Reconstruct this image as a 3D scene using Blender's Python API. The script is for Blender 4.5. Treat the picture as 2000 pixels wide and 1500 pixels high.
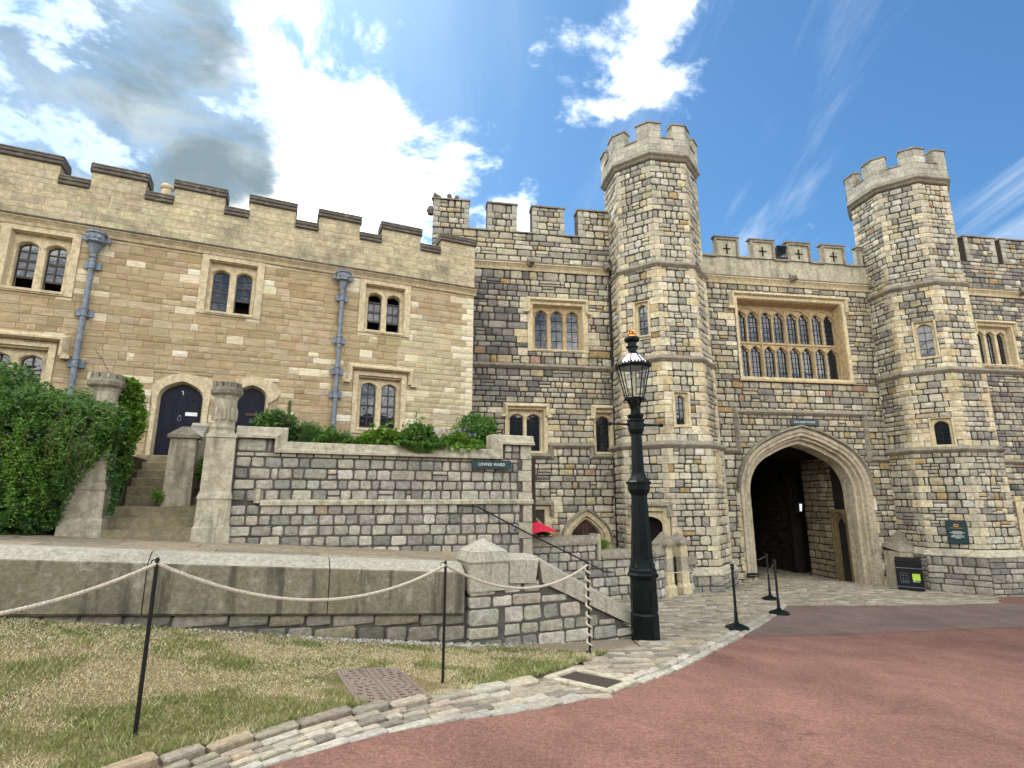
import bpy, bmesh, math, random
import numpy as np
from mathutils import Vector, Matrix
from mathutils.geometry import tessellate_polygon

for o in list(bpy.data.objects):
    bpy.data.objects.remove(o)
SC = bpy.context.scene
COL = SC.collection
R = math.radians
PI = math.pi

# ------------------------------------------------------------------ camera
EYE = 1.6
cd = bpy.data.cameras.new('camera')
cam = bpy.data.objects.new('camera', cd)
COL.objects.link(cam)
cam.location = (0, 0, EYE)
cam.rotation_euler = (R(90 + 11.729), 0, 0)
cd.sensor_width = 36
cd.lens = 1050 / 2000 * 36
cd.clip_start = .05
cd.clip_end = 2000
SC.camera = cam

# ------------------------------------------------------------------ sky, sun, exposure
SUN_AZ, SUN_EL = -30., 52.          # azimuth measured from +Y towards +X
SKY_K = .1
world = bpy.data.worlds.new('World')
SC.world = world
world.use_nodes = True
SC.view_settings.view_transform = 'Standard'
SC.view_settings.look = 'None'
SC.view_settings.gamma = 1
SC.view_settings.use_curve_mapping = False
SC.view_settings.exposure = 1.9
SC.cycles.use_denoising = True
SC.cycles.max_bounces = 5
SC.cycles.diffuse_bounces = 2
SC.cycles.glossy_bounces = 2
SC.cycles.use_adaptive_sampling = True
SC.cycles.adaptive_threshold = .02


class NT:
    """tiny helper to write node trees"""
    def __init__(s, tree):
        s.t = tree

    def n(s, kind, ins=None, **kw):
        nd = s.t.nodes.new(kind)
        for k, v in kw.items():
            setattr(nd, k, v)
        for k, v in (ins or {}).items():
            s.link(v, nd.inputs[k])
        return nd

    def link(s, v, inp):
        if isinstance(v, bpy.types.NodeSocket):
            s.t.links.new(v, inp)
        elif v is not None:
            inp.default_value = v

    def m(s, op, a, b=None, c=None, clamp=False):
        nd = s.t.nodes.new('ShaderNodeMath')
        nd.operation = op
        nd.use_clamp = clamp
        for i, v in enumerate((a, b, c)):
            s.link(v, nd.inputs[i])
        return nd.outputs[0]

    def v(s, op, a, b=None, out=0):
        nd = s.t.nodes.new('ShaderNodeVectorMath')
        nd.operation = op
        s.link(a, nd.inputs[0])
        if op == 'SCALE':
            s.link(b, nd.inputs[3])
        else:
            s.link(b, nd.inputs[1])
        return nd.outputs[out]

    def mix(s, f, a, b, blend='MIX'):
        nd = s.t.nodes.new('ShaderNodeMix')
        nd.data_type = 'RGBA'
        nd.blend_type = blend
        s.link(f, nd.inputs[0])
        s.link(a, nd.inputs[6])
        s.link(b, nd.inputs[7])
        return nd.outputs[2]

    def ramp(s, x, lo, hi, a=0., b=1.):
        nd = s.t.nodes.new('ShaderNodeMapRange')
        nd.interpolation_type = 'SMOOTHSTEP'
        s.link(x, nd.inputs[0])
        for i, q in enumerate((lo, hi, a, b)):
            s.link(q, nd.inputs[1 + i])
        return nd.outputs[0]

    def noise(s, vec, scale, detail=4., rough=.55, dist=0.):
        nd = s.t.nodes.new('ShaderNodeTexNoise')
        s.link(vec, nd.inputs['Vector'])
        nd.inputs['Scale'].default_value = scale
        nd.inputs['Detail'].default_value = detail
        nd.inputs['Roughness'].default_value = rough
        nd.inputs['Distortion'].default_value = dist
        return nd.outputs[0]


def build_world():
    t = world.node_tree
    t.nodes.clear()
    N = NT(t)
    out = N.n('ShaderNodeOutputWorld')
    bg = N.n('ShaderNodeBackground')
    bg.inputs['Strength'].default_value = SKY_K
    t.links.new(bg.outputs[0], out.inputs[0])
    sky = N.n('ShaderNodeTexSky')
    sky.sky_type = 'NISHITA'
    sky.sun_disc = False
    sky.sun_elevation = R(SUN_EL)
    sky.sun_rotation = R(SUN_AZ)
    sky.air_density = 1.0
    sky.dust_density = .6
    sky.ozone_density = 2.2
    D = N.v('NORMALIZE', N.n('ShaderNodeTexCoord').outputs['Generated'])
    sep = N.n('ShaderNodeSeparateXYZ', {0: D})
    z = N.m('ADD', N.m('MAXIMUM', sep.outputs[2], 0.0), .16)
    comb = N.n('ShaderNodeCombineXYZ', {0: N.m('DIVIDE', sep.outputs[0], z), 1: N.m('DIVIDE', sep.outputs[1], z), 2: 0.37})
    P = comb.outputs[0]

    def lobe(az, el, lo, hi):
        d = (math.sin(R(az)) * math.cos(R(el)), math.cos(R(az)) * math.cos(R(el)), math.sin(R(el)))
        dot = N.v('DOT_PRODUCT', D, d, out=1)
        return N.ramp(dot, lo, hi)
    warp = N.v('SCALE', N.n('ShaderNodeTexNoise', {'Vector': P, 'Scale': 1.1, 'Detail': 3.0}).outputs['Color'], .55)
    Q = N.v('ADD', P, warp)
    n1 = N.noise(N.v('ADD', Q, (11.7, 4.2, 0)), 2.3, 14., .62, .0)
    n2 = N.noise(N.v('ADD', Q, (5.1, 8.4, 0)), 1.7, 9., .58)
    n4 = N.noise(N.v('ADD', Q, (3.1, 5.7, 0)), 3.4, 8., .6)
    # a bank of broken cloud lies to the west (left) and goes on behind the viewer, thickened there to light the fronts, the south-east (right) is clear
    west = N.ramp(N.v('DOT_PRODUCT', D, (-.74, .50, .45), out=1), .55, .98)
    back = N.ramp(sep.outputs[1], .25, -.35)
    bias = N.m('ADD', N.m('MULTIPLY', west, .20), N.m('MULTIPLY', back, .36))
    bias = N.m('ADD', bias, N.m('MULTIPLY', lobe(-24, 38, .955, .995), .06))
    bias = N.m('ADD', bias, N.m('MULTIPLY', lobe(-8, 25, .962, .997), .17))
    bias = N.m('ADD', bias, N.m('MULTIPLY', lobe(-15, 33, .978, .998), .12))
    bias = N.m('ADD', bias, N.m('MULTIPLY', lobe(-26, 22, .970, .997), .10))
    bias = N.m('ADD', bias, N.m('MULTIPLY', lobe(12.5, 42, .985, .9996), .14))
    bias = N.m('ADD', bias, N.m('MULTIPLY', lobe(21, 49, .990, .9997), .12))
    bias = N.m('ADD', bias, N.m('MULTIPLY', lobe(-46, 32, .93, .985), .20))
    dens = N.m('SUBTRACT', N.m('ADD', n1, bias), N.m('ADD', .695, N.m('MULTIPLY', N.m('SUBTRACT', N.noise(Q, 5.0, 10., .64), .5), -.55)))
    cover = N.ramp(dens, -.04, .32)
    dk = N.m('MULTIPLY', lobe(-45, 32, .930, .985), .46)
    shade = N.ramp(N.m('ADD', n2, dk), .62, .90)
    core = N.ramp(dens, .0, .14)
    grey = N.m('MULTIPLY', shade, core)
    k = 1 / SKY_K
    soft = N.m('MULTIPLY', N.ramp(n4, .46, .64), N.ramp(dens, .02, .16, 0., .85))
    white = N.mix(soft, (1.5 * k, 1.48 * k, 1.40 * k, 1), (.30 * k, .315 * k, .32 * k, 1))
    dark = N.mix(N.ramp(n4, .36, .62), (.078 * k, .105 * k, .12 * k, 1), (.17 * k, .20 * k, .21 * k, 1))
    ccol = N.mix(grey, white, dark)
    # thin high wisps drawn out in one direction
    rot = N.n('ShaderNodeMapping', {0: P})
    rot.inputs['Rotation'].default_value = (0, 0, R(11))
    rot.inputs['Scale'].default_value = (3.2, .6, 1)
    rot.inputs['Location'].default_value = (.9, .3, 0)
    w = N.noise(rot.outputs[0], 1.3, 8., .62, .5)
    wisp = N.m('MULTIPLY', N.ramp(w, .46, .74), .52)
    east = N.ramp(sep.outputs[0], .05, .35)
    wisp = N.m('MULTIPLY', wisp, N.m('ADD', N.m('MULTIPLY', east, .8), .2))
    skyc = N.mix(1.0, sky.outputs[0], (.225, .385, .515, 1), 'MULTIPLY')
    skyc = N.v('DIVIDE', skyc, N.v('ADD', N.v('SCALE', skyc, .09), (1, 1, 1)))
    c = N.mix(wisp, skyc, (.30 * k, .33 * k, .355 * k, 1))
    c = N.mix(cover, c, ccol)
    t.links.new(c, bg.inputs[0])


build_world()
sl = bpy.data.lights.new('sun', 'SUN')
sun = bpy.data.objects.new('sun', sl)
COL.objects.link(sun)
sl.energy = 1.0
sl.angle = R(14)
sl.color = (1, .95, .86)
sd = Vector((math.sin(R(SUN_AZ)) * math.cos(R(SUN_EL)), math.cos(R(SUN_AZ)) * math.cos(R(SUN_EL)), math.sin(R(SUN_EL))))
sun.rotation_euler = sd.to_track_quat('Z', 'Y').to_euler()
sun.location = sd * 60

# ------------------------------------------------------------------ frames and terrain
AH, AG = R(24.08), R(8.96)
HA = (math.cos(AH), math.sin(AH))
HB = (-math.sin(AH), math.cos(AH))
G0 = Vector((9.75, 18.765, 0))
FR = {'W': (0., Vector((0, 0, 0))), 'H': (AH, Vector((0, 0, 0))), 'G': (AG, G0)}
_S = np.array([(-30, 1.55), (-20, 1.0), (-8, .42), (0, 0.0), (5, -.27), (10, -.52), (14, -.79), (18, -.97), (22, -1.08), (26.6, -1.16), (31.7, -1.40), (40, -1.6), (60, -1.8), (120, -2), (900, -2)])
_W = np.array([(-40, 2.5), (-14, 1.9), (-6, .87), (-2.45, .34), (-1.06, .13), (.86, -.18), (2.77, -.45), (5.55, -.62), (9, -.83), (60, -1.5)])
_ss = np.linspace(-40, 130, 1701)
_zz = np.interp(_ss, _S[:, 0], _S[:, 1])
_zz = np.convolve(np.pad(_zz, 20, mode='edge'), np.ones(41) / 41, 'valid')


def terr(X, Y):
    X = np.asarray(X, float)
    Y = np.asarray(Y, float)
    z = np.interp(X + Y, _ss, _zz)
    a = X * HA[0] + Y * HA[1]
    b = X * HB[0] + Y * HB[1]
    sw = (HA[0] + HA[1]) * a + (HB[0] + HB[1]) * 7.69
    bump = np.interp(a, _W[:, 0], _W[:, 1]) - np.interp(sw, _ss, _zz)
    t = np.clip((b - 4) / 3.6, 0, 1)
    t = t * t * (3 - 2 * t)
    return z + bump * t * np.clip((6.5 - a) / 1.5, 0, 1) * np.clip((40 - np.hypot(X, Y)) / 10, 0, 1)


def tz(x, y):
    return float(terr(x, y))


def zpath(a):
    return .76 - .08 * a


# ------------------------------------------------------------------ materials
def mat_new(name):
    m = bpy.data.materials.new(name)
    m.use_nodes = True
    t = m.node_tree
    t.nodes.clear()
    N = NT(t)
    o = N.n('ShaderNodeOutputMaterial')
    p = N.n('ShaderNodeBsdfPrincipled')
    t.links.new(p.outputs[0], o.inputs[0])
    return m, N, p


def setin(N, p, **kw):
    names = dict(color='Base Color', rough='Roughness', metal='Metallic', spec='Specular IOR Level', normal='Normal', coat='Coat Weight', emit='Emission Color', estr='Emission Strength', ior='IOR', trans='Transmission Weight', alpha='Alpha', sss='Subsurface Weight')
    for k, v in kw.items():
        N.link(v, p.inputs[names[k]])


def bump(N, h, strength, dist):
    b = N.n('ShaderNodeBump', {'Height': h})
    b.inputs['Strength'].default_value = strength
    b.inputs['Distance'].default_value = dist
    return b.outputs[0]


def mat_stone(name, base=None, streak=0., grime=.5, bumps=.55, fine=1., lichen=0., drip=0.):
    """weathered stone; base None: the tint comes from each stone's own colour"""
    m, N, p = mat_new(name)
    pos = N.n('ShaderNodeNewGeometry').outputs['Position']
    if base is None:
        at = N.n('ShaderNodeAttribute', attribute_name='tint').outputs['Color']
        oc = N.n('ShaderNodeObjectInfo').outputs['Color']
        col = N.mix(1.0, at, oc, 'ADD')
        off = N.v('SCALE', col, 37.)
        q = N.v('ADD', pos, off)
    else:
        col = (*base, 1)
        q = pos
    if streak:
        qs = N.v('MULTIPLY', q, (2.2, 2.2, 22.))
        s1 = N.noise(qs, 1.6, 5., .6, 1.2)
    else:
        s1 = N.noise(q, 9 * fine, 5., .62, .4)
    s2 = N.noise(q, 42 * fine, 4., .6)
    g1 = N.noise(pos, .7, 5., .6, .3)
    g2 = N.noise(pos, 2.6, 6., .65)
    f = N.ramp(s1, .28, .75, .72, 1.22)
    f = N.m('MULTIPLY', f, N.ramp(s2, .3, .7, .86, 1.12))
    c = N.mix(1.0, col, N.n('ShaderNodeCombineXYZ', {0: f, 1: f, 2: N.m('MULTIPLY', f, .98)}).outputs[0], 'MULTIPLY')
    gm = N.m('MULTIPLY', N.m('MULTIPLY', N.ramp(g1, .42, .68), N.ramp(g2, .36, .62)), grime)
    c = N.mix(gm, c, (.075, .072, .065, 1))
    if lichen:
        l = N.noise(N.v('ADD', pos, (9, 4, 2)), 6.5, 7., .7)
        c = N.mix(N.m('MULTIPLY', N.ramp(l, .52, .68), lichen), c, (.42, .41, .36, 1))
        l2 = N.noise(N.v('ADD', pos, (3, 8, 1)), 3.1, 6., .7)
        c = N.mix(N.m('MULTIPLY', N.ramp(l2, .56, .7), lichen * .8), c, (.06, .058, .05, 1))
    if drip:
        qd = N.v('MULTIPLY', pos, (5.5, 5.5, .5))
        d = N.noise(qd, 1.1, 5., .6, .3)
        c = N.mix(N.m('MULTIPLY', N.ramp(d, .5, .66), drip), c, (.045, .045, .04, 1))
        d2 = N.noise(N.v('MULTIPLY', N.v('ADD', pos, (5, 1, 0)), (3.5, 3.5, .8)), 1.0, 5., .6)
        c = N.mix(N.m('MULTIPLY', N.ramp(d2, .45, .7), drip * .55), c, (.13, .115, .05, 1))
    h = N.m('ADD', N.m('MULTIPLY', s1, 1.0), N.m('MULTIPLY', s2, .45))
    setin(N, p, color=c, rough=.93, spec=.25, normal=bump(N, h, bumps, .03))
    return m


def mat_plain(name, col, rough=.6, metal=0., spec=.5, var=.12, scale=14., bumps=0., coat=0.):
    m, N, p = mat_new(name)
    pos = N.n('ShaderNodeNewGeometry').outputs['Position']
    n = N.noise(pos, scale, 5., .6)
    f = N.ramp(n, .3, .7, 1 - var, 1 + var)
    c = N.mix(1.0, (*col, 1), N.n('ShaderNodeCombineXYZ', {0: f, 1: f, 2: f}).outputs[0], 'MULTIPLY')
    setin(N, p, color=c, rough=N.ramp(n, .3, .7, max(rough - .08, 0), min(rough + .08, 1)), metal=metal, spec=spec, coat=coat)
    if bumps:
        setin(N, p, normal=bump(N, n, bumps, .01))
    return m


def mat_leaf(name, c1, c2, rough=.5):
    m, N, p = mat_new(name)
    at = N.n('ShaderNodeAttribute', attribute_name='tint').outputs['Fac']
    pos = N.n('ShaderNodeNewGeometry').outputs['Position']
    n = N.noise(pos, 2.5, 4., .6)
    f = N.m('ADD', N.m('MULTIPLY', at, .6), N.m('MULTIPLY', n, .5), clamp=True)
    c = N.mix(f, (*c1, 1), (*c2, 1))
    setin(N, p, color=c, rough=rough, spec=.35)
    tr = N.n('ShaderNodeBsdfTranslucent', {0: N.mix(1.0, c, (1.2, 1.5, .6, 1), 'MULTIPLY')})
    mx = N.n('ShaderNodeMixShader', {0: .28})
    N.t.links.new(p.outputs[0], mx.inputs[1])
    N.t.links.new(tr.outputs[0], mx.inputs[2])
    N.t.links.new(mx.outputs[0], N.t.nodes[0].inputs[0])
    return m


def mat_asphalt(name, base, chips, crack=True):
    m, N, p = mat_new(name)
    pos = N.n('ShaderNodeNewGeometry').outputs['Position']
    n1 = N.noise(pos, 75., 5., .75)
    n2 = N.noise(pos, 1.3, 6., .6, .5)
    n3 = N.noise(pos, 26., 4., .6)
    c = N.mix(N.ramp(n1, .42, .66), (*base, 1), (*chips, 1))
    c = N.mix(N.ramp(n1, .40, .30), c, tuple(x * .35 for x in base) + (1,))
    n5 = N.noise(N.v('ADD', pos, (4, 9, 2)), .35, 4., .6, .8)
    f = N.m('MULTIPLY', N.m('MULTIPLY', N.ramp(n2, .3, .7, .82, 1.14), N.ramp(n3, .3, .7, .78, 1.18)), N.ramp(n5, .3, .7, .93, 1.05))
    c = N.mix(1.0, c, N.n('ShaderNodeCombineXYZ', {0: f, 1: f, 2: f}).outputs[0], 'MULTIPLY')
    if crack:
        vo = N.n('ShaderNodeTexVoronoi', {'Vector': N.v('ADD', pos, N.v('SCALE', N.n('ShaderNodeTexNoise', {'Vector': pos, 'Scale': 3.0}).outputs['Color'], .5))}, feature='DISTANCE_TO_EDGE')
        vo.inputs['Scale'].default_value = .55
        ck = N.m('MULTIPLY', N.ramp(vo.outputs[0], .012, .002), N.ramp(N.noise(pos, .8, 3.), .5, .62))
        c = N.mix(N.m('MULTIPLY', ck, .28), c, (.04, .028, .024, 1))
    setin(N, p, color=c, rough=.95, spec=.2, normal=bump(N, N.m('ADD', n1, n3), .8, .008))
    return m


def mat_lawn(name):
    m, N, p = mat_new(name)
    pos = N.n('ShaderNodeNewGeometry').outputs['Position']
    n1 = N.noise(pos, 1.1, 6., .62, .4)
    n2 = N.noise(pos, 60., 4., .7)
    c = N.mix(N.ramp(n1, .45, .62), (.25, .19, .10, 1), (.09, .11, .03, 1))
    c = N.mix(N.ramp(n2, .35, .65), N.mix(.6, c, (.05, .045, .02, 1)), c)
    setin(N, p, color=c, rough=1., spec=.1, normal=bump(N, n2, 1., .02))
    return m


M = {}
M['stone'] = mat_stone('weathered_stone', None, grime=.5, bumps=.9)
M['garden_stone'] = mat_stone('grey_heath_stone', None, grime=.35, bumps=1., fine=1.2)
M['ashlar'] = mat_stone('bedded_ashlar', None, streak=1, grime=.12, bumps=.25)
M['pale_ashlar'] = mat_stone('pale_grey_ashlar', None, grime=.55, bumps=.25, lichen=.25)
M['sett'] = mat_stone('sett_stone', None, grime=.35, bumps=.6, fine=2.2)
M['flag'] = mat_stone('flagstone', None, grime=.3, bumps=.2)
M['mortar'] = mat_stone('dark_mortar', (.055, .048, .036), grime=.2, bumps=.3)
M['arch'] = mat_stone('weathered_arch_stone', (.47, .405, .295), grime=.55, bumps=.3, lichen=.2, drip=.25)
M['mortar_light'] = mat_stone('lime_mortar', (.40, .32, .20), grime=.1, bumps=.2)
M['mortar_grey'] = mat_stone('grey_mortar', (.10, .095, .085), grime=.2, bumps=.3)
M['dress'] = mat_stone('dressed_limestone', (.62, .525, .34), grime=.22, bumps=.2, lichen=.06)
M['dress_brown'] = mat_stone('brown_limestone', (.47, .355, .20), grime=.2, bumps=.2)
M['dress_house'] = mat_stone('honey_limestone', (.60, .50, .33), grime=.15, bumps=.2)
M['cope_dark'] = mat_stone('blackened_coping', (.13, .115, .095), grime=.6, bumps=.6, lichen=.4)
M['cope_grey'] = mat_stone('lichened_coping', (.26, .23, .175), grime=.6, bumps=.5, lichen=.5)
M['cope_pale'] = mat_stone('pale_lichened_coping', (.46, .42, .315), grime=.5, bumps=.3, lichen=.35, drip=.35)
M['granite'] = mat_stone('stained_granite_coping', (.235, .21, .15), grime=.6, bumps=.5, fine=2.5, lichen=.55, drip=.75)
M['granite_top'] = mat_stone('clean_granite', (.38, .355, .29), grime=.35, bumps=.4, fine=2.5, lichen=.3)
M['granite_pale'] = mat_stone('pale_granite', (.42, .40, .33), grime=.25, bumps=.4, fine=2.5, lichen=.15, drip=.3)
M['pier'] = mat_stone('streaked_pier_stone', (.48, .43, .33), grime=.5, bumps=.35, lichen=.4, drip=.4)
M['step'] = mat_stone('worn_step_stone', (.26, .22, .14), grime=.5, bumps=.35)
M['dirt'] = mat_stone('trodden_earth', (.34, .28, .20), grime=.2, bumps=.8, fine=3.)
M['soil'] = mat_stone('garden_soil', (.06, .045, .03), grime=.2, bumps=1., fine=2.)
M['sooty'] = mat_stone('soot_blackened_stone', (.022, .019, .015), grime=.3, bumps=.3)  # near-black colour stands in for the shade deep in the passage
M['sooty_dress'] = mat_stone('grimy_brown_stone', (.20, .145, .075), grime=.5, bumps=.3)  # brown stone, passage shade painted into its colour
M['glass'] = None
M['iron'] = mat_plain('black_iron', (.007, .0075, .008), .5, spec=.35)
M['lamp'] = mat_plain('dark_green_black_paint', (.0016, .0055, .006), .40, spec=.2, var=.25)
M['lead'] = mat_plain('grey_blue_lead', (.17, .20, .24), .55, metal=.25, var=.35, scale=9., bumps=.3)
M['cast'] = mat_plain('rusty_cast_iron', (.155, .115, .09), .8, var=.3, scale=30., bumps=.5)
M['gold'] = mat_plain('gilded_crown', (.75, .42, .10), .35, metal=.8)
M['red_velvet'] = mat_plain('red_enamel', (.35, .01, .02), .5)
M['white'] = mat_plain('white_paint', (.75, .75, .72), .5, var=.05)
M['sign'] = mat_plain('dark_green_sign_paint', (.008, .035, .038), .35, var=.15)
M['letter'] = mat_plain('white_lettering', (.75, .80, .80), .5, var=.03)
M['grate'] = mat_plain('dark_iron_grate', (.07, .05, .04), .7, var=.3, scale=30., bumps=.5)
M['black'] = mat_plain('black_plastic', (.005, .005, .006), .5, spec=.3, var=.1)
M['lime'] = mat_plain('lime_label', (.42, .65, .06), .5, var=.05)
M['navy'] = mat_plain('navy_door_paint', (.006, .006, .020), .45, spec=.25, var=.2)
M['oak'] = mat_plain('reddish_oak', (.075, .028, .02), .6, var=.3, scale=20)
M['dark'] = mat_plain('unlit_interior', (.012, .012, .012), .9, spec=.1)
M['sash'] = mat_plain('dark_brown_sash', (.025, .018, .016), .5, var=.2)
M['curtain'] = mat_plain('pale_curtain', (.55, .50, .50), .9, var=.1)
M['rope'] = mat_plain('natural_rope', (.50, .45, .355), .9, var=.25, scale=60, bumps=.4)
M['umbrella'] = mat_plain('crimson_canvas', (.72, .015, .06), .75, var=.08)
M['asphalt'] = mat_asphalt('red_asphalt', (.165, .080, .060), (.275, .155, .122))
M['asphalt_grey'] = mat_asphalt('worn_grey_asphalt', (.15, .102, .086), (.22, .165, .14), crack=False)
M['lawn'] = mat_lawn('parched_turf')
M['stem'] = mat_plain('woody_stem', (.10, .07, .045), .9, var=.3)
M['leaf_dark'] = mat_leaf('dark_climber_leaf', (.025, .085, .03), (.12, .24, .06))
M['leaf_mid'] = mat_leaf('mid_green_leaf', (.045, .12, .03), (.16, .28, .06))
M['leaf_light'] = mat_leaf('bright_green_leaf', (.07, .16, .02), (.20, .33, .05))
M['leaf_olive'] = mat_leaf('shrub_leaf', (.035, .10, .035), (.18, .28, .09))
M['petal'] = mat_plain('purple_petal', (.28, .18, .62), .6)
M['petal_white'] = mat_plain('white_petal', (.8, .8, .75), .6)
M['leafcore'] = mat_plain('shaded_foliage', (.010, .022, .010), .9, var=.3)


def make_glass():
    m, N, p = mat_new('old_window_glass')
    pos = N.n('ShaderNodeNewGeometry').outputs['Position']
    n = N.noise(pos, 3.5, 2., .5)
    setin(N, p, color=(.012, .016, .022, 1), rough=.04, ior=1.75, spec=.5, normal=bump(N, n, .08, .05))
    return m


M['glass'] = make_glass()


def make_clear():
    m, N, p = mat_new('lantern_glass')
    t = N.n('ShaderNodeBsdfTransparent')
    t.inputs[0].default_value = (.93, .95, .95, 1)
    setin(N, p, color=(.8, .85, .85, 1), rough=.05)
    mx = N.n('ShaderNodeMixShader', {0: .07})
    N.t.links.new(t.outputs[0], mx.inputs[1])
    N.t.links.new(p.outputs[0], mx.inputs[2])
    N.t.links.new(mx.outputs[0], N.t.nodes[0].inputs[0])
    return m


M['clear'] = make_clear()


def make_blades():
    m, N, p = mat_new('grass_blades')
    at = N.n('ShaderNodeAttribute', attribute_name='tint').outputs['Color']
    setin(N, p, color=at, rough=.8, spec=.15)
    return m


M['blade'] = make_blades()
m_, N_, p_ = mat_new('lit_lantern')
setin(N_, p_, color=(.8, .8, .8, 1), emit=(1, .98, .95, 1), estr=.2)
M['lit'] = m_

# ------------------------------------------------------------------ object helpers
class Thing:
    """root Empty at the thing's base; parts are given in the frame's own coordinates"""
    def __init__(s, name, label, cat, frame='W', o=(0, 0, 0), group=None, kind=None, k=1., rz=0.):
        s.ang, base = FR[frame]
        s.o = Vector(o)
        s.root = bpy.data.objects.new(name, None)
        s.root.empty_display_size = .2
        COL.objects.link(s.root)
        rm = Matrix.Rotation(s.ang, 3, 'Z')
        loc = rm @ s.o + base
        c = Vector((0, 0, EYE))
        s.root.location = c + (loc - c) * k
        s.root.rotation_euler = (0, 0, s.ang)
        s.root.scale = (k, k, k)
        s.M = Matrix.Translation(s.root.location) @ Matrix.Rotation(s.ang, 4, 'Z') @ Matrix.Scale(k, 4)
        if kind:
            s.root['kind'] = kind
        if label:
            s.root['label'] = label
        if cat:
            s.root['category'] = cat
        if group:
            s.root['group'] = group

    def part(s, name, mb, mat, parent=None, smooth=False, label=None):
        return mb.build(name, mat, parent or s.root, s.o, smooth, label)


class MB:
    def __init__(s):
        s.v = []
        s.f = []

    def add(s, v, f):
        n = len(s.v)
        s.v += [tuple(p) for p in v]
        s.f += [tuple(i + n for i in q) for q in f]
        return s

    def box(s, x0, x1, y0, y1, z0, z1):
        return s.add([(x0, y0, z0), (x1, y0, z0), (x1, y1, z0), (x0, y1, z0), (x0, y0, z1), (x1, y0, z1), (x1, y1, z1), (x0, y1, z1)],
                     [(0, 3, 2, 1), (4, 5, 6, 7), (0, 1, 5, 4), (1, 2, 6, 5), (2, 3, 7, 6), (3, 0, 4, 7)])

    def rbox(s, x0, x1, y0, y1, z0, z1, c=.012):
        """box with chamfered edges on all vertical and top edges"""
        def ring(i, z):
            return [(x0 + i + c, y0 + i, z), (x1 - i - c, y0 + i, z), (x1 - i, y0 + i + c, z), (x1 - i, y1 - i - c, z), (x1 - i - c, y1 - i, z), (x0 + i + c, y1 - i, z), (x0 + i, y1 - i - c, z), (x0 + i, y0 + i + c, z)]
        v = ring(0, z0) + ring(0, z1 - c) + ring(c, z1)
        f = [tuple(range(7, -1, -1)), tuple(range(16, 24))]
        for r in (0, 8):
            f += [(r + i, r + (i + 1) % 8, r + 8 + (i + 1) % 8, r + 8 + i) for i in range(8)]
        return s.add(v, f)

    def hexa(s, bot, top):
        """bot, top: 4 points each, counter-clockwise seen from above"""
        return s.add(list(bot) + list(top), [(3, 2, 1, 0), (4, 5, 6, 7), (0, 1, 5, 4), (1, 2, 6, 5), (2, 3, 7, 6), (3, 0, 4, 7)])

    def prism(s, poly, x0, x1):
        """(y,z) outline swept along x; x0/x1 numbers or functions of nothing"""
        n = len(poly)
        v = [(x0, y, z) for y, z in poly] + [(x1, y, z) for y, z in poly]
        f = [tuple(range(n)), tuple(range(2 * n - 1, n - 1, -1))]
        f += [(i, n + i, n + (i + 1) % n, (i + 1) % n) for i in range(n)]
        return s.add(v, f)

    def sweep(s, prof, path, closed=False):
        """prof: list of (out, up) ; path: list of (x, z) in the wall plane with outward = -y; mitred moulding"""
        n = len(path)
        rings = []
        for i in range(n):
            p = Vector(path[i])
            a = Vector(path[i - 1]) if (i > 0 or closed) else None
            b = Vector(path[(i + 1) % n]) if (i < n - 1 or closed) else None
            d1 = (p - a).normalized() if a is not None else None
            d2 = (b - p).normalized() if b is not None else None
            d1 = d1 or d2
            d2 = d2 or d1
            n1 = Vector((-d1.y, d1.x))
            n2 = Vector((-d2.y, d2.x))
            mm = (n1 + n2)
            mm = mm.normalized() if mm.length > 1e-6 else n1
            k = 1 / max(.3, mm.dot(n1))
            rings.append([(p.x + mm.x * u * k, -o, p.y + mm.y * u * k) for o, u in prof])
        m = len(prof)
        v = [q for r in rings for q in r]
        f = []
        for i in range(n if closed else n - 1):
            j = (i + 1) % n
            f += [(i * m + q, i * m + (q + 1) % m, j * m + (q + 1) % m, j * m + q) for q in range(m)]
        if not closed:
            f += [tuple(range(m - 1, -1, -1)), tuple(range((n - 1) * m, n * m))]
        return s.add(v, f)

    def plate(s, outer, holes, y0, y1, backs=None, obacks=None):
        """outline in (x,z) with holes; front at y0, sides run to y1; holes may narrow towards the back"""
        loops = [outer] + list(holes)
        tri = tessellate_polygon([[Vector((x, z, 0)) for x, z in l] for l in loops])
        flat = [p for l in loops for p in l]
        v = [(x, y0, z) for x, z in flat]
        f = []
        for t in tri:
            a, b, c = (flat[i] for i in t)
            cr = (b[0] - a[0]) * (c[1] - a[1]) - (b[1] - a[1]) * (c[0] - a[0])
            f.append(tuple(t) if cr > 0 else (t[0], t[2], t[1]))
        s.add(v, f)
        bk = [obacks or outer] + list(backs or holes)
        for li, l in enumerate(loops):
            n = len(l)
            ar = sum(l[i][0] * l[(i + 1) % n][1] - l[(i + 1) % n][0] * l[i][1] for i in range(n))
            vv = [(x, y0, z) for x, z in l] + [(x, y1, z) for x, z in bk[li]]
            ff = [(i, n + i, n + (i + 1) % n, (i + 1) % n) for i in range(n)]
            if (ar < 0) == (li == 0):
                ff = [q[::-1] for q in ff]
            s.add(vv, ff)
        return s

    def lathe(s, prof, n=24, cx=0, cy=0, rot=0., cap=True):
        """prof: list of (r, z) from bottom to top"""
        m = len(prof)
        v = [(cx + r * math.cos(rot + 2 * PI * i / n), cy + r * math.sin(rot + 2 * PI * i / n), z) for r, z in prof for i in range(n)]
        f = [(j * n + i, j * n + (i + 1) % n, (j + 1) * n + (i + 1) % n, (j + 1) * n + i) for j in range(m - 1) for i in range(n)]
        if cap:
            f += [tuple(range(n - 1, -1, -1)), tuple(range((m - 1) * n, m * n))]
        return s.add(v, f)

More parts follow.
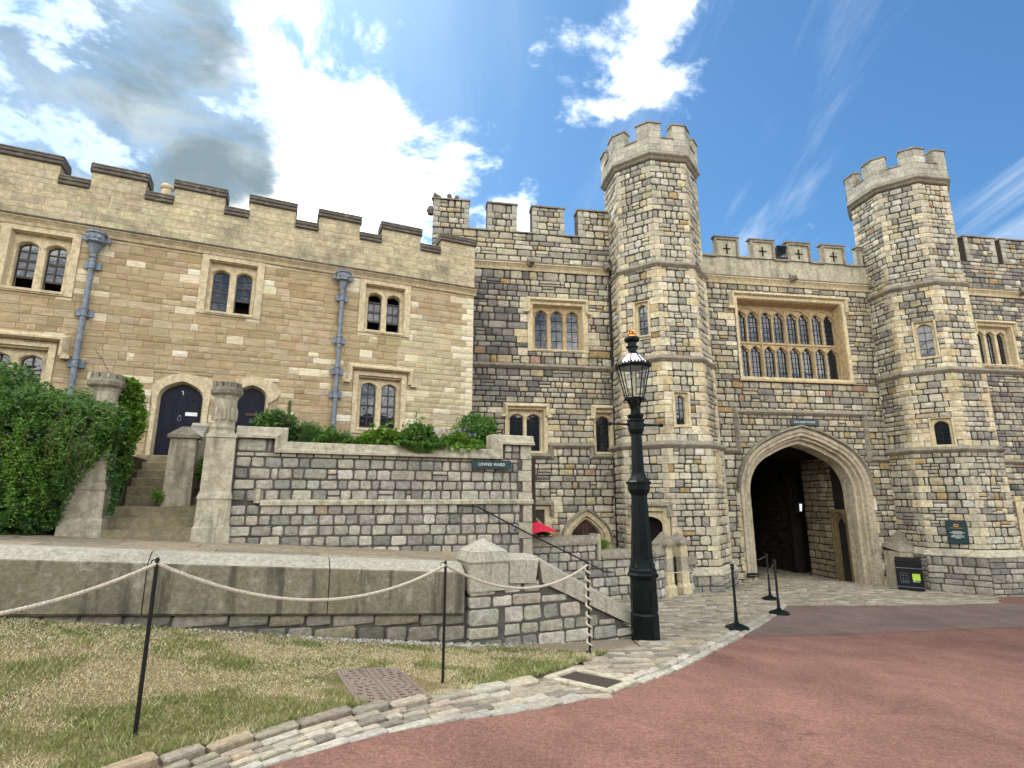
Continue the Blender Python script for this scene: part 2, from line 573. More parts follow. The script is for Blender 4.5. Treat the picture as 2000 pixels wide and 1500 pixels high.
    def tube(s, pts, r, n=8, r1=None):
        pts = [Vector(p) for p in pts]
        up = Vector((0, 0, 1))
        v = []
        L = len(pts)
        for i, p in enumerate(pts):
            d = (pts[min(i + 1, L - 1)] - pts[max(i - 1, 0)]).normalized()
            a = d.cross(up if abs(d.z) < .95 else Vector((1, 0, 0))).normalized()
            b = a.cross(d)
            rr = r if r1 is None else r + (r1 - r) * i / (L - 1)
            v += [p + a * rr * math.cos(2 * PI * k / n) + b * rr * math.sin(2 * PI * k / n) for k in range(n)]
        f = [(j * n + i, j * n + (i + 1) % n, (j + 1) * n + (i + 1) % n, (j + 1) * n + i) for j in range(L - 1) for i in range(n)]
        f += [tuple(range(n - 1, -1, -1)), tuple(range((L - 1) * n, L * n))]
        return s.add(v, [q[::-1] for q in f])

    def build(s, name, mat, parent=None, o=(0, 0, 0), smooth=False, label=None):
        me = bpy.data.meshes.new(name)
        ox, oy, oz = o
        me.from_pydata([(x - ox, y - oy, z - oz) for x, y, z in s.v], [], s.f)
        if mat:
            me.materials.append(M[mat] if isinstance(mat, str) else mat)
        if smooth:
            me.polygons.foreach_set('use_smooth', [True] * len(me.polygons))
        me.update()
        ob = bpy.data.objects.new(name, me)
        COL.objects.link(ob)
        ob.parent = parent
        if label:
            ob['label'] = label
        return ob


def single(name, mb, mat, label=None, cat=None, frame='W', o=(0, 0, 0), kind=None, group=None, smooth=False):
    """a thing that is one mesh"""
    ob = mb.build(name, mat, None, o, smooth)
    ang, base = FR[frame]
    ob.location = Matrix.Rotation(ang, 3, 'Z') @ Vector(o) + base
    ob.rotation_euler = (0, 0, ang)
    for k_, v_ in (('label', label), ('category', cat), ('kind', kind), ('group', group)):
        if v_:
            ob[k_] = v_
    return ob


def np_mesh(name, V, F, mat, parent=None, tint=None, kind=None):
    """V (n,3), F (m,3|4) arrays, tint per vertex (n,3)"""
    me = bpy.data.meshes.new(name)
    n, m, c = len(V), len(F), F.shape[1]
    me.vertices.add(n)
    me.vertices.foreach_set('co', np.ascontiguousarray(V, dtype=np.float32).ravel())
    me.loops.add(m * c)
    me.loops.foreach_set('vertex_index', np.ascontiguousarray(F, dtype=np.int32).ravel())
    me.polygons.add(m)
    me.polygons.foreach_set('loop_start', np.arange(0, m * c, c, dtype=np.int32))
    if tint is not None:
        at = me.attributes.new('tint', 'FLOAT_COLOR', 'POINT')
        cc = np.ones((n, 4), np.float32)
        cc[:, :3] = tint
        at.data.foreach_set('color', cc.ravel())
    me.materials.append(M[mat])
    me.update(calc_edges=True)
    me.validate()
    ob = bpy.data.objects.new(name, me)
    ob.color = (0, 0, 0, 1)
    COL.objects.link(ob)
    ob.parent = parent
    if kind:
        ob['kind'] = kind
    return ob


# ------------------------------------------------------------------ single stones
ASP = (.75, 1.1, 1.6, 2.3, 3.4, 5.0)


def stone_shape(asp, rough, rng):
    w = asp / 2
    c = (.15 if rough else .015)
    j = (.045 if rough else .004)
    bv = (.085 if rough else .022)
    base = [(-w + c, -.5), (w - c, -.5), (w, -.5 + c), (w, .5 - c), (w - c, .5), (-w + c, .5), (-w, .5 - c), (-w, -.5 + c)]
    o = [(x + rng.uniform(-j, j) - (rng.random() * .04 * (1 if x > 0 else -1) if rough else 0), z + rng.uniform(-j, j)) for x, z in base]
    v = [(x, .85, z) for x, z in o] + [(x, bv * .9, z) for x, z in o]
    i3 = []
    for x, z in o:
        l = math.hypot(x, z)
        i3.append((x - math.copysign(bv, x), rng.uniform(-.03, .03) if rough else 0, z - math.copysign(bv, z)))
    v += i3
    v.append((rng.uniform(-.2, .2) * asp, rng.uniform(-.09, .02) if rough else -.002, rng.uniform(-.15, .15)))
    f = []
    for r in (0, 8):
        f += [(r + i, r + (i + 1) % 8, r + 8 + (i + 1) % 8, r + 8 + i) for i in range(8)]
    f += [(16 + i, 16 + (i + 1) % 8, 24) for i in range(8)]
    return v, f


SHAPES = {}
_r = random.Random(5)
for rough in (0, 1):
    for ai, asp in enumerate(ASP):
        for k in range(6 if rough else 2):
            SHAPES[(rough, ai, k)] = stone_shape(asp, rough, _r)
SHMESH = {}


def stone_mesh(key, mat):
    if (key, mat) not in SHMESH:
        v, f = SHAPES[key]
        me = bpy.data.meshes.new('stone')
        me.from_pydata(v, [], f)
        me.materials.append(M[mat])
        me.update()
        SHMESH[(key, mat)] = me
    return SHMESH[(key, mat)]


def in_view(p):
    d = Vector(p) - Vector((0, 0, EYE))
    c, s_ = math.cos(R(11.729)), math.sin(R(11.729))
    dep = d.y * c + d.z * s_
    if dep < .3:
        return None
    x = d.x / dep * 1050
    y = (d.z * c - d.y * s_) / dep * 1050
    return (x, y, dep)


class Masonry:
    """collects stones of one thing; the ones that show largest become parts, the others one stuff part"""
    def __init__(s, thing, rng, mat='stone', name='stone'):
        s.t, s.rng, s.mat, s.name, s.it = thing, rng, mat, name, []

    def stone(s, loc, rz, w, h, tint, rough=1, flat=False, dep=None):
        if rough and not flat:
            rz += s.rng.uniform(-.035, .035)
        asp = w / h
        ai = min(range(len(ASP)), key=lambda i: abs(math.log(ASP[i] / asp)))
        k = s.rng.randrange(6 if rough else 2)
        s.it.append((Vector(loc) - s.t.o, rz, w / ASP[ai], dep or h, h, tint, (rough, ai, k), flat))

    def wall(s, cells, at, rz=0., y=0., rough=1, gap=.029, jit=.016):
        """cells (u0,u1,z0,z1,tint[,rough]); at(u, y) -> xy in the frame"""
        for c in cells:
            u0, u1, z0, z1, t = c[:5]
            ro = c[5] if len(c) > 5 else rough
            g = gap if ro else min(gap, .012)
            w, h = u1 - u0 - g, z1 - z0 - g
            if w < .03 or h < .03:
                continue
            x, yy = at((u0 + u1) / 2, y + (s.rng.uniform(-jit, jit) if ro else -.004))
            s.stone((x, yy, (z0 + z1) / 2), rz, w, h, t, ro, dep=min(h, .22))

    def finish(s, cap=300):
        sc = []
        for i, (loc, rz, sx, sy, sz, t, key, flat) in enumerate(s.it):
            p = in_view(s.t.M @ loc)
            if p is None or abs(p[0]) > 1040 or abs(p[1]) > 790:
                sc.append((0, i))
            else:
                nrm = Vector((0, 0, 1)) if flat else Matrix.Rotation(s.t.ang + rz, 3, 'Z') @ Vector((0, -1, 0))
                d = (s.t.M @ loc) - Vector((0, 0, EYE))
                fc = max(0., -nrm.dot(d.normalized()))
                sc.append((sx * ASP[key[1]] * sz * fc / p[2] ** 2, i))
        sc.sort(reverse=True)
        top = [i for v, i in sc[:cap] if v > 0]
        rest = [i for v, i in sc if i not in set(top)]
        for i in top:
            loc, rz, sx, sy, sz, t, key, flat = s.it[i]
            ob = bpy.data.objects.new(s.name, stone_mesh(key, s.mat))
            ob.location = loc
            ob.rotation_euler = (-PI / 2 if flat else 0, 0, rz)
            ob.scale = (sx, sy, sz)
            ob.color = (*t, 1)
            COL.objects.link(ob)
            ob.parent = s.t.root
        if rest:
            V, F, T = [], [], []
            n = 0
            for i in rest:
                loc, rz, sx, sy, sz, t, key, flat = s.it[i]
                v, f = SHAPES[key]
                a = np.array(v) * (sx, sy, sz)
                if flat:
                    a = np.stack([a[:, 0], a[:, 2], -a[:, 1]], 1)
                c, q = math.cos(rz), math.sin(rz)
                a = np.stack([a[:, 0] * c - a[:, 1] * q, a[:, 0] * q + a[:, 1] * c, a[:, 2]], 1) + np.array(loc)
                V.append(a)
                F += [(g[0] + n, g[1] + n, g[2] + n, (g[3] if len(g) > 3 else g[2]) + n) for g in f]
                T.append(np.tile(t, (len(v), 1)))
                n += len(v)
            Fa = np.array(F)
            tri = Fa[:, 2] == Fa[:, 3]
            tris = np.concatenate([Fa[tri][:, :3], Fa[~tri][:, :3], Fa[~tri][:, [0, 2, 3]]])
            np_mesh(s.name + 's', np.concatenate(V), tris, s.mat, s.t.root, np.concatenate(T), 'stuff')


def courses(rng, z0, z1, h0, h1):
    out, z = [], z0
    while z1 - z > h1 * 1.3:
        h = rng.uniform(h0 * .86, h1 * 1.12)
        out.append((z, z + h))
        z += h
    out.append((z, z1))
    return out


def pick(rng, pal, j=.12):
    tot = sum(w for w, _ in pal)
    x = rng.random() * tot
    for w, c in pal:
        x -= w
        if x <= 0:
            break
    k = 1 + rng.uniform(-j, j)
    return tuple(max(.01, q * k * (1 + rng.uniform(-.03, .03))) for q in c)


def fill(rng, u0, u1, rows, w0, w1, pal, excl=(), quoin=None, qpal=None, jamb=.55, qsides='LR', split=.10):
    """rows of squared stones between u0 and u1 around excluded rectangles (a,b,c,d) or functions z->(a,b)"""
    cells = []
    for ri, (za, zb) in enumerate(rows):
        iv = [(u0, u1, za, zb)]
        edges = []
        for e in excl:
            if callable(e):
                r = e((za + zb) / 2)
                if r is None:
                    continue
                a, b, c, d = r[0], r[1], za, zb
            else:
                a, b, c, d = e
                if d <= za + .02 or c >= zb - .02:
                    continue
            edges += [a, b]
            nx = []
            for p, q, c0, c1 in iv:
                if b <= p or a >= q:
                    nx.append((p, q, c0, c1))
                    continue
                if a > p:
                    nx.append((p, a, c0, c1))
                if b < q:
                    nx.append((b, q, c0, c1))
                m0, m1 = max(p, a), min(q, b)
                if c > c0 + .06:
                    nx.append((m0, m1, c0, c))
                if d < c1 - .06:
                    nx.append((m0, m1, d, c1))
            iv = nx
        for p, q, c0, c1 in iv:
            if q - p < .05:
                continue
            pp, qq = p, q
            if quoin and c1 - c0 > .1:
                ql = quoin[ri % 2]
                if 'L' in qsides and abs(p - u0) < 1e-6 and q - p > ql + .12:
                    cells.append((p, p + ql, c0, c1, pick(rng, qpal, .06), 0))
                    pp = p + ql
                ql = quoin[ri % 2]
                if 'R' in qsides and abs(q - u1) < 1e-6 and q - pp > ql + .12:
                    cells.append((q - ql, q, c0, c1, pick(rng, qpal, .06), 0))
                    qq = q - ql
            us = [pp]
            while qq - us[-1] > w1 * 1.25:
                w = rng.uniform(w0, w1)
                q_ = rng.random()
                if q_ < .16:
                    w *= rng.uniform(.45, .7)
                elif q_ > .90:
                    w *= rng.uniform(1.3, 1.8)
                us.append(us[-1] + w)
            if qq - us[-1] > w1 and len(us) > 0:
                us.append((us[-1] + qq) / 2)
            us.append(qq)
            if len(us) > 2 and us[-2] > qq - .05:
                us.pop(-2)
            for i in range(len(us) - 1):
                near = any(abs(us[i] - e) < 1e-6 or abs(us[i + 1] - e) < 1e-6 for e in edges)
                if near and qpal and rng.random() < jamb:
                    cells.append((us[i], us[i + 1], c0, c1, pick(rng, qpal, .06), 0))
                    continue
                if rng.random() < split and c1 - c0 > .19:
                    zm = (c0 + c1) / 2 + rng.uniform(-.02, .02)
                    cells.append((us[i], us[i + 1], c0, zm, pick(rng, pal)))
                    cells.append((us[i], us[i + 1], zm, c1, pick(rng, pal)))
                else:
                    cells.append((us[i], us[i + 1], c0, c1, pick(rng, pal)))
    return cells


# ------------------------------------------------------------------ arches and windows
def arch(cx, w, zb, zs, za, n=7, tight=.5, bul=.02):
    """outline of an opening: half width w about cx, bottom zb, springing zs, apex za (four-centred), counter-clockwise"""
    rise = za - zs
    r = min(w, rise) * tight
    lo, hi = .05, PI / 2 - .01
    for _ in range(50):
        t = (lo + hi) / 2
        px, pz = w - r + r * math.cos(t), r * math.sin(t)
        zz = pz + px / max(1e-6, math.sin(t)) * math.cos(t)
        if zz > rise:
            lo = t
        else:
            hi = t
    pts = [(w - r + r * math.cos(t * i / n), r * math.sin(t * i / n)) for i in range(n + 1)]
    ex, ez = pts[-1]
    for i in range(1, n):
        f = i / n
        b = math.sin(PI * f) * bul * w
        pts.append((ex * (1 - f) + b * .5, ez + (rise - ez) * f + b))
    right = [(cx + x, zs + z) for x, z in pts]
    left = [(cx - x, zs + z) for x, z in reversed(pts)]
    return [(cx - w, zb), (cx + w, zb)] + right + [(cx, za)] + left


def grow(pl, d):
    """the same arch outline moved outwards by d (mitred, bottom stays level)"""
    n = len(pl)
    out = []
    for i, p in enumerate(pl):
        if i == 0:
            out.append((p[0] - d, p[1]))
            continue
        if i == 1:
            out.append((p[0] + d, p[1]))
            continue
        a, b = Vector(pl[i - 1]), Vector(pl[(i + 1) % n])
        d1, d2 = Vector(p) - a, b - Vector(p)
        d1, d2 = (d1.normalized() if d1.length > 1e-6 else d2.normalized()), (d2.normalized() if d2.length > 1e-6 else d1.normalized())
        n1, n2 = Vector((d1.y, -d1.x)), Vector((d2.y, -d2.x))
        m = (n1 + n2).normalized()
        k = d / max(.5, m.dot(n1))
        out.append((p[0] + m.x * k, p[1] + m.y * k))
    return out


def rect(a, b, c, d):
    return [(a, c), (b, c), (b, d), (a, d)]


HOOD = [(0, -.02), (.05, -.06), (.13, -.02), (.13, .02), (.0, .10)]


def mull_window(th, out, inn, lights, mat='dress', depth=.16, bars=(2, 4), hood=None, barmat='iron', tight=.8, rise=.8, sash=None, y=0., splay=.05, at=None, cusp=False, label=None, glassmat='glass', panelmat=None):
    """stone window: surround, recessed panel with arched lights, panes and glazing bars. at(x,y,z)->frame point"""
    def place(mb):
        if at:
            mb.v = [at(*p) for p in mb.v]
        return mb
    mb = MB()
    a, b, c, d = inn
    s = splay
    mb.plate(rect(*out), [rect(a - s, b + s, c, d + s)], y - .025, y + depth, [rect(a, b, c, d)], rect(*out))
    mb.add([(a - s, y - .05, c - .05), (b + s, y - .05, c - .05), (b + s, y - .05, c), (a - s, y - .05, c), (a - s, y + depth, c + .04), (b + s, y + depth, c + .04), (a - s, y + depth, c - .05), (b + s, y + depth, c - .05)],
           [(0, 1, 2, 3), (3, 2, 5, 4), (0, 3, 4, 6), (1, 7, 5, 2), (0, 6, 7, 1)])
    holes, backs = [], []
    for (l0, l1, z0, z1) in lights:
        w = (l1 - l0) / 2
        rs = w * 2 * rise * .5 + .001
        holes.append(arch((l0 + l1) / 2, w, z0, z1 - rs, z1, 6, tight))
        backs.append(arch((l0 + l1) / 2, w - .025, z0, z1 - .02 - rs * .9, z1 - .025, 6, tight))
    pm = MB() if panelmat else mb
    pm.plate(rect(a - .02, b + .02, c - .02, d + .02), holes, y + depth - .05, y + depth + .10, backs)
    # carved line that follows each head
    for (l0, l1, z0, z1) in lights:
        w = (l1 - l0) / 2 + .02
        rs = w * rise + .001
        ar = arch((l0 + l1) / 2, w, z0, z1 + .02 - rs, z1 + .02, 5, tight)
        pm.sweep([(-(y + depth - .05) - .002, -.012), (-(y + depth - .05) + .022, -.006), (-(y + depth - .05) + .022, .006), (-(y + depth - .05) - .002, .012)], ar[2:], False)
    win = th.part('window', place(mb), mat, label=label)
    if panelmat:
        th.part('tracery', place(pm), panelmat, win)
    yb = y + depth + .055
    for li, (l0, l1, z0, z1) in enumerate(lights):
        sopen = sash[li] if sash else None
        g0 = z0
        zt = z1
        if sopen:
            g0, zt = sopen
        pn = MB().box(l0 - .01, l1 + .01, yb, yb + .006, g0, zt + .01)
        th.part('pane', place(pn), glassmat, win)
        bm = MB()
        nx, nz = bars
        bw = .008 if barmat == 'iron' else .013
        for i in range(1, nx):
            x = l0 + (l1 - l0) * i / nx
            bm.box(x - bw, x + bw, yb - .02, yb - .001, g0, zt)
        for i in range(1, nz):
            zz = g0 + (zt - g0) * i / nz
            bb = bw * (1.9 if (barmat == 'sash' and i == nz // 2) else 1)
            bm.box(l0, l1, yb - .022, yb - .0015, zz - bb, zz + bb)
        if barmat == 'sash':
            bm.box(l0 - .01, l0 + .03, yb - .03, yb - .002, z0, z1)
            bm.box(l1 - .03, l1 + .01, yb - .03, yb - .002, z0, z1)
            bm.box(l0, l1, yb - .03, yb - .0025, g0 - .005, g0 + .04)
            if sopen and zt < z1 - .02:
                bm.box(l0, l1, yb - .03, yb - .0025, zt - .03, zt + .01)
        th.part('glazing_bars', place(bm), barmat, win)
        if cusp:
            cm = MB()
            w = (l1 - l0) / 2
            cx = (l0 + l1) / 2
            for sx in (-1, 1):
                for (px, pz, r) in ((.98, .62, .30), (.62, .26, .26)):
                    cm.lathe([(w * r, 0), (w * r, .05)], 10)
                    k = len(cm.v) - 20
                    cm.v[k:] = [(cx + sx * w * px + p[0], yb - .03 + p[2], z1 - w * pz * 1.1 + p[1]) for p in cm.v[k:]]
            th.part('cusps', place(cm), panelmat or mat, win)
    dk = MB().box(inn[0] - .05, inn[1] + .05, yb + .25, yb + .3, inn[2] - .05, inn[3] + .05)
    dk.box(inn[0] - .06, inn[0] - .05, yb + .03, yb + .29, inn[2] - .05, inn[3] + .05).box(inn[1] + .05, inn[1] + .06, yb + .03, yb + .29, inn[2] - .05, inn[3] + .05)
    dk.box(inn[0] - .05, inn[1] + .05, yb + .03, yb + .29, inn[3] + .05, inn[3] + .06).box(inn[0] - .05, inn[1] + .05, yb + .03, yb + .29, inn[2] - .06, inn[2] - .05)
    th.part('interior', place(dk), 'dark', win)
    if hood:
        h0, h1, zt, dl = hood
        pth = [(h0, zt - dl), (h0, zt), (h1, zt), (h1, zt - dl)]
        hm = MB().sweep([(o - y, u) for o, u in HOOD], pth)
        for hx, sg in ((h0, -1), (h1, 1)):
            hm.box(hx + min(0, sg * .16), hx + max(0, sg * .16), y - .12, y + .0, zt - dl - .05, zt - dl + .03)
        th.part('hood_mould', place(hm), mat, win)
    return win


def string_course(path_pts, prof, closed=False):
    return MB().sweep(prof, path_pts, closed)


def text_mesh(body, size, name='lettering', bold=.0):
    cu = bpy.data.curves.new('txt', 'FONT')
    cu.body = body
    cu.size = size
    cu.align_x = 'CENTER'
    cu.align_y = 'CENTER'
    cu.extrude = .002
    cu.space_character = 1.18
    cu.offset = bold
    ob = bpy.data.objects.new('txt', cu)
    COL.objects.link(ob)
    dg = bpy.context.evaluated_depsgraph_get()
    me = bpy.data.meshes.new_from_object(ob.evaluated_get(dg))
    bpy.data.objects.remove(ob)
    return me


def lettering(body, size, centre, rz, parent, width=None, mat='letter', o=(0, 0, 0), serif=True):
    """flat lettering standing upright, facing -y of its parent, stretched to a width, with small serifs"""
    me = text_mesh(body, size)
    me.materials.clear()
    me.materials.append(M[mat])
    xs = [v.co.x for v in me.vertices]
    k = 1. if not width else width / (max(xs) - min(xs))
    me.transform(Matrix.Rotation(PI / 2, 4, 'X') @ Matrix.Diagonal((k, 1, 1, 1)))
    ob = bpy.data.objects.new('lettering', me)
    COL.objects.link(ob)
    ob.parent = parent
    ob.location = Vector(centre) - Vector(o)
    ob.rotation_euler = (0, 0, rz)
    return ob

# ------------------------------------------------------------------ palettes (real surface colours)
P_GREY = [(3, (.36, .325, .255)), (2.5, (.28, .26, .215)), (2.5, (.44, .395, .30)), (.7, (.21, .20, .175)), (1.5, (.40, .33, .22)), (1.5, (.50, .46, .37)), (.3, (.36, .26, .13)), (.25, (.33, .21, .15))]
warm = lambda p, k: [(w_, (min(.75, c_[0] * k[0]), min(.75, c_[1] * k[1]), c_[2] * k[2])) for w_, c_ in p]
P_GREY = warm(P_GREY, (1.12, 1.12, 1.09))
P_DARK = [(3, (.25, .235, .21)), (2.5, (.18, .172, .158)), (2, (.33, .31, .26)), (1.0, (.14, .136, .125)), (.8, (.40, .37, .31)), (.2, (.33, .21, .15))]
P_TOWER = [(3, (.48, .43, .315)), (2.2, (.39, .355, .275)), (2.2, (.55, .49, .355)), (1.2, (.29, .27, .215)), (1.2, (.52, .43, .26)), (.8, (.58, .54, .43)), (.35, (.40, .28, .13))]
P_TOWER = warm(P_TOWER, (.95, .98, 1.05))
P_QUOIN = [(3, (.66, .575, .395)), (2, (.62, .525, .33)), (1.5, (.69, .615, .46)), (.4, (.55, .44, .25))]
P_HOUSE = [(3, (.48, .365, .20)), (3, (.51, .39, .22)), (1.5, (.43, .32, .17)), (2, (.53, .42, .255)), (1.5, (.495, .38, .215))]
P_HOUSE = warm(P_HOUSE, (.88, .89, .96))
P_HGREY = [(3, (.50, .43, .285)), (2, (.55, .475, .31)), (2, (.45, .385, .25)), (1, (.53, .45, .28))]
P_PALE = [(1, (.73, .65, .47)), (1, (.69, .60, .42)), (.5, (.74, .68, .54))]
P_GARDEN = [(3, (.33, .315, .275)), (2.5, (.26, .25, .225)), (2.5, (.41, .385, .33)), (1.0, (.21, .203, .185)), (.8, (.38, .35, .29)), (.9, (.45, .43, .385)), (.05, (.38, .29, .22))]
P_GARDEN = warm(P_GARDEN, (1.17, 1.16, 1.13))
P_ASH = [(3, (.43, .405, .335)), (2, (.37, .35, .295)), (2, (.49, .455, .365)), (1, (.32, .305, .26))]
P_SETT = [(3, (.42, .35, .255)), (2, (.35, .295, .215)), (2, (.50, .425, .315)), (1, (.28, .24, .19)), (1, (.55, .485, .385)), (.25, (.45, .345, .22))]
P_SETT = warm(P_SETT, (.78, .80, .83))
P_FLAG = [(2, (.38, .305, .21)), (2, (.33, .27, .19)), (1, (.43, .355, .255))]

# ------------------------------------------------------------------ ground, road, lawn
def poly_interp(pts, n):
    p = np.array(pts, float)
    d = np.r_[0, np.cumsum(np.hypot(*np.diff(p, axis=0).T))]
    t = np.linspace(0, d[-1], n)
    return np.stack([np.interp(t, d, p[:, 0]), np.interp(t, d, p[:, 1])], 1)


def smooth_line(pts, n, it=3):
    p = poly_interp(pts, n)
    for _ in range(it):
        p[1:-1] = (p[:-2] + 2 * p[1:-1] + p[2:]) / 4
    return p


def grid_mesh(name, X, Y, dz, mat, kind='structure', label=None):
    Z = terr(X, Y) + dz
    n, m = X.shape
    V = np.stack([X, Y, Z], -1).reshape(-1, 3)
    i = np.arange(n * m).reshape(n, m)
    F = np.stack([i[:-1, :-1], i[1:, :-1], i[1:, 1:], i[:-1, 1:]], -1).reshape(-1, 4)
    ob = np_mesh(name, V, F, mat)
    ob['kind'] = kind
    return ob


gx = np.r_[-600, -200, -80, -40, np.arange(-24, 30, .5), 40, 60, 100, 250, 600]
gy = np.r_[-600, -200, -60, -25, np.arange(-10, 34, .5), 45, 70, 120, 250, 700]
X, Y = np.meshgrid(gx, gy, indexing='ij')
grid_mesh('ground', X, Y, -.03, 'dirt')

EDGE = [(-9, -9), (-5.0, -1.5), (-2.9, 2.2), (-1.79, 3.67), (-1.6, 3.93), (-1.31, 4.25), (-.92, 4.65), (-.43, 4.97), (.28, 5.41), (.99, 6.02), (1.47, 6.49), (2.17, 7.3), (3.31, 8.94), (4.63, 10.86), (6.05, 12.9), (6.75, 14.0), (8.99, 14.33), (11.14, 14.62), (13.41, 15.58)]
KERB = [(-9.8, -8), (-5.9, -.7), (-3.6, 2.2), (-2.66, 3.51), (-2.5, 3.76), (-2.34, 3.94), (-2.13, 4.16), (-1.93, 4.34), (-1.75, 4.63), (-1.52, 4.89), (-1.33, 5.13), (-.97, 5.33), (-.68, 5.6), (-.36, 5.91), (0, 6.28), (.48, 6.84)]
edge_a = smooth_line(EDGE[:16], 240, 6)
road_edge = np.concatenate([edge_a, poly_interp(EDGE[15:] + [(14.6, 17.2), (15.6, 18.4), (40, 30)], 60)[1:]])
rr = np.r_[0, .15, .4, .8, 1.3, 2, 3, 4.5, 6.5, 9, 13, 19, 30, 60]
X = road_edge[:, 0][:, None] + rr[None] * .8
Y = road_edge[:, 1][:, None] - rr[None] * .6
grid_mesh('road', X, Y, .0, 'asphalt')
top = poly_interp([(4.0, 10.02), (4.63, 10.86), (6.05, 12.9), (6.75, 14.0), (8.99, 14.33), (11.14, 14.62), (13.41, 15.58), (25, 20)], 70)
bot = poly_interp([(4.02, 9.98), (5.6, 10.52), (8.04, 11.32), (10.7, 12.04), (24, 15)], 70)
w = np.linspace(0, 1, 14)
X = bot[:, 0][:, None] * (1 - w) + top[:, 0][:, None] * w
Y = bot[:, 1][:, None] * (1 - w) + top[:, 1][:, None] * w
grid_mesh('worn_road_patch', X, Y, .005, 'asphalt_grey')

kerb = smooth_line(KERB, 200, 4)
hb = lambda a, b: (HA[0] * a + HB[0] * b, HA[1] * a + HB[1] * b)
wall_line = poly_interp([hb(-16, 7.62), hb(1.6, 7.62), hb(3.2, 7.35), (1.28, 8.0)], 200)
kl = poly_interp(list(kerb[8:]) + [(.9, 7.45), (1.28, 7.98)], 200)
w = np.linspace(0, 1, 40)
X = kl[:, 0][:, None] * (1 - w) + wall_line[:, 0][:, None] * w
Y = kl[:, 1][:, None] * (1 - w) + wall_line[:, 1][:, None] * w
lawn = grid_mesh('lawn', X, Y, .012, 'lawn')
LAWN_POLY = np.concatenate([kl, wall_line[::-1]])


def inside(P, poly):
    x, y = P[:, 0], P[:, 1]
    r = np.zeros(len(P), bool)
    j = len(poly) - 1
    for i in range(len(poly)):
        xi, yi = poly[i]
        xj, yj = poly[j]
        c = ((yi > y) != (yj > y)) & (x < (xj - xi) * (y - yi) / (yj - yi + 1e-12) + xi)
        r ^= c
        j = i
    return r


_rg = np.random.default_rng(3)
_nz = _rg.random((64, 64))


def vnoise(x, y):
    x = np.asarray(x) % 64
    y = np.asarray(y) % 64
    i, j = x.astype(int) % 64, y.astype(int) % 64
    fx, fy = x - np.floor(x), y - np.floor(y)
    fx, fy = fx * fx * (3 - 2 * fx), fy * fy * (3 - 2 * fy)
    a, b = _nz[i, j], _nz[(i + 1) % 64, j]
    c, d = _nz[i, (j + 1) % 64], _nz[(i + 1) % 64, (j + 1) % 64]
    return (a * (1 - fx) + b * fx) * (1 - fy) + (c * (1 - fx) + d * fx) * fy


MH = (-1.28, 5.72)     # manhole cover in the turf


def grass():
    n = 620000
    P = np.stack([_rg.uniform(-8.6, 1.4, n), _rg.uniform(2.6, 9.0, n)], 1)
    P = P[inside(P, LAWN_POLY)]
    d = np.hypot(P[:, 0], P[:, 1])
    P = P[_rg.random(len(P)) < np.clip((5.2 / d) ** 1.3, .12, 1)]
    az = np.degrees(np.arctan2(P[:, 0], P[:, 1]))
    P = P[az > -50]
    e_ = kl[_rg.integers(20, len(kl), 9000)] + _rg.normal(0, .028, (9000, 2))
    P = np.concatenate([P, e_])
    mh = np.abs((P[:, 0] - MH[0]) * .55 + (P[:, 1] - MH[1]) * .83)
    mk = np.abs((P[:, 0] - MH[0]) * .83 - (P[:, 1] - MH[1]) * .55)
    P = P[~((mh < .42) & (mk < .50) & (_rg.random(len(P)) < .97))]
    n = len(P)
    g = vnoise(P[:, 0] * 1.5 + 31, P[:, 1] * 1.7 + 13) * .5 + vnoise(P[:, 0] * 4.1, P[:, 1] * 4.1 + 20) * .5
    b = P[:, 0] * HB[0] + P[:, 1] * HB[1]
    # greener along the kerb and towards the tip by the drain
    dk = np.min(np.hypot(P[:, None, 0] - kl[None, ::4, 0], P[:, None, 1] - kl[None, ::4, 1]), 1)
    g = g + .17 * np.exp(-(dk / .30) ** 2) + .14 * np.clip((P[:, 0] + .2) / 1.2, 0, 1) + .12 * np.exp(-((b - 7.3) / .25) ** 2) * (P[:, 0] > -3.6)
    green = np.clip((g - .48) / .18, 0, .88)
    h = _rg.uniform(.008, .020, n) * (1 + .9 * green) * (.7 + .8 * vnoise(P[:, 0] * 9, P[:, 1] * 9))
    h = np.where(np.arange(n) > n - 8600, h * 1.9, h)
    th = _rg.uniform(0, 2 * PI, n)
    ln = _rg.uniform(.3, 1.6, n) * h * (1.25 - .5 * green)
    ph = _rg.uniform(0, 2 * PI, n)
    z = terr(P[:, 0], P[:, 1]) + .010
    wd = _rg.uniform(.0013, .0026, n) * np.clip(np.hypot(P[:, 0], P[:, 1]) / 4, 1, 2.2)
    A = np.stack([P[:, 0] - wd * np.cos(th), P[:, 1] - wd * np.sin(th), z], 1)
    B = np.stack([P[:, 0] + wd * np.cos(th), P[:, 1] + wd * np.sin(th), z], 1)
    C = np.stack([P[:, 0] + ln * np.cos(ph), P[:, 1] + ln * np.sin(ph), z + h], 1)
    V = np.stack([A, B, C], 1).reshape(-1, 3)
    F = np.arange(3 * n).reshape(-1, 3)
    dry = np.array([[.60, .51, .31], [.52, .44, .24], [.68, .60, .40], [.40, .35, .17]])[_rg.integers(0, 4, n)]
    gr = np.array([[.16, .21, .05], [.11, .16, .035], [.24, .28, .09], [.20, .24, .06]])[_rg.integers(0, 4, n)]
    pk = (_rg.random(n) < green * .88)[:, None]
    T = np.where(pk, gr, dry) * _rg.uniform(.8, 1.15, (n, 1))
    ob = np_mesh('grass', V, F, 'blade', None, np.repeat(T, 3, 0), 'stuff')
    ob['label'] = 'short parched turf with green patches between rope barrier and retaining wall'
    ob['category'] = 'grass'


grass()


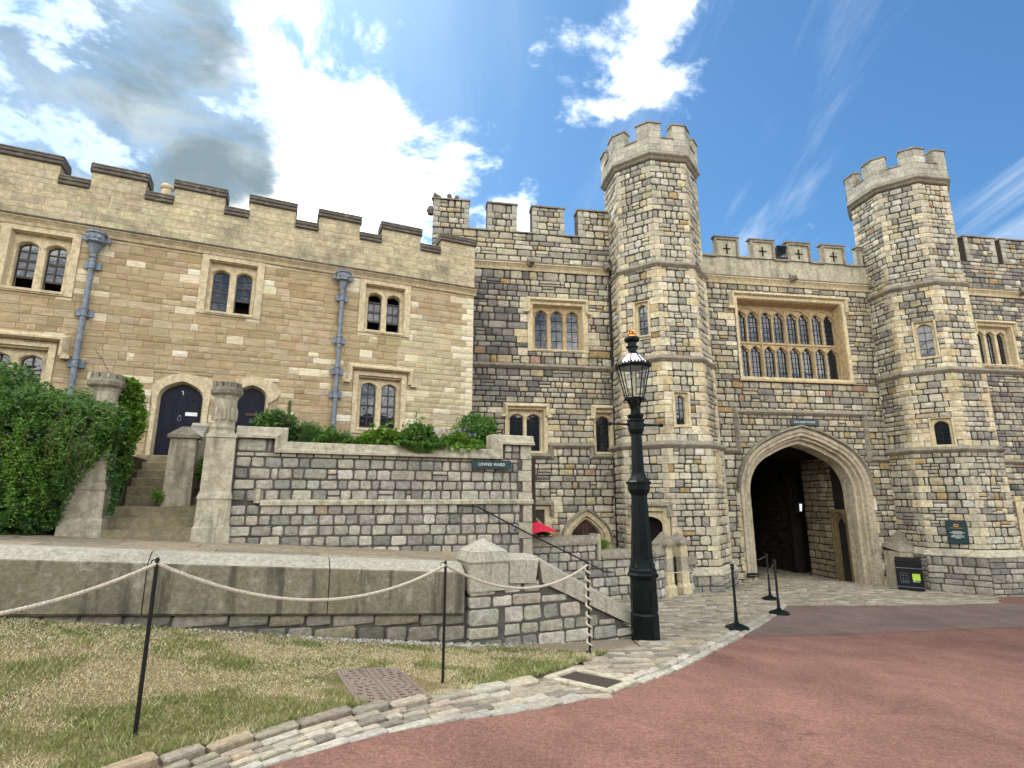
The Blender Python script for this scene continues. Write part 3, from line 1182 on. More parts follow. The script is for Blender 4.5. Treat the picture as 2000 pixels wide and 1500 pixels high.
def pebbles():
    """white flints at the foot of the retaining wall"""
    n = 520
    a = np.r_[_rg.normal(1.9, .8, 400), _rg.uniform(-1.5, 4.4, 120)]
    b = 7.60 - np.abs(_rg.normal(0, .10, n)) - np.clip(a - 2, 0, 3) * .12 * _rg.random(n)
    x = HA[0] * a + HB[0] * b
    y = HA[1] * a + HB[1] * b
    s_ = _rg.uniform(.008, .028, n)
    u = np.array([(1, 0, 0), (0, 1, 0), (-1, 0, 0), (0, -1, 0), (0, 0, .8), (0, 0, -.5)])
    V = u[None] * s_[:, None, None] * _rg.uniform(.6, 1.3, (n, 6, 3)) + np.stack([x, y, terr(x, y) + .022], 1)[:, None]
    f = np.array([(0, 1, 4), (1, 2, 4), (2, 3, 4), (3, 0, 4), (1, 0, 5), (2, 1, 5), (3, 2, 5), (0, 3, 5)])
    F = (f[None] + (np.arange(n) * 6)[:, None, None]).reshape(-1, 3)
    T = np.repeat(_rg.uniform(.25, .55, (n, 1)) * np.array([[1, .95, .85]]), 6, 0)
    ob = np_mesh('pebbles', V.reshape(-1, 3), F, 'blade', None, T, 'stuff')
    ob['label'] = 'white flint pebbles scattered along the foot of the retaining wall'
    ob['category'] = 'pebbles'


pebbles()

# ------------------------------------------------------------------ kerb band and sett paving
rng = random.Random(11)
DR_C, DR_A = (.87, 6.50), R(-38)     # drain grate


def near_drain(x, y, m=.0):
    dx, dy = x - DR_C[0], y - DR_C[1]
    c, s_ = math.cos(DR_A), math.sin(DR_A)
    return abs(dx * c + dy * s_) < .44 + m and abs(-dx * s_ + dy * c) < .33 + m


def kerb_band():
    th = Thing('kerb', None, None, 'W', (-1, 5, tz(-1, 5)), kind='structure')
    ms = Masonry(th, rng, 'sett', 'kerb_stone')
    kb = poly_interp([tuple(p) for p in kerb if p[1] > 2.2], 160)
    ed = poly_interp([tuple(p) for p in edge_a if -2.95 < p[0] < .70 and p[1] > 1.6], len(kb))
    full = [(0.0, .25, .28, .52, 1), (.26, .44, .16, .34, 0), (.44, .62, .14, .30, 0), (.62, .79, .16, .34, 0), (.80, 1.0, .26, .5, 2)]
    L = float(np.sum(np.hypot(*np.diff(kb, axis=0).T)))
    for t0, t1, w0, w1, kind in full:
        s_ = 0.
        while s_ < L:
            w = rng.uniform(w0, w1)
            f = (s_ + w / 2) / L * (len(kb) - 1)
            i = min(int(f), len(kb) - 2)
            fr = f - i
            K = kb[i] * (1 - fr) + kb[i + 1] * fr
            E = ed[i] * (1 - fr) + ed[i + 1] * fr
            dr = ed[i + 1] - ed[i]
            tm = (t0 + t1) / 2
            p = K * (1 - tm) + E * tm
            wid = float(np.hypot(*(E - K))) * (t1 - t0)
            ang = math.atan2(dr[1], dr[0]) + rng.uniform(-.05, .05)
            if not near_drain(p[0], p[1], .02):
                zz = tz(p[0], p[1])
                up = .03 if kind == 1 else .006
                ms.stone((p[0], p[1], zz + up + rng.uniform(-.008, .008)), ang, (w - .02) * .97, max(.06, wid - .015), pick(rng, P_SETT if kind != 2 else [(1, (.42, .39, .33)), (1, (.36, .33, .28))]), 1, True, dep=.12)
            s_ += w
    ms.finish(300)


kerb_band()


def paving():
    th = Thing('pavement', None, None, 'W', (4, 12, tz(4, 12)), kind='structure')
    ms = Masonry(th, rng, 'sett', 'sett')
    left = [(.46, 6.80), (.90, 7.42), (1.28, 7.95), (1.95, 8.72), hb(5.7, 7.6), hb(5.7, 11.7), hb(9.4, 11.75), (3.75, 14.35), (4.6, 15.6), (4.2, 16.6), (5.6, 16.2), (6.6, 16.8), (7.0, 19.0), (9.3, 19.6), (9.3, 27), (13.6, 27.5), (13.6, 20), (13.2, 18.6), (14.8, 18.9)]
    right = [(14.4, 17.0), (13.35, 15.62), (11.14, 14.68), (8.99, 14.4), (6.72, 14.05)]
    ep = [tuple(p) for p in edge_a if p[0] > .62 and p[1] > 5.6]
    poly = np.array(left + right + ep[::-1])
    # stone bed under the setts, as one sheet
    xs = np.arange(.4, 15, .25)
    ys = np.arange(5.5, 27, .25)
    V, F = [], []
    idx = {}
    PP = np.array([(x + .125, y + .125) for x in xs for y in ys])
    ok = inside(PP, poly)
    for (x, y), o in zip(PP, ok):
        if not o:
            continue
        q = []
        for dx, dy in ((-.125, -.125), (.125, -.125), (.125, .125), (-.125, .125)):
            k = (round(x + dx, 3), round(y + dy, 3))
            if k not in idx:
                idx[k] = len(V)
                V.append((k[0] - th.o.x, k[1] - th.o.y, tz(*k) - .006 - th.o.z))
            q.append(idx[k])
        F.append(q)
    np_mesh('paving_bed', np.array(V), np.array(F), 'dirt', th.root)
    # edge row along the asphalt
    E = poly_interp([tuple(p) for p in edge_a if p[0] > 1.25], 400)
    for rowo, w0, w1, hh in ((.08, .22, .36, .13), (.225, .18, .32, .13)):
        s_ = 0.
        L = float(np.sum(np.hypot(*np.diff(E, axis=0).T)))
        while s_ < L:
            w = rng.uniform(w0, w1)
            i = min(398, int((s_ + w / 2) / L * 399))
            d = E[i + 1] - E[i]
            ang = math.atan2(d[1], d[0])
            p = E[i] + np.array([-math.sin(ang), math.cos(ang)]) * rowo
            if not near_drain(p[0], p[1], .04):
                ms.stone((p[0], p[1], tz(p[0], p[1]) + .012 + rng.uniform(-.004, .004)), ang, w - .018, hh - .012, pick(rng, [(2, (.39, .355, .30)), (1, (.33, .30, .25)), (1, (.45, .41, .35))]), 1, True, dep=.1)
            s_ += w
    # courses across the path
    ang = AG - R(7)
    ca, sa = math.cos(ang), math.sin(ang)
    v = -2.
    while v < 24:
        hh = rng.uniform(.115, .16)
        u = -4. + rng.random() * .3
        while u < 22:
            w = rng.uniform(.2, .38)
            x, y = u * ca - v * sa, u * sa + v * ca + 5
            u += w
            if x < .3 or x > 15 or y < 5.5 or y > 25:
                continue
            pp = np.array([[x, y]])
            if not inside(pp, poly)[0] or near_drain(x, y, .06):
                continue
            de = np.min(np.hypot(E[:, 0] - x, E[:, 1] - y))
            if de < .29 and y < 14:
                continue
            ms.stone((x, y, tz(x, y) + .010 + rng.uniform(-.007, .007)), ang + rng.uniform(-.03, .03), w - .02, hh - .015, pick(rng, P_SETT), 1, True, dep=.1)
        v += hh
    ms.finish(300)


paving()


def drain():
    c, s_ = math.cos(DR_A), math.sin(DR_A)
    t = Thing('drain_grate', 'ribbed rusty drain grate in a pale stone frame at the edge of the red road', 'drain', 'W', (*DR_C, tz(*DR_C)))
    z0 = tz(*DR_C) + .008

    def xf(mb):
        out = []
        for x, y, z in mb.v:
            X_, Y_ = DR_C[0] + x * c - y * s_, DR_C[1] + x * s_ + y * c
            out.append((X_, Y_, z + tz(X_, Y_)))
        mb.v = out
        return mb
    fr = [(-.42, .42, -.32, -.215), (-.42, .42, .215, .32), (-.42, -.31, -.21, .21), (.31, .42, -.21, .21)]
    for x0, x1, y0, y1 in fr:
        t.part('frame_stone', xf(MB().rbox(x0, x1, y0, y1, -.05, .028, .012)), 'cope_pale')
    t.part('sump', xf(MB().box(-.31, .31, -.21, .21, -.09, -.06)), 'dark')
    for i in range(11):
        y = -.19 + i * .38 / 10
        b = MB()
        n = 14
        for k in range(n):
            xa, xb = -.305 + .61 * k / n, -.305 + .61 * (k + 1) / n
            wa, wb = .012 * math.sin(xa * 9), .012 * math.sin(xb * 9)
            b.hexa([(xa, y + wa - .008, -.03), (xb, y + wb - .008, -.03), (xb, y + wb + .008, -.03), (xa, y + wa + .008, -.03)], [(xa, y + wa - .007, .012), (xb, y + wb - .007, .012), (xb, y + wb + .007, .012), (xa, y + wa + .007, .012)])
        t.part('rib', xf(b), 'grate')


drain()


def manhole():
    t = Thing('manhole_cover', 'square cast iron manhole cover with raised studs sunk in the dry turf', 'manhole cover', 'W', (*MH, tz(*MH)))
    an = R(-61)
    c, s_ = math.cos(an), math.sin(an)

    def xf(mb):
        out = []
        for x, y, z in mb.v:
            X_, Y_ = MH[0] + x * c - y * s_, MH[1] + x * s_ + y * c
            out.append((X_, Y_, z + tz(X_, Y_)))
        mb.v = out
        return mb
    t.part('plate', xf(MB().rbox(-.48, .48, -.30, .30, -.03, .020, .008)), 'cast')
    fr = MB()
    for x0, x1, y0, y1 in ((-.52, .52, -.34, -.305), (-.52, .52, .305, .34), (-.52, -.485, -.305, .305), (.485, .52, -.305, .305)):
        fr.box(x0, x1, y0, y1, -.03, .017)
    t.part('frame', xf(fr), 'cast')
    st = MB()
    for ring, n in ((.10, 6), (.17, 11), (.24, 16), (.31, 20), (.38, 24), (.45, 28)):
        for i in range(n):
            a = 2 * PI * i / n
            x, y = ring * math.cos(a), ring * math.sin(a)
            if abs(y) < .045 or abs(y) > .28 or abs(x) > .45:
                continue
            k = len(st.v)
            st.box(-.011, .011, -.022, .022, .018, .030)
            st.v[k:] = [(x + p[0] * math.cos(a) - p[1] * math.sin(a), y + p[0] * math.sin(a) + p[1] * math.cos(a), p[2]) for p in st.v[k:]]
    for sx in (-1, 1):
        st.box(-.44, .44, sx * .03 - .008, sx * .03 + .008, .018, .030)
    ob = t.part('stud', xf(st), 'cast')


manhole()

# ------------------------------------------------------------------ raised path and its retaining wall (house frame: a along, b back)
def path():
    t = Thing('path', None, None, 'H', (0, 9.5, zpath(0)), kind='structure')
    bed = MB().hexa([(-16, 8.16, zpath(-16) - .5), (3.95, 8.16, zpath(3.95) - .5), (3.95, 10.88, zpath(3.95) - .5), (-16, 10.88, zpath(-16) - .5)], [(-16, 8.16, zpath(-16) - .012), (3.95, 8.16, zpath(3.95) - .012), (3.95, 10.88, zpath(3.95) - .012), (-16, 10.88, zpath(-16) - .012)])
    t.part('bed', bed, 'dirt')
    b = 8.16
    rows = [.62, .82, .70, .58]
    for h in rows:
        a = -8.5 - rng.random()
        while a < 3.95:
            w = min(rng.uniform(.8, 1.7), 3.95 - a)
            if w < .1:
                break
            g = .006
            q = [(a + g, b + g), (a + w - g, b + g), (a + w - g, b + h - g), (a + g, b + h - g)]
            dz = rng.uniform(-.004, .006)
            ob = t.part('flagstone', MB().hexa([(x, y, zpath(x) - .05) for x, y in q], [(x, y, zpath(x) + dz) for x, y in q]), 'flag')
            ob.color = (*pick(rng, P_FLAG), 1)
            a += w
        b += h
    # steps that go down beyond the pier
    for i in range(6):
        a0 = 3.95 + i * .29
        z1 = zpath(3.95) - .165 * (i + 1)
        t.part('step', MB().rbox(a0, a0 + .31, 8.14, 10.9, z1 - .6, z1, .015), 'step')


path()


def retaining_wall():
    t = Thing('retaining_wall', 'low retaining wall with long chamfered granite coping below the raised path', 'wall', 'H', (0, 7.7, -.1))
    zt = lambda a: zpath(a) + .085
    core = MB()
    aa = [-16, -2.45, .86, 2.77, 3.4, 5.62]
    core.hexa([(-16, 7.79, -1.5), (2.8, 7.79, -1.5), (2.8, 8.14, -1.5), (-16, 8.14, -1.5)], [(-16, 7.79, zt(-16) - .45), (2.8, 7.79, zt(2.8) - .45), (2.8, 8.14, zt(2.8) - .45), (-16, 8.14, zt(-16) - .45)])
    core.hexa([(2.8, 7.70, -1.5), (3.9, 7.70, -1.5), (3.9, 8.06, -1.5), (2.8, 8.06, -1.5)], [(2.8, 7.70, .36), (3.9, 7.70, .36), (3.9, 8.06, .36), (2.8, 8.06, .36)])
    core.hexa([(3.9, 7.70, -1.5), (5.6, 7.70, -1.5), (5.6, 8.06, -1.5), (3.9, 8.06, -1.5)], [(3.9, 7.70, .36), (5.6, 7.70, -.50), (5.6, 8.06, -.50), (3.9, 8.06, .36)])
    t.part('core', core, 'mortar_grey')
    js = [-8.2, -6.1, -4.0, -2.9 + .0, -1.195, .835, 2.70]
    for i in range(len(js) - 1):
        a0, a1 = js[i] + .006, js[i + 1] - .006
        dy = rng.uniform(-.006, .006)
        prof = [(7.72 + dy, -.69), (7.69 + dy, -.66), (7.69 + dy, -.125), (7.70 + dy, -.11), (7.855 + dy, -.012), (7.88 + dy, 0), (8.15, 0), (8.15, -.69)]
        v = [(a0, y, zt(a0) + z) for y, z in prof] + [(a1, y, zt(a1) + z) for y, z in prof]
        n = len(prof)
        f = [tuple(range(n)), tuple(range(2 * n - 1, n - 1, -1))] + [(k, n + k, n + (k + 1) % n, (k + 1) % n) for k in range(n)]
        ob = t.part('coping_block', MB().add(v, f), 'granite')
        ob.data.materials.append(M['granite_top'])
        ob.data.polygons[2 + 3].material_index = 1
        ob.data.polygons[2 + 4].material_index = 1
        ob.data.polygons[2 + 5].material_index = 1
    # end pier with a pyramid top
    pm = MB()
    a0, a1, b0, b1 = 2.73, 3.37, 7.60, 8.22
    r = lambda i, z: [(a0 + i, b0 + i, z), (a1 - i, b0 + i, z), (a1 - i, b1 - i, z), (a0 + i, b1 - i, z)]
    pm.hexa(r(.02, .25), r(.02, .62)).hexa(r(.02, .62), r(.0, .66)).hexa(r(0, .66), r(.04, .80))
    t.part('pier', pm, 'granite_pale')
    cm = MB()
    cm.add(r(.035, .795) + [((a0 + a1) / 2, (b0 + b1) / 2, .975)], [(0, 1, 4), (1, 2, 4), (2, 3, 4), (3, 0, 4)])
    t.part('pier_cap', cm, 'granite_pale')
    t.part('pier_base', MB().rbox(2.79, 3.32, 7.66, 8.15, -1.2, .255, .02), 'mortar_grey')
    # sloping coping of the stair side
    for (p0, p1, q0, q1) in ((3.375, 3.86, .725, .70), (3.872, 5.64, .695, -.235)):
        lo0, lo1 = q0 - .39, q1 - .39
        if p0 > 3.8:
            lo1 = q1 - .25
        prof0 = [(7.64, lo0), (7.64, q0 - .06), (7.80, q0), (8.12, q0), (8.12, lo0)]
        prof1 = [(7.64, lo1), (7.64, q1 - .06), (7.80, q1), (8.12, q1), (8.12, lo1)]
        sh = .06 if p0 > 3.8 else -.06
        v = [(p0 + (sh if z < q0 - .2 and p0 > 3.8 else 0), y, z) for y, z in prof0] + [(p1 - (.06 if (z < q1 - .2 and p0 < 3.8) else 0), y, z) for y, z in prof1]
        f = [tuple(range(5)), tuple(range(9, 4, -1))] + [(k, 5 + k, 5 + (k + 1) % 5, (k + 1) % 5) for k in range(5)]
        ob = t.part('coping_block', MB().add(v, f), 'granite_pale')
        ob.data.materials.append(M['granite_top'])
        ob.data.polygons[2 + 1].material_index = 1
        ob.data.polygons[2 + 2].material_index = 1
    # stones below
    ms = Masonry(t, rng, 'garden_stone')
    PW = [(3, (.25, .235, .19)), (2, (.20, .19, .155)), (2, (.31, .29, .235)), (1, (.16, .155, .13)), (1, (.29, .25, .18))]
    a = -7.5
    gz = lambda a_: float(np.interp(a_, _W[:, 0], _W[:, 1]))
    for ci in range(4):
        a = -7.5 + rng.random() * .3
        while a < 2.7:
            w = rng.uniform(.3, .62)
            m = a + w / 2
            zt_ = zt(m) - .665 - ci * .21 - (.0)
            h = .21 if ci else .17
            if ci:
                zt_ += .04
            if zt_ > gz(m) - .05:
                ms.wall([(a, min(a + w, 2.75), zt_ - h, zt_, pick(rng, PW))], lambda u, y: (u, y), y=7.755, gap=.024)
            a += w
    tops = lambda a_: .335 if a_ < 3.9 else .30 - (a_ - 3.9) * .50
    rows = courses(rng, -.95, .36, .17, .23)
    for za, zb in rows:
        a = 2.75
        while a < 5.6:
            w = rng.uniform(.2, .5)
            m = a + w / 2
            if za < tops(a + w) and zb > gz(m) - .12:
                ms.wall([(a, min(a + w, 5.6), za, min(zb, tops(a + w) + .06), pick(rng, P_GARDEN))], lambda u, y: (u, y), y=(7.65 if m < 3.32 else 7.68), gap=.024)
            a += w
    ms.finish(300)


retaining_wall()


# ------------------------------------------------------------------ garden wall with the LOWER WARD sign
GB = 10.85


def garden_wall():
    t = Thing('garden_wall', 'grey squared stone garden wall with stepped pale coping carrying the LOWER WARD sign', 'wall', 'H', (2.4, GB, .5))
    z0 = -1.0
    core = MB().box(-.58, 5.30, GB + .05, GB + .38, z0, 2.36)
    core.box(-.58, .05, GB + .05, GB + .38, 2.36, 2.62).box(4.66, 5.30, GB + .05, GB + .38, 2.36, 2.70)
    t.part('core', core, 'mortar_grey')
    # lower part stands a little proud
    low = MB().hexa([(-.58, GB + .025, z0), (5.32, GB + .025, z0), (5.32, GB + .06, z0), (-.58, GB + .06, z0)], [(-.58, GB + .025, 1.44), (5.32, GB + .025, 1.44), (5.32, GB + .06, 1.44), (-.58, GB + .06, 1.44)])
    t.part('plinth_core', low, 'mortar_grey')
    ms = Masonry(t, rng, 'garden_stone')
    at = lambda u, y: (u, y)
    rows = courses(rng, 1.50, 2.38, .165, .20)
    ms.wall(fill(rng, -.56, 5.0, rows, .19, .32, P_GARDEN, split=.03), at, y=GB + .02, gap=.025)
    # dressed right end
    for i, (za, zb) in enumerate(courses(rng, .1, 2.38, .26, .36)):
        wq = (.33, .22)[i % 2]
        ms.wall([(5.33 - wq, 5.335, za, zb, pick(rng, [(2, (.48, .44, .34)), (1, (.42, .385, .30))], .06), 0)], at, y=GB + (.012 if za > 1.45 else -.005))
    ms.wall(fill(rng, -.56, .03, courses(rng, 2.38, 2.63, .2, .26), .3, .45, P_GARDEN, split=0), at, y=GB + .02)
    ms.wall(fill(rng, 4.68, 5.05, courses(rng, 2.38, 2.70, .14, .18), .2, .3, P_GARDEN, split=0), at, y=GB + .02)
    ms.wall([(5.06, 5.335, 2.38, 2.69, (.47, .43, .33), 0)], at, y=GB + .012)
    # lower courses fall with the path
    for ci in range(6):
        a = -.57
        while a < 5.05:
            w = min(rng.uniform(.2, .36), 5.05 - a)
            if w < .09:
                break
            m = a + w / 2
            zb_ = 1.44 - ci * .185 - .012 * m * ci / 2
            za_ = zb_ - .185 - .006 * m
            if zb_ > zpath(m) - .03:
                ms.wall([(a, a + w, za_, zb_, pick(rng, P_GARDEN))], at, y=GB + .002, gap=.025)
            a += w
    ms.finish(300)
    # band
    band = [(0, -.05), (.055, -.04), (.055, .02), (0, .06)]
    for x0, x1 in ((-.1, .95), (.955, 1.85), (1.855, 2.9), (2.905, 4.0), (4.005, 5.345)):
        mb = MB().sweep([(o - GB, u) for o, u in band], [(x0, 1.47), (x1, 1.47)])
        t.part('band_stone', mb, 'cope_pale')
    t.part('band_stone', MB().sweep([(o - GB, u) for o, u in band], [(-.15, 1.72), (-.15, 1.47)][::-1]), 'cope_pale')
    # coping
    prof = [(-.42, .0), (.07, .0), (.07, .045), (.02, .09), (.0, .19), (-.04, .215), (-.38, .215), (-.42, .19)]

    def cope(pts):
        return MB().sweep([(o - GB, u) for o, u in prof], pts)
    t.part('coping', cope([(-.59, 2.63), (.06, 2.63), (.06, 2.375), (2.35, 2.375)]), 'cope_pale')
    t.part('coping', cope([(2.355, 2.375), (4.60, 2.375), (4.60, 2.70), (5.38, 2.70)]), 'cope_pale')


garden_wall()


def plaque_sign(name, label, frame, o, w, h, body, size, width, rz=0., at=None):
    t = Thing(name, label, 'sign', frame, o)
    x, y, z = o
    bd = MB().rbox(x - w / 2, x + w / 2, y - .03, y, z - h / 2, z + h / 2, .006)
    p = t.part('board', bd, 'sign')
    fr = MB()
    for a, b, c, d in ((x - w / 2, x + w / 2, z + h / 2 - .012, z + h / 2), (x - w / 2, x + w / 2, z - h / 2, z - h / 2 + .012), (x - w / 2, x - w / 2 + .012, z - h / 2 + .012, z + h / 2 - .012), (x + w / 2 - .012, x + w / 2, z - h / 2 + .012, z + h / 2 - .012)):
        fr.box(a, b, y - .036, y - .0305, c, d)
    t.part('border', fr, 'sign')
    lettering(body, size, (x, y - .034, z), 0, t.root, width, o=t.o)
    return t


plaque_sign('name_sign', 'small dark green sign reading LOWER WARD on the grey garden wall', 'H', (4.345, GB - .035, 2.25), .89, .17, 'LOWER WARD', .090, .60)


def handrail():
    mb = MB()
    y = GB - .09
    mb.tube([(3.58, y, 1.36), (3.64, y, 1.395), (4.02, y, 1.375), (5.2, y, .80), (6.3, y, .30), (7.1, y, -.08), (7.3, y, -.10)], .016, 8)
    t = Thing('handrail', 'thin black iron handrail sloping down the right end of the garden wall', 'handrail', 'H', (4.5, GB, .9))
    t.part('rail', mb, 'iron')
    for a, z in ((3.7, 1.36), (4.9, .93)):
        t.part('bracket', MB().tube([(a, y, z), (a, y - .0, z - .06), (a, GB + .03, z - .06)], .009, 6), 'iron')


handrail()

# ------------------------------------------------------------------ garden behind the wall, piers and steps
def beds():
    t = Thing('garden_bed', None, None, 'H', (2, 12.5, 2.4), kind='structure')
    t.part('soil', MB().box(-.56, 5.6, GB + .36, 14.95, 1.0, 2.42), 'soil')
    t.part('soil', MB().box(-12, -2.42, GB + .1, 14.95, 1.0, 2.35), 'soil')


beds()


def garden_pier(am, label):
    t = Thing('gate_pier', label, 'pier', 'H', (am, GB, zpath(am)), group='stone piers at the garden steps')
    q = lambda i, z: [(am - i, GB - i + .05, z), (am + i, GB - i + .05, z), (am + i, GB + i + .05, z), (am - i, GB + i + .05, z)]
    z0 = zpath(am) - .08
    t.part('plinth', MB().hexa(q(.29, z0), q(.285, z0 + .32)).hexa(q(.285, z0 + .32), q(.262, z0 + .36)), 'pier')
    t.part('lower_block', MB().hexa(q(.262, z0 + .362), q(.255, z0 + .80)).hexa(q(.27, z0 + .802), q(.262, z0 + .86)).hexa(q(.262, z0 + .86), q(.235, z0 + .93)), 'pier')
    t.part('shaft', MB().hexa(q(.235, z0 + .932), q(.228, 2.60)).hexa(q(.245, 2.602), q(.235, 2.66)), 'pier')
    oc = MB().lathe([(.235, 2.66), (.20, 2.74), (.215, 2.79), (.18, 2.85), (.178, 3.12), (.195, 3.30), (.225, 3.36)], 8, am, GB + .05, PI / 8)
    t.part('neck', oc, 'pier')
    for k in range(8):
        an = PI / 4 * k
        cx, cy = am + .176 * math.cos(an), GB + .05 + .176 * math.sin(an)
        t.part('carved_panel', MB().lathe([(.03, 2.92), (.035, 2.97), (.035, 3.1), (.01, 3.16)], 6, cx, cy), 'pier')
    cap = MB().lathe([(.225, 3.362), (.262, 3.40), (.27, 3.46), (.245, 3.50), (.235, 3.52)], 20, am, GB + .05)
    t.part('cap', cap, 'cope_grey')
    for k in range(12):
        a0 = 2 * PI * k / 12
        m = MB()
        pts = [(r * math.cos(a0 + d), r * math.sin(a0 + d)) for r, d in ((.15, -.16), (.24, -.2), (.24, .2), (.15, .16))]
        m.hexa([(am + x, GB + .05 + y, 3.515) for x, y in pts], [(am + x * .97, GB + .05 + y * .97, 3.60) for x, y in pts])
        t.part('crown_block', m, 'cope_grey')


garden_pier(-2.62, 'weathered stone pier half buried in climbing greenery left of the steps')
garden_pier(-.81, 'tall pale stone pier at the left end of the grey garden wall')


def garden_steps():
    t = Thing('garden_steps', 'worn stone steps rising between two piers to the navy door', 'steps', 'H', (-1.75, GB, .9))
    z = zpath(-1.75)
    zs = [1.075, 1.25, 1.43]
    bs = [10.62, 10.98, 11.34]
    for b, zt_ in zip(bs, zs):
        w0, w1 = (-2.42, -1.10)
        if b < 10.7:
            w1 = -1.08
        v = MB()
        n = 6
        for i in range(n):
            x0, x1 = w0 + (w1 - w0) * i / n, w0 + (w1 - w0) * (i + 1) / n
            d0, d1 = .02 * math.sin(PI * i / n), .02 * math.sin(PI * (i + 1) / n)
            v.hexa([(x0, b, zt_ - .5), (x1, b, zt_ - .5), (x1, b + 1.1, zt_ - .5), (x0, b + 1.1, zt_ - .5)], [(x0, b, zt_ - d0), (x1, b, zt_ - d1), (x1, b + 1.1, zt_ - d1), (x0, b + 1.1, zt_ - d0)])
        t.part('step', v, 'step')
    for i in range(6):
        zt_ = 1.60 + i * .172
        b = 12.0 + i * .36
        t.part('step', MB().rbox(-2.62, -1.72, b, b + .5, zt_ - .5, zt_, .012), 'step')
    t.part('landing', MB().rbox(-3.1, -.9, 14.1, 14.95, 1.9, 2.44, .01), 'step')
    for i in range(4):
        zt_ = 1.58 + i * .18
        t.part('step', MB().rbox(-1.28, -.62, 12.0 + i * .35, 12.5 + i * .35, zt_ - .5, zt_, .012), 'step')
    t.part('back_wall', MB().box(-2.95, -2.63, GB + .3, 14.9, 1.0, 2.36), 'mortar_grey')


garden_steps()


def stair_parapet():
    t = Thing('stair_parapet', 'short stone post with pyramid cap and sloping parapet beside the steps', 'parapet', 'H', (-1.5, 11.8, 1.4))
    q = lambda i, z, y0=11.72, y1=12.12: [(-1.72 - i, y0 - i, z), (-1.30 + i, y0 - i, z), (-1.30 + i, y1 + i, z), (-1.72 - i, y1 + i, z)]
    t.part('post', MB().hexa(q(.02, 1.40), q(.01, 2.30)).hexa(q(.01, 2.302), q(0, 2.66)), 'pier')
    cm = MB().hexa(q(.05, 2.662), q(.05, 2.72))
    c = (-1.51, 11.92)
    cm.hexa(q(.05, 2.72), [(c[0] - .06, c[1] - .06, 2.89), (c[0] + .06, c[1] - .06, 2.89), (c[0] + .06, c[1] + .06, 2.89), (c[0] - .06, c[1] + .06, 2.89)])
    t.part('cap', cm, 'cope_grey')
    w = MB().hexa([(-1.66, 12.13, 1.4), (-1.36, 12.13, 1.4), (-1.36, 14.3, 1.4), (-1.66, 14.3, 1.4)], [(-1.66, 12.13, 2.5), (-1.36, 12.13, 2.5), (-1.36, 14.3, 3.25), (-1.66, 14.3, 3.25)])
    t.part('parapet', w, 'pier')
    ms = Masonry(t, rng, 'garden_stone', 'coping_stone')
    for i in range(9):
        f = (i + .5) / 9
        ms.stone((-1.51, 12.13 + 2.17 * f, 2.52 + .75 * f), 0, .36, .22, pick(rng, P_GARDEN), 1, True, dep=.09)
    ms.finish()


stair_parapet()


# ------------------------------------------------------------------ the honey stone house
HK = 1.1
HBp = 13.5


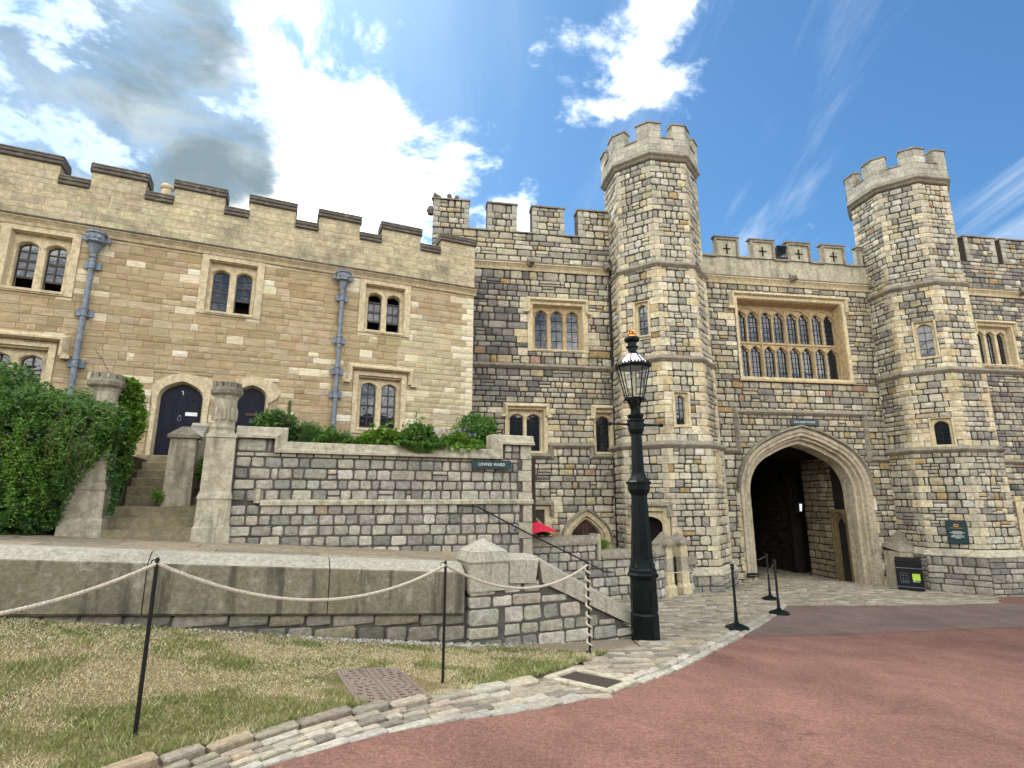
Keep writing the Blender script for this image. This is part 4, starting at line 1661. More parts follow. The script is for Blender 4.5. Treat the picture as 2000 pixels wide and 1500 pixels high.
def house():
    t = Thing('stone_house', 'long two storey honey coloured stone house with battlements and arched twin windows', 'house', 'H', (0, HBp, 2.0), k=HK)
    Y0 = HBp
    L, Rr = -8.0, 4.86
    wc = [-4.73, -1.15, 2.41]
    c4, c0 = 2.385, -4.83
    wins = [(c - .66, c + .66, 5.66, 7.085) for c in wc] + [(c4 - .66, c4 + .66, 3.10, 4.62), (c0 - .66, c0 + .66, 3.10, 4.62)]
    d1 = (-1.885, .385, 2.36, 3.66, 4.0)
    d2 = (-.50, .27, 2.40, 3.80, 4.03)
    holes = [rect(c - .5, c + .5, 5.72, 6.95) for c in wc] + [rect(c4 - .52, c4 + .52, 3.2, 4.5), rect(c0 - .52, c0 + .52, 3.2, 4.5)]
    holes += [arch(d1[0], .45, d1[2], d1[3], 4.1, 7, .85), arch(d2[0], .33, d2[2], d2[3], 4.12, 7, .85)]
    mer = [(-7.9, -6.22), (-5.67, -4.64), (-4.09, -3.07), (-2.52, -1.48), (-.95, .09), (.64, 1.66), (2.23, 3.28), (3.85, 4.86)]
    t.part('wall', MB().plate(rect(L, Rr, 1.2, 7.1), holes, Y0 + .022, Y0 + .5), 'mortar_light')
    # battlemented parapet, slightly proud
    pts = [(L, 7.28)] + [(Rr, 7.28)]
    top = []
    for a, b in reversed(mer):
        top += [(b, 8.24), (b, 8.62), (a, 8.62), (a, 8.24)]
    top[0] = (Rr, 8.62)
    top = [(Rr, 8.62)] + top[2:]
    prf = [(L, 7.12), (Rr, 7.12)] + top + [(L, 8.24)]
    cl = []
    for p in prf:
        if not cl or (abs(p[0] - cl[-1][0]) + abs(p[1] - cl[-1][1])) > 1e-6:
            cl.append(p)
    t.part('parapet', MB().plate(cl, [], Y0 - .018, Y0 + .42), 'mortar_light')
    t.part('body', MB().box(L, Rr - .01, Y0 + .5, Y0 + 6, 1.2, 7.9), 'dark')
    rngh = random.Random(21)
    ms = Masonry(t, rngh, 'ashlar', 'ashlar_block')
    at = lambda u, y: (u, y)
    rows = courses(rngh, 2.2, 7.08, .145, .18)
    ex = [w for w in wins]
    ex.append((-2.44, -1.33, 2.2, 4.22))
    ex.append((-.86, .05, 2.2, 4.20))
    cells = fill(rngh, -6.5, Rr, rows, .2, .5, P_HOUSE, ex, quoin=(.34, .2), qpal=P_PALE, qsides='R', jamb=.25, split=.0)
    out = []
    for c in cells:
        u, z = (c[0] + c[1]) / 2, (c[2] + c[3]) / 2
        tn = c[4]
        if len(c) == 5:
            if rngh.random() < .075:
                tn = pick(rngh, P_PALE, .06)
            else:
                g = min(1, max(0, (u - 1.2) / 2.2)) * min(1, max(0, (7.3 - z) / 2)) + rngh.uniform(-.2, .2)
                tn = pick(rngh, P_HGREY if g > .5 else P_HOUSE, .06)
        out.append((c[0], c[1], c[2], c[3], tn, 0))
    ms.wall(out, at, y=Y0 + .008, rough=0, gap=.005)
    ms.finish(300)
    mp = Masonry(t, rngh, 'pale_ashlar', 'parapet_block')
    rows = courses(rngh, 7.30, 8.22, .145, .175)
    mp.wall([(c[0], c[1], c[2], c[3], pick(rngh, P_HGREY, .05), 0) for c in fill(rngh, -6.4, Rr, rows, .3, .55, P_HGREY, split=0)], at, y=Y0 - .022, rough=0, gap=.003)
    for a, b in mer[1:]:
        mp.wall([(c[0], c[1], c[2], c[3], pick(rngh, P_HGREY, .08), 0) for c in fill(rngh, a, b, courses(rngh, 8.225, 8.61, .17, .21), .3, .5, P_HGREY, split=0)], at, y=Y0 - .022, rough=0, gap=.003)
    mp.finish(200)
    # moulded copings
    cp = [(-.05, -.05), (-.085, -.03), (-.085, .025), (-.045, .04), (-.08, .065), (-.08, .115), (-.035, .13), (-.055, .15), (-.03, .185), (.44, .185), (.48, .08), (.48, -.05)]
    for a, b in mer:
        t.part('merlon_coping', MB().prism([(Y0 + y, 8.621 + z) for y, z in cp], a - .03, b + .03), 'cope_dark')
    for (a, b), (c, d) in zip(mer[:-1], mer[1:]):
        t.part('crenel_coping', MB().prism([(Y0 + y, 8.20 + z) for y, z in cp], b + .002, c - .002), 'cope_dark')
    t.part('cornice', MB().sweep([(o - Y0, u) for o, u in [(0, -.2), (.025, -.19), (.05, -.13), (.11, -.07), (.13, -.06), (.13, -.032), (0, -.03)]], [(L, 7.29), (Rr + .06, 7.29)]), 'dress_house')
    t.part('drip_mould', MB().sweep([(o - Y0, u) for o, u in [(0, -.03), (.155, -.03), (.16, 0.0), (.03, .055), (0, .06)]], [(L, 7.29), (Rr + .09, 7.29)]), 'cope_dark')
    # windows
    lab = ['twin arched window of the house at the left edge, lower sash raised', 'twin arched window between the two lead pipes, right sash raised', 'twin arched upper window near the right corner with blinds half drawn']
    sashes = [[(6.02, 6.80), (5.98, 6.80)], [(5.77, 6.80), (6.10, 6.80)], [(6.02, 6.56), (6.02, 6.56)]]
    for i, c in enumerate(wc):
        mull_window(t, wins[i], (c - .46, c + .46, 5.74, 6.93), [(c - .42, c - .065, 5.76, 6.80), (c + .065, c + .42, 5.76, 6.80)], 'dress_house', .17, (2, 4) if i < 2 else (2, 2), None, 'sash', sash=sashes[i], y=Y0, label=lab[i], rise=.72, tight=.75)
    for c, lb in ((c4, 'twin arched ground floor window with square hood mould above the flower bed'), (c0, 'twin arched ground floor window half hidden by the climber')):
        mull_window(t, (c - .66, c + .66, 3.10, 4.62), (c - .49, c + .49, 3.22, 4.50), [(c - .445, c - .065, 3.25, 4.39), (c + .065, c + .445, 3.25, 4.39)], 'dress_house', .17, (2, 4), (c - .74, c + .76, 4.74, .36), 'sash', y=Y0, label=lb, rise=.72, tight=.75)
    # doors
    for (cx, hw, zb, zs, za), srd, lb in ((d1, [(-2.40, 2.3), (-1.34, 2.3), (-1.34, 3.5), (-1.30, 4.0), (-1.33, 4.16), (-1.62, 4.20), (-1.90, 4.235), (-2.10, 4.19), (-2.38, 4.02), (-2.45, 3.9), (-2.40, 3.5)], 'arched navy panelled door at the top of the steps with brass knocker and paper notice'), (d2, [(-.86, 2.3), (-.15, 2.3), (-.15, 3.68), (.02, 3.80), (.12, 3.97), (-.06, 4.17), (-.30, 4.28), (-.52, 4.30), (-.86, 4.2)], 'navy arched door half hidden behind the tall pier')):
        mb = MB().plate(srd, [arch(cx, hw + .05, zb, zs, za + .06, 7, .85)], Y0 - .02, Y0 + .22, [arch(cx, hw, zb, zs, za, 7, .85)], srd)
        s_ = t.part('door_surround', mb, 'dress_house')
        d = t.part('door', MB().plate(arch(cx, hw + .02, zb, zs, za + .02, 7, .85), [], Y0 + .16, Y0 + .22), 'navy', label=lb)
        yy = Y0 + .16
        n = 3
        for k in range(n):
            x0 = cx - hw + .05 + k * (2 * hw - .06) / n
            x1 = x0 + (2 * hw - .06) / n - .035
            zt = zs + .20 if k == 1 else zs + .06
            fm = MB().plate(arch((x0 + x1) / 2, (x1 - x0) / 2, zs - .62, zt - .12, zt, 5, .7), [arch((x0 + x1) / 2, (x1 - x0) / 2 - .022, zs - .59, zt - .13, zt - .028, 5, .7)], yy - .018, yy)
            t.part('panel_moulding', fm, 'navy', d)
            fm = MB().plate(rect(x0, x1, zb + .1, zs - .70), [rect(x0 + .025, x1 - .025, zb + .13, zs - .73)], yy - .018, yy)
            t.part('panel_moulding', fm, 'navy', d)
        t.part('rail', MB().box(cx - hw, cx + hw, yy - .012, yy, zs - .69, zs - .63), 'navy', d)
        if cx < -1:
            t.part('notice', MB().box(cx + .10, cx + .33, yy - .022, yy - .016, zs - .34, zs - .26), 'letter', d)
            kn = MB().lathe([(.008, 0), (.03, .01), (.02, .03), (.008, .035)], 10)
            kn.v = [(cx + p[0], yy - p[2], zs - .36 + p[1]) for p in kn.v]
            kn.tube([(cx - .03, yy - .03, zs - .38), (cx - .035, yy - .04, zs - .43), (cx, yy - .045, zs - .47), (cx + .035, yy - .04, zs - .43), (cx + .03, yy - .03, zs - .38)], .007, 6)
            t.part('knocker', kn, 'lead', d)
            nb = MB()
            nb.box(cx - .02, cx + .02, yy - .02, yy - .012, za - .15, za - .135).box(cx + .006, cx + .02, yy - .02, yy - .012, za - .22, za - .15)
            t.part('door_number', nb, 'letter', d)
        else:
            t.part('letter_plate', MB().box(cx - .1, cx + .1, yy - .02, yy, zs - .40, zs - .34), 'oak', d)
    return t


HOUSE = house()


def downpipe(am, z1, brackets, label):
    t = Thing('downpipe', label, 'downpipe', 'H', (am, HBp, z1), k=HK, group='lead downpipes on the house front')
    y = HBp - .10
    hm = MB()
    hp = [(-.17, 6.90), (.17, 6.90), (.19, 6.93), (.19, 7.10), (.21, 7.12), (.21, 7.15), (-.21, 7.15), (-.21, 7.12), (-.19, 7.10), (-.19, 6.93)]
    oc = MB().lathe([(.15, 6.88), (.19, 6.90), (.175, 6.93), (.175, 7.07), (.20, 7.09), (.20, 7.13)], 8, am, y - .02, PI / 8)
    hd = t.part('hopper', oc, 'lead')
    t.part('side_lug', MB().box(am - .26, am + .26, y - .0, y + .04, 6.95, 7.05), 'lead', hd)
    for k in range(-1, 2):
        t.part('boss', MB().box(am + k * .1 - .03, am + k * .1 + .03, y - .20, y - .17, 6.97, 7.03), 'lead', hd)
    t.part('cone', MB().lathe([(.062, 6.56), (.075, 6.58), (.062, 6.60), (.065, 6.66), (.13, 6.885)], 14, am, y, 0), 'lead')
    t.part('pipe', MB().lathe([(.055, z1), (.055, 6.58)], 14, am, y), 'lead', smooth=False)
    for zb in brackets:
        b = MB().lathe([(.060, zb - .11), (.075, zb - .10), (.075, zb - .08), (.064, zb - .07), (.064, zb + .05), (.075, zb + .06), (.075, zb + .09), (.06, zb + .10)], 14, am, y)
        b.box(am - .15, am + .15, y + .045, y + .085, zb - .09, zb + .07)
        t.part('bracket', b, 'lead')
    return t


downpipe(-3.80, 2.6, (6.42, 5.36, 4.27), 'grey lead downpipe with ornate hopper left of the steps')
downpipe(1.32, 2.6, (6.48, 5.37, 4.59, 4.01), 'slim grey lead downpipe with hopper right of the second door')

cp_ = Thing('chimney_pot', 'small buff clay chimney pot showing above the house battlements', 'chimney pot', 'H', (-3.04, 15.3, 8.0), k=HK)
cp_.part('pot', MB().lathe([(.14, 8.0), (.12, 9.40), (.15, 9.43), (.165, 9.48), (.13, 9.55)], 14, -3.04, 15.3), 'dress_house')
cp_.part('stack', MB().box(-3.3, -2.7, 15.0, 15.6, 7.6, 8.5), 'mortar_light')

# ------------------------------------------------------------------ planting
def leaves(name, P, size, mat, parent=None, o=(0, 0, 0), ang=0., seed=1, up=.3, nrm=None, asp=.5, droop=0., kind=None, label=None, cat=None):
    """one mesh of many small pointed leaves around the points P (frame coordinates, rotated by ang)"""
    g = np.random.default_rng(seed)
    n = len(P)
    P = np.asarray(P, float) - np.array(o)
    d = g.normal(0, 1, (n, 3))
    d[:, 2] = d[:, 2] * .6 + up - droop
    if nrm is not None:
        d += nrm
    d /= np.linalg.norm(d, axis=1)[:, None]
    r = g.normal(0, 1, (n, 3))
    s_ = np.cross(d, r)
    s_ /= np.linalg.norm(s_, axis=1)[:, None]
    nn = np.cross(d, s_)
    L = (size * g.uniform(.6, 1.3, n))[:, None]
    V = np.stack([P, P + d * L * .45 + s_ * L * asp * .5 + nn * L * .08, P + d * L, P + d * L * .45 - s_ * L * asp * .5 + nn * L * .08], 1)
    F = np.arange(4 * n).reshape(-1, 4)
    T = np.repeat(g.random(n), 4)[:, None] * np.ones((1, 3))
    ob = np_mesh(name, V.reshape(-1, 3), F, mat, parent, T, kind)
    if label:
        ob['label'] = label
    return ob


def blob(t, name, mat, c, r, seed=1, n=18, m=12, amp=.22):
    """lumpy inner mass of a shrub"""
    g = random.Random(seed)
    ph = [g.uniform(0, 6.28) for _ in range(6)]
    mb = MB()
    v = []
    for j in range(m + 1):
        th = PI * j / m
        for i in range(n):
            f = 2 * PI * i / n
            k = 1 + amp * (math.sin(3 * f + ph[0]) * math.sin(2 * th + ph[1]) + .6 * math.sin(5 * f + ph[2]) * math.sin(4 * th + ph[3]))
            v.append((c[0] + r[0] * k * math.sin(th) * math.cos(f), c[1] + r[1] * k * math.sin(th) * math.sin(f), c[2] + r[2] * k * math.cos(th)))
    f = [(j * n + i, (j + 1) * n + i, (j + 1) * n + (i + 1) % n, j * n + (i + 1) % n) for j in range(m) for i in range(n)]
    return t.part(name, mb.add(v, f), mat)


def shell(c, r, n, seed, thick=.25, zmin=None):
    g = np.random.default_rng(seed)
    d = g.normal(0, 1, (n, 3))
    d /= np.linalg.norm(d, axis=1)[:, None]
    k = 1 - thick * g.random(n) ** 1.5 + .22 * (vnoise(d[:, 0] * 2.6 + seed, d[:, 2] * 2.6 + d[:, 1] * 2) - .5)
    P = np.array(c) + d * np.array(r) * k[:, None]
    if zmin is not None:
        P = P[P[:, 2] > zmin]
    return P


def climber():
    t = Thing('climbing_shrub', 'big mass of dark green climber tumbling over the wall left of the steps', 'climber', 'H', (-4, 10.6, zpath(-4)))
    g = np.random.default_rng(8)
    # front surface of the hanging mass: back b as a function of (a, z)
    n = 60000
    a = g.uniform(-6.3, -2.25, n)
    top = 3.15 + .22 * np.sin(a * 2.3 + 1) + .18 * vnoise(a * 2.2 + 5, a * 0 + 3)
    top = np.where(a > -3.2, 3.05 - .35 * np.clip(a + 2.9, 0, 1), top)
    lo = np.interp(a, [-6.3, -3.3, -2.9, -2.6, -2.25], [1.0, 1.0, 1.12, 2.0, 2.55])
    z = lo + (top - lo) * g.random(n) ** .9
    f = (z - lo) / (top - lo)
    bulge = .48 * np.sin(PI * np.clip(f * .8 + .12, 0, 1)) + .34 * (vnoise(a * 3 + 1, z * 2.2) - .5) + .26 * (vnoise(a * 7, z * 5 + 7) - .5)
    bulge *= np.interp(a, [-6.3, -3.2, -2.25], [1, 1, .55])
    b = 10.62 - bulge + .16 * g.random(n) ** 1.6
    P = np.stack([a, b, z], 1)
    keep = (vnoise(a * 9 + 3, z * 8) > .30) & (vnoise(a * 3.3 + 8, z * 3) > .12)
    P = P[keep]
    leaves('foliage', P[::2], .062, 'leaf_dark', t.root, t.o, seed=2, up=.0, droop=.35, nrm=np.array([0, -.7, 0]), asp=.55)
    leaves('foliage', P[1::2], .055, 'leaf_mid', t.root, t.o, seed=3, up=.0, droop=.25, nrm=np.array([0, -.7, .2]), asp=.5)
    # loose crown above
    C = np.concatenate([shell((-5.0, 11.0, 3.15), (.95, .5, .50), 9000, 4, .8), shell((-4.0, 11.0, 3.12), (.55, .45, .55), 6000, 5, .8), shell((-3.5, 10.8, 2.95), (.5, .4, .42), 4500, 7, .9), shell((-2.9, 10.8, 2.88), (.6, .35, .34), 4500, 6, .8)])
    leaves('foliage', C, .075, 'leaf_olive', t.root, t.o, seed=6, up=.25, asp=.55)
    leaves('foliage', P[::6] + np.array([0, -.03, .01]), .05, 'leaf_light', t.root, t.o, seed=13, up=.1, droop=.1, nrm=np.array([0, -.9, .3]), asp=.5)
    # arching sprays that break the outline
    gs = random.Random(14)
    S = []
    for k in range(150):
        x0, z0 = gs.uniform(-6.0, -2.3), gs.uniform(2.2, 3.25)
        dx, up_, ln = gs.uniform(-.35, .35), gs.uniform(.05, .35), gs.uniform(.25, .6)
        y0 = 10.45 - .25 * math.sin(PI * (z0 - 1) / 2.4)
        pts = [(x0 + dx * f, y0 - ln * .5 * f, z0 + up_ * f * 1.6 - ln * 1.3 * f * f) for f in np.linspace(0, 1, 9)]
        if k % 3 == 0:
            t.part('stem', MB().tube(pts, .004, 4, .002), 'stem')
        for p in pts[1:]:
            S += [(p[0] + gs.uniform(-.02, .02), p[1] + gs.uniform(-.02, .02), p[2] + gs.uniform(-.02, .02)) for _ in range(4)]
    leaves('foliage', np.array(S), .055, 'leaf_mid', t.root, t.o, seed=15, droop=.3, asp=.42)
    H = []
    for k in range(110):
        x0 = gs.uniform(-6.0, -2.45)
        z0, ln = gs.uniform(1.7, 2.9), gs.uniform(.35, .9)
        if x0 > -3.0:
            ln *= .5
            z0 = max(z0, 2.4)
        y0 = 10.60 - .50 * math.sin(PI * min(1, (z0 - 1) / 2.2 * .8 + .12)) * (1 if x0 < -3.2 else .6) - gs.uniform(.08, .22)
        for f in np.linspace(0, 1, int(ln * 34)):
            H += [(x0 + .05 * math.sin(f * 5 + k) + gs.uniform(-.018, .018), y0 - .05 * f + gs.uniform(-.018, .018), z0 - ln * f) for _ in range(3)]
    leaves('foliage', np.array(H), .048, 'leaf_light', t.root, t.o, seed=16, droop=.8, asp=.4)
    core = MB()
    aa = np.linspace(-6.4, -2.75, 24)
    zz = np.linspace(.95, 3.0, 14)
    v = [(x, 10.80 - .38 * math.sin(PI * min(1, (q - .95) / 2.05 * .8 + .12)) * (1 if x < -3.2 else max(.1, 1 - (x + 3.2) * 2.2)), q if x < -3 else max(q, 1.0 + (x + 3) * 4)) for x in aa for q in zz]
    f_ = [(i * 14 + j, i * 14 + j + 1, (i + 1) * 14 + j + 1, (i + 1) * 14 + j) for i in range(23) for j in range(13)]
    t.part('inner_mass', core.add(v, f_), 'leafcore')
    gg = random.Random(4)
    for k in range(46):
        x = gg.uniform(-4.6, -2.5)
        z0 = gg.uniform(2.3, 3.0)
        ln = gg.uniform(.3, .9)
        pts = [(x + gg.uniform(-.02, .02) + .25 * s_ * gg.uniform(-.6, .6), 10.16 - .10 * math.sin(s_ * 3) - gg.uniform(0, .03), z0 + .12 * math.sin(s_ * 2.5) - ln * s_ ** 1.6) for s_ in np.linspace(0, 1, 7)]
        t.part('stem', MB().tube(pts, .006, 4, .002), 'stem')
    # small white blossom low on the left
    B = np.stack([g.uniform(-4.4, -3.6, 260), 10.1 - .05 * g.random(260), g.uniform(1.15, 1.9, 260)], 1)
    leaves('blossom', B, .02, 'petal_white', t.root, t.o, seed=9, asp=1.0)


climber()


def ivy():
    t = Thing('ivy', 'bright green ivy climbing the wall right of the overgrown pier', 'ivy', 'H', (-2.2, 11.6, 1.5))
    g = np.random.default_rng(18)
    n = 8500
    z = g.uniform(1.45, 3.62, n)
    w = np.interp(z, [1.4, 2.0, 2.7, 3.3, 3.62], [.12, .30, .42, .40, .18])
    a = -2.52 + (g.random(n) * 2 - 1) * w + .10 * (vnoise(z * 4, z * 0) - .5)
    b = 11.45 - .16 * g.random(n) - .12 * vnoise(a * 8, z * 7)
    P = np.stack([a, b, z], 1)
    hi = P[:, 2] > 2.5
    leaves('foliage', P[hi], .068, 'leaf_light', t.root, t.o, seed=5, up=.1, nrm=np.array([0, -.8, 0]), asp=.85)
    leaves('foliage', P[~hi], .062, 'leaf_mid', t.root, t.o, seed=7, up=.0, nrm=np.array([0, -.8, 0]), asp=.8)
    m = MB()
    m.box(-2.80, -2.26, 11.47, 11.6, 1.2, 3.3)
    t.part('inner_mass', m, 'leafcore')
    for k in range(5):
        x = -2.72 + k * .1
        t.part('stem', MB().tube([(x, 11.46, 1.3), (x + .06, 11.44, 2.0), (x - .03, 11.44, 2.8), (x + .05, 11.44, 3.3)], .009, 5), 'stem')
    # trailing strands over the inner face of the pier
    n = 2600
    z = g.uniform(1.3, 2.9, n)
    a = -2.30 + .06 * np.sin(z * 5) + .10 * (g.random(n) - .5)
    P = np.stack([a, 10.72 - .05 * g.random(n), z], 1)
    leaves('foliage', P, .045, 'leaf_dark', t.root, t.o, seed=11, droop=.4, nrm=np.array([0, -.5, 0]), asp=.5)


ivy()


def shrub(name, label, c, r, n, size, mat, seed, asp=.5, core=True, up=.3, stems=6, zb=2.42, cat='shrub'):
    t = Thing(name, label, cat, 'H', (c[0], c[1], zb))
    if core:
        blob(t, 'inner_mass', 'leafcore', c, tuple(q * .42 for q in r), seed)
    gg = random.Random(seed)
    pts = [shell(c, tuple(q * .8 for q in r), n // 3, seed, .6, zb - .05)]
    for k in range(9):
        an, el = gg.uniform(0, 6.28), gg.uniform(-.3, 1.3)
        q = gg.uniform(.30, .5)
        cc = (c[0] + r[0] * .72 * math.cos(an) * math.cos(el), c[1] + r[1] * .72 * math.sin(an) * math.cos(el), c[2] + r[2] * .72 * math.sin(el))
        pts.append(shell(cc, tuple(x_ * q for x_ in r), n // 10, seed + k, .9, zb - .05))
    leaves('foliage', np.concatenate(pts), size, mat, t.root, t.o, seed=seed, asp=asp, up=up)
    for k in range(stems):
        an = gg.uniform(0, 6.28)
        t.part('stem', MB().tube([(c[0], c[1], zb), (c[0] + .5 * r[0] * math.cos(an), c[1] + .5 * r[1] * math.sin(an), c[2]), (c[0] + .9 * r[0] * math.cos(an), c[1] + .9 * r[1] * math.sin(an), c[2] + r[2] * .6)], .008, 5, .003), 'stem')
    return t


shrub('garden_shrub', 'rounded dark leafy shrub behind the tall stone pier', (.05, 11.6, 2.86), (.42, .34, .46), 3000, .10, 'leaf_olive', 31, .55)
shrub('rosemary_bush', 'fine upright green herb bush beside the rounded shrub', (.68, 11.6, 2.66), (.32, .25, .36), 4200, .07, 'leaf_mid', 32, .18, up=1.6)
shrub('garden_shrub', 'dense bright leafy bush at the right end of the garden wall', (4.38, 11.75, 2.95), (.46, .40, .56), 3400, .11, 'leaf_mid', 33, .32, up=.7)


def flower_patch(a0, a1, seed, label, zt=2.75, flowers=14, spill=0., mat='leaf_mid'):
    t = Thing('flower_clump', label, 'flowers', 'H', ((a0 + a1) / 2, 11.2, 2.42))
    g = np.random.default_rng(seed)
    n = int((a1 - a0) * 3000)
    a = g.uniform(a0, a1, n)
    hh = (zt - 2.40) * (.6 + .7 * vnoise(a * 5 + seed, a * 0)) * np.sin(PI * np.clip((a - a0) / (a1 - a0), .08, .92)) ** .5
    z = 2.52 + hh * g.random(n) ** .6 * np.where(g.random(n) < .06, 1.5, 1)
    b = 11.05 + .30 * (g.random(n) - .4)
    if spill:
        m = g.random(n) < spill
        b = np.where(m, 10.80 - .04 * g.random(n), b)
        z = np.where(m, 2.62 - .16 * g.random(n) ** 2 * np.sin(PI * (a - a0) / (a1 - a0)), z)
    leaves('foliage', np.stack([a, b, z], 1), .085, mat, t.root, t.o, seed=seed, asp=.75, up=.5, nrm=np.array([0, -.3, 0]))
    gg = random.Random(seed)
    for k in range(flowers):
        x = gg.uniform(a0 + .05, a1 - .05)
        zz = 2.62 + gg.uniform(.04, (zt - 2.45))
        yb = 11.0 + gg.uniform(-.05, .2)
        t.part('stem', MB().tube([(x, yb + .05, 2.42), (x, yb, zz)], .003, 4), 'leaf_mid')
        fl = MB()
        for q in range(5):
            an = 2 * PI * q / 5 + gg.random()
            fl.add([(x, yb, zz), (x + .022 * math.cos(an - .5), yb - .012, zz + .022 * math.sin(an - .5)), (x + .034 * math.cos(an), yb - .016, zz + .034 * math.sin(an)), (x + .022 * math.cos(an + .5), yb - .012, zz + .022 * math.sin(an + .5))], [(0, 1, 2, 3)])
        t.part('flower', fl, 'petal')
    return t


flower_patch(.75, 1.55, 41, 'low green plants left of the ground floor window', 2.72, 3)
flower_patch(1.5, 2.5, 42, 'low leafy plants under the ground floor window', 2.74, 6, mat='leaf_light')
flower_patch(2.35, 3.3, 43, 'broad leafy plant spilling over the middle of the wall coping', 2.84, 5, .35)
flower_patch(3.2, 4.15, 44, 'purple flowered plants near the right end of the flower bed', 2.84, 18, .04, 'leaf_light')


def spike():
    t = Thing('spike_plant', 'tall single spike of a plant rising above the rounded shrub', 'plant', 'H', (.28, 11.9, 2.42))
    pts = [(.28, 11.9, 2.42), (.30, 11.9, 2.9), (.285, 11.9, 3.3), (.27, 11.9, 3.52)]
    t.part('stem', MB().tube(pts, .012, 6, .006), 'stem')
    g = np.random.default_rng(3)
    z = g.uniform(2.8, 3.52, 700)
    leaves('foliage', np.stack([.283 + g.normal(0, .016, 700), 11.9 + g.normal(0, .016, 700), z], 1), .045, 'leaf_olive', t.root, t.o, seed=4, asp=.3, up=.9)


spike()


def bare_twig(label, pts, mat='stem', side=0):
    t = Thing('bare_twig', label, 'twig', 'H', pts[0])
    t.part('stem', MB().tube(pts, .010, 5, .004), mat)
    for i in range(1, len(pts) - 1):
        p = Vector(pts[i])
        t.part('spur', MB().tube([p, p + Vector((.05 * (-1) ** i, -.02, -.10 + .05 * i % 2))], .005, 4, .002), mat)


kk = HK
bare_twig('bare brown vine shoot on the house wall beside the left downpipe', [(-3.5 * kk, HBp * kk - .06, 1.6 + (4.55 - 1.6) * kk), (-3.38 * kk, HBp * kk - .10, 1.6 + (4.42 - 1.6) * kk), (-3.27 * kk, HBp * kk - .08, 1.6 + (4.20 - 1.6) * kk), (-3.12 * kk, HBp * kk - .05, 1.6 + (4.0 - 1.6) * kk)])
bare_twig('forked dry twig on the pale wall by the house corner', [(4.42 * kk, HBp * kk - .05, 3.0), (4.47 * kk, HBp * kk - .06, 3.35), (4.40 * kk, HBp * kk - .05, 3.7), (4.45 * kk, HBp * kk - .05, 3.95)])
shrub('step_weed', 'little green weed growing at the foot of the short stair post', (-1.80, 11.65, 1.55), (.10, .08, .14), 260, .05, 'leaf_light', 51, .6, False, zb=1.42, stems=3, cat='weed')
shrub('step_shrub', 'small yellow green shrub between the short post and the tall pier', (-1.12, 12.1, 2.05), (.20, .2, .28), 900, .06, 'leaf_light', 52, .55, True, zb=1.6, stems=3)

# ------------------------------------------------------------------ castle, gate frame: u along, y back, z up
CORN = [(0, -.26), (.03, -.25), (.06, -.16), (.12, -.08), (.15, -.06), (.15, -.02), (0, -.015)]
DRIP = [(0, -.012), (.165, -.012), (.17, .02), (.03, .09), (0, .10)]
STR = [(0, -.10), (.04, -.08), (.10, -.015), (.11, .01), (.02, .10), (0, .10)]
GU = lambda u, y: (u, y)


def gterr(u, y):
    c, s_ = math.cos(AG), math.sin(AG)
    return tz(G0.x + u * c - y * s_, G0.y + u * s_ + y * c)


def merlon_coping(t, a, b, z, y0=-.05, y1=.47, h=.11):
    prof = [(y0, z), (y0, z + h * .45), (y0 + .06, z + h * .6), ((y0 + y1) / 2, z + h), (y1 - .06, z + h * .6), (y1, z + h * .45), (y1, z)]
    return t.part('merlon_coping', MB().prism(prof, a - .03, b + .03), 'cope_grey')


def crenel_wall(t, u0, u1, zc, zk, mer, zm, mat='mortar', y0=.025, y1=.45):
    prf = [(u0, zc), (u1, zc)]
    cur = u1
    for a, b in reversed(mer):
        if b < u1 - 1e-4:
            prf += [(cur, zk)] if cur != b else []
            prf += [(b, zk)]
        prf += [(b, zm), (a, zm)]
        if a > u0 + 1e-4:
            prf += [(a, zk)]
        cur = a
    if cur > u0 + 1e-4:
        prf += [(u0, zk)]
    cl = []
    for p in prf:
        if not cl or (abs(p[0] - cl[-1][0]) + abs(p[1] - cl[-1][1])) > 1e-6:
            cl.append(p)
    if abs(cl[0][0] - cl[-1][0]) + abs(cl[0][1] - cl[-1][1]) < 1e-6:
        cl.pop()
    return t.part('parapet', MB().plate(cl, [], y0, y1), mat)


def gargoyle(t, u, z, y=0., s=1.):
    mb = MB()
    g = random.Random(int(u * 100))
    v = []
    n, m = 10, 8
    for j in range(m + 1):
        th = PI * j / m
        for i in range(n):
            f = 2 * PI * i / n
            k = 1 + g.uniform(-.18, .18)
            v.append((u + .15 * s * k * math.sin(th) * math.cos(f), y - .17 * s + .22 * s * k * math.cos(th), z + .15 * s * k * math.sin(th) * math.sin(f)))
    mb.add(v, [(j * n + i, (j + 1) * n + i, (j + 1) * n + (i + 1) % n, j * n + (i + 1) % n) for j in range(m) for i in range(n)])
    for sx in (-1, 1):
        mb.hexa([(u + sx * .10 * s - .03, y - .25 * s, z + .08 * s), (u + sx * .10 * s + .03, y - .25 * s, z + .08 * s), (u + sx * .10 * s + .03, y - .15 * s, z + .08 * s), (u + sx * .10 * s - .03, y - .15 * s, z + .08 * s)], [(u + sx * .14 * s - .015, y - .22 * s, z + .19 * s), (u + sx * .14 * s + .015, y - .22 * s, z + .19 * s), (u + sx * .14 * s + .015, y - .18 * s, z + .19 * s), (u + sx * .14 * s - .015, y - .18 * s, z + .19 * s)])
    mb.hexa([(u - .05 * s, y - .46 * s, z - .10 * s), (u + .05 * s, y - .46 * s, z - .10 * s), (u + .08 * s, y - .3 * s, z - .12 * s), (u - .08 * s, y - .3 * s, z - .12 * s)], [(u - .04 * s, y - .44 * s, z - .01), (u + .04 * s, y - .44 * s, z - .01), (u + .08 * s, y - .3 * s, z + .04), (u - .08 * s, y - .3 * s, z + .04)])
    t.part('carved_head', mb, 'cope_grey')


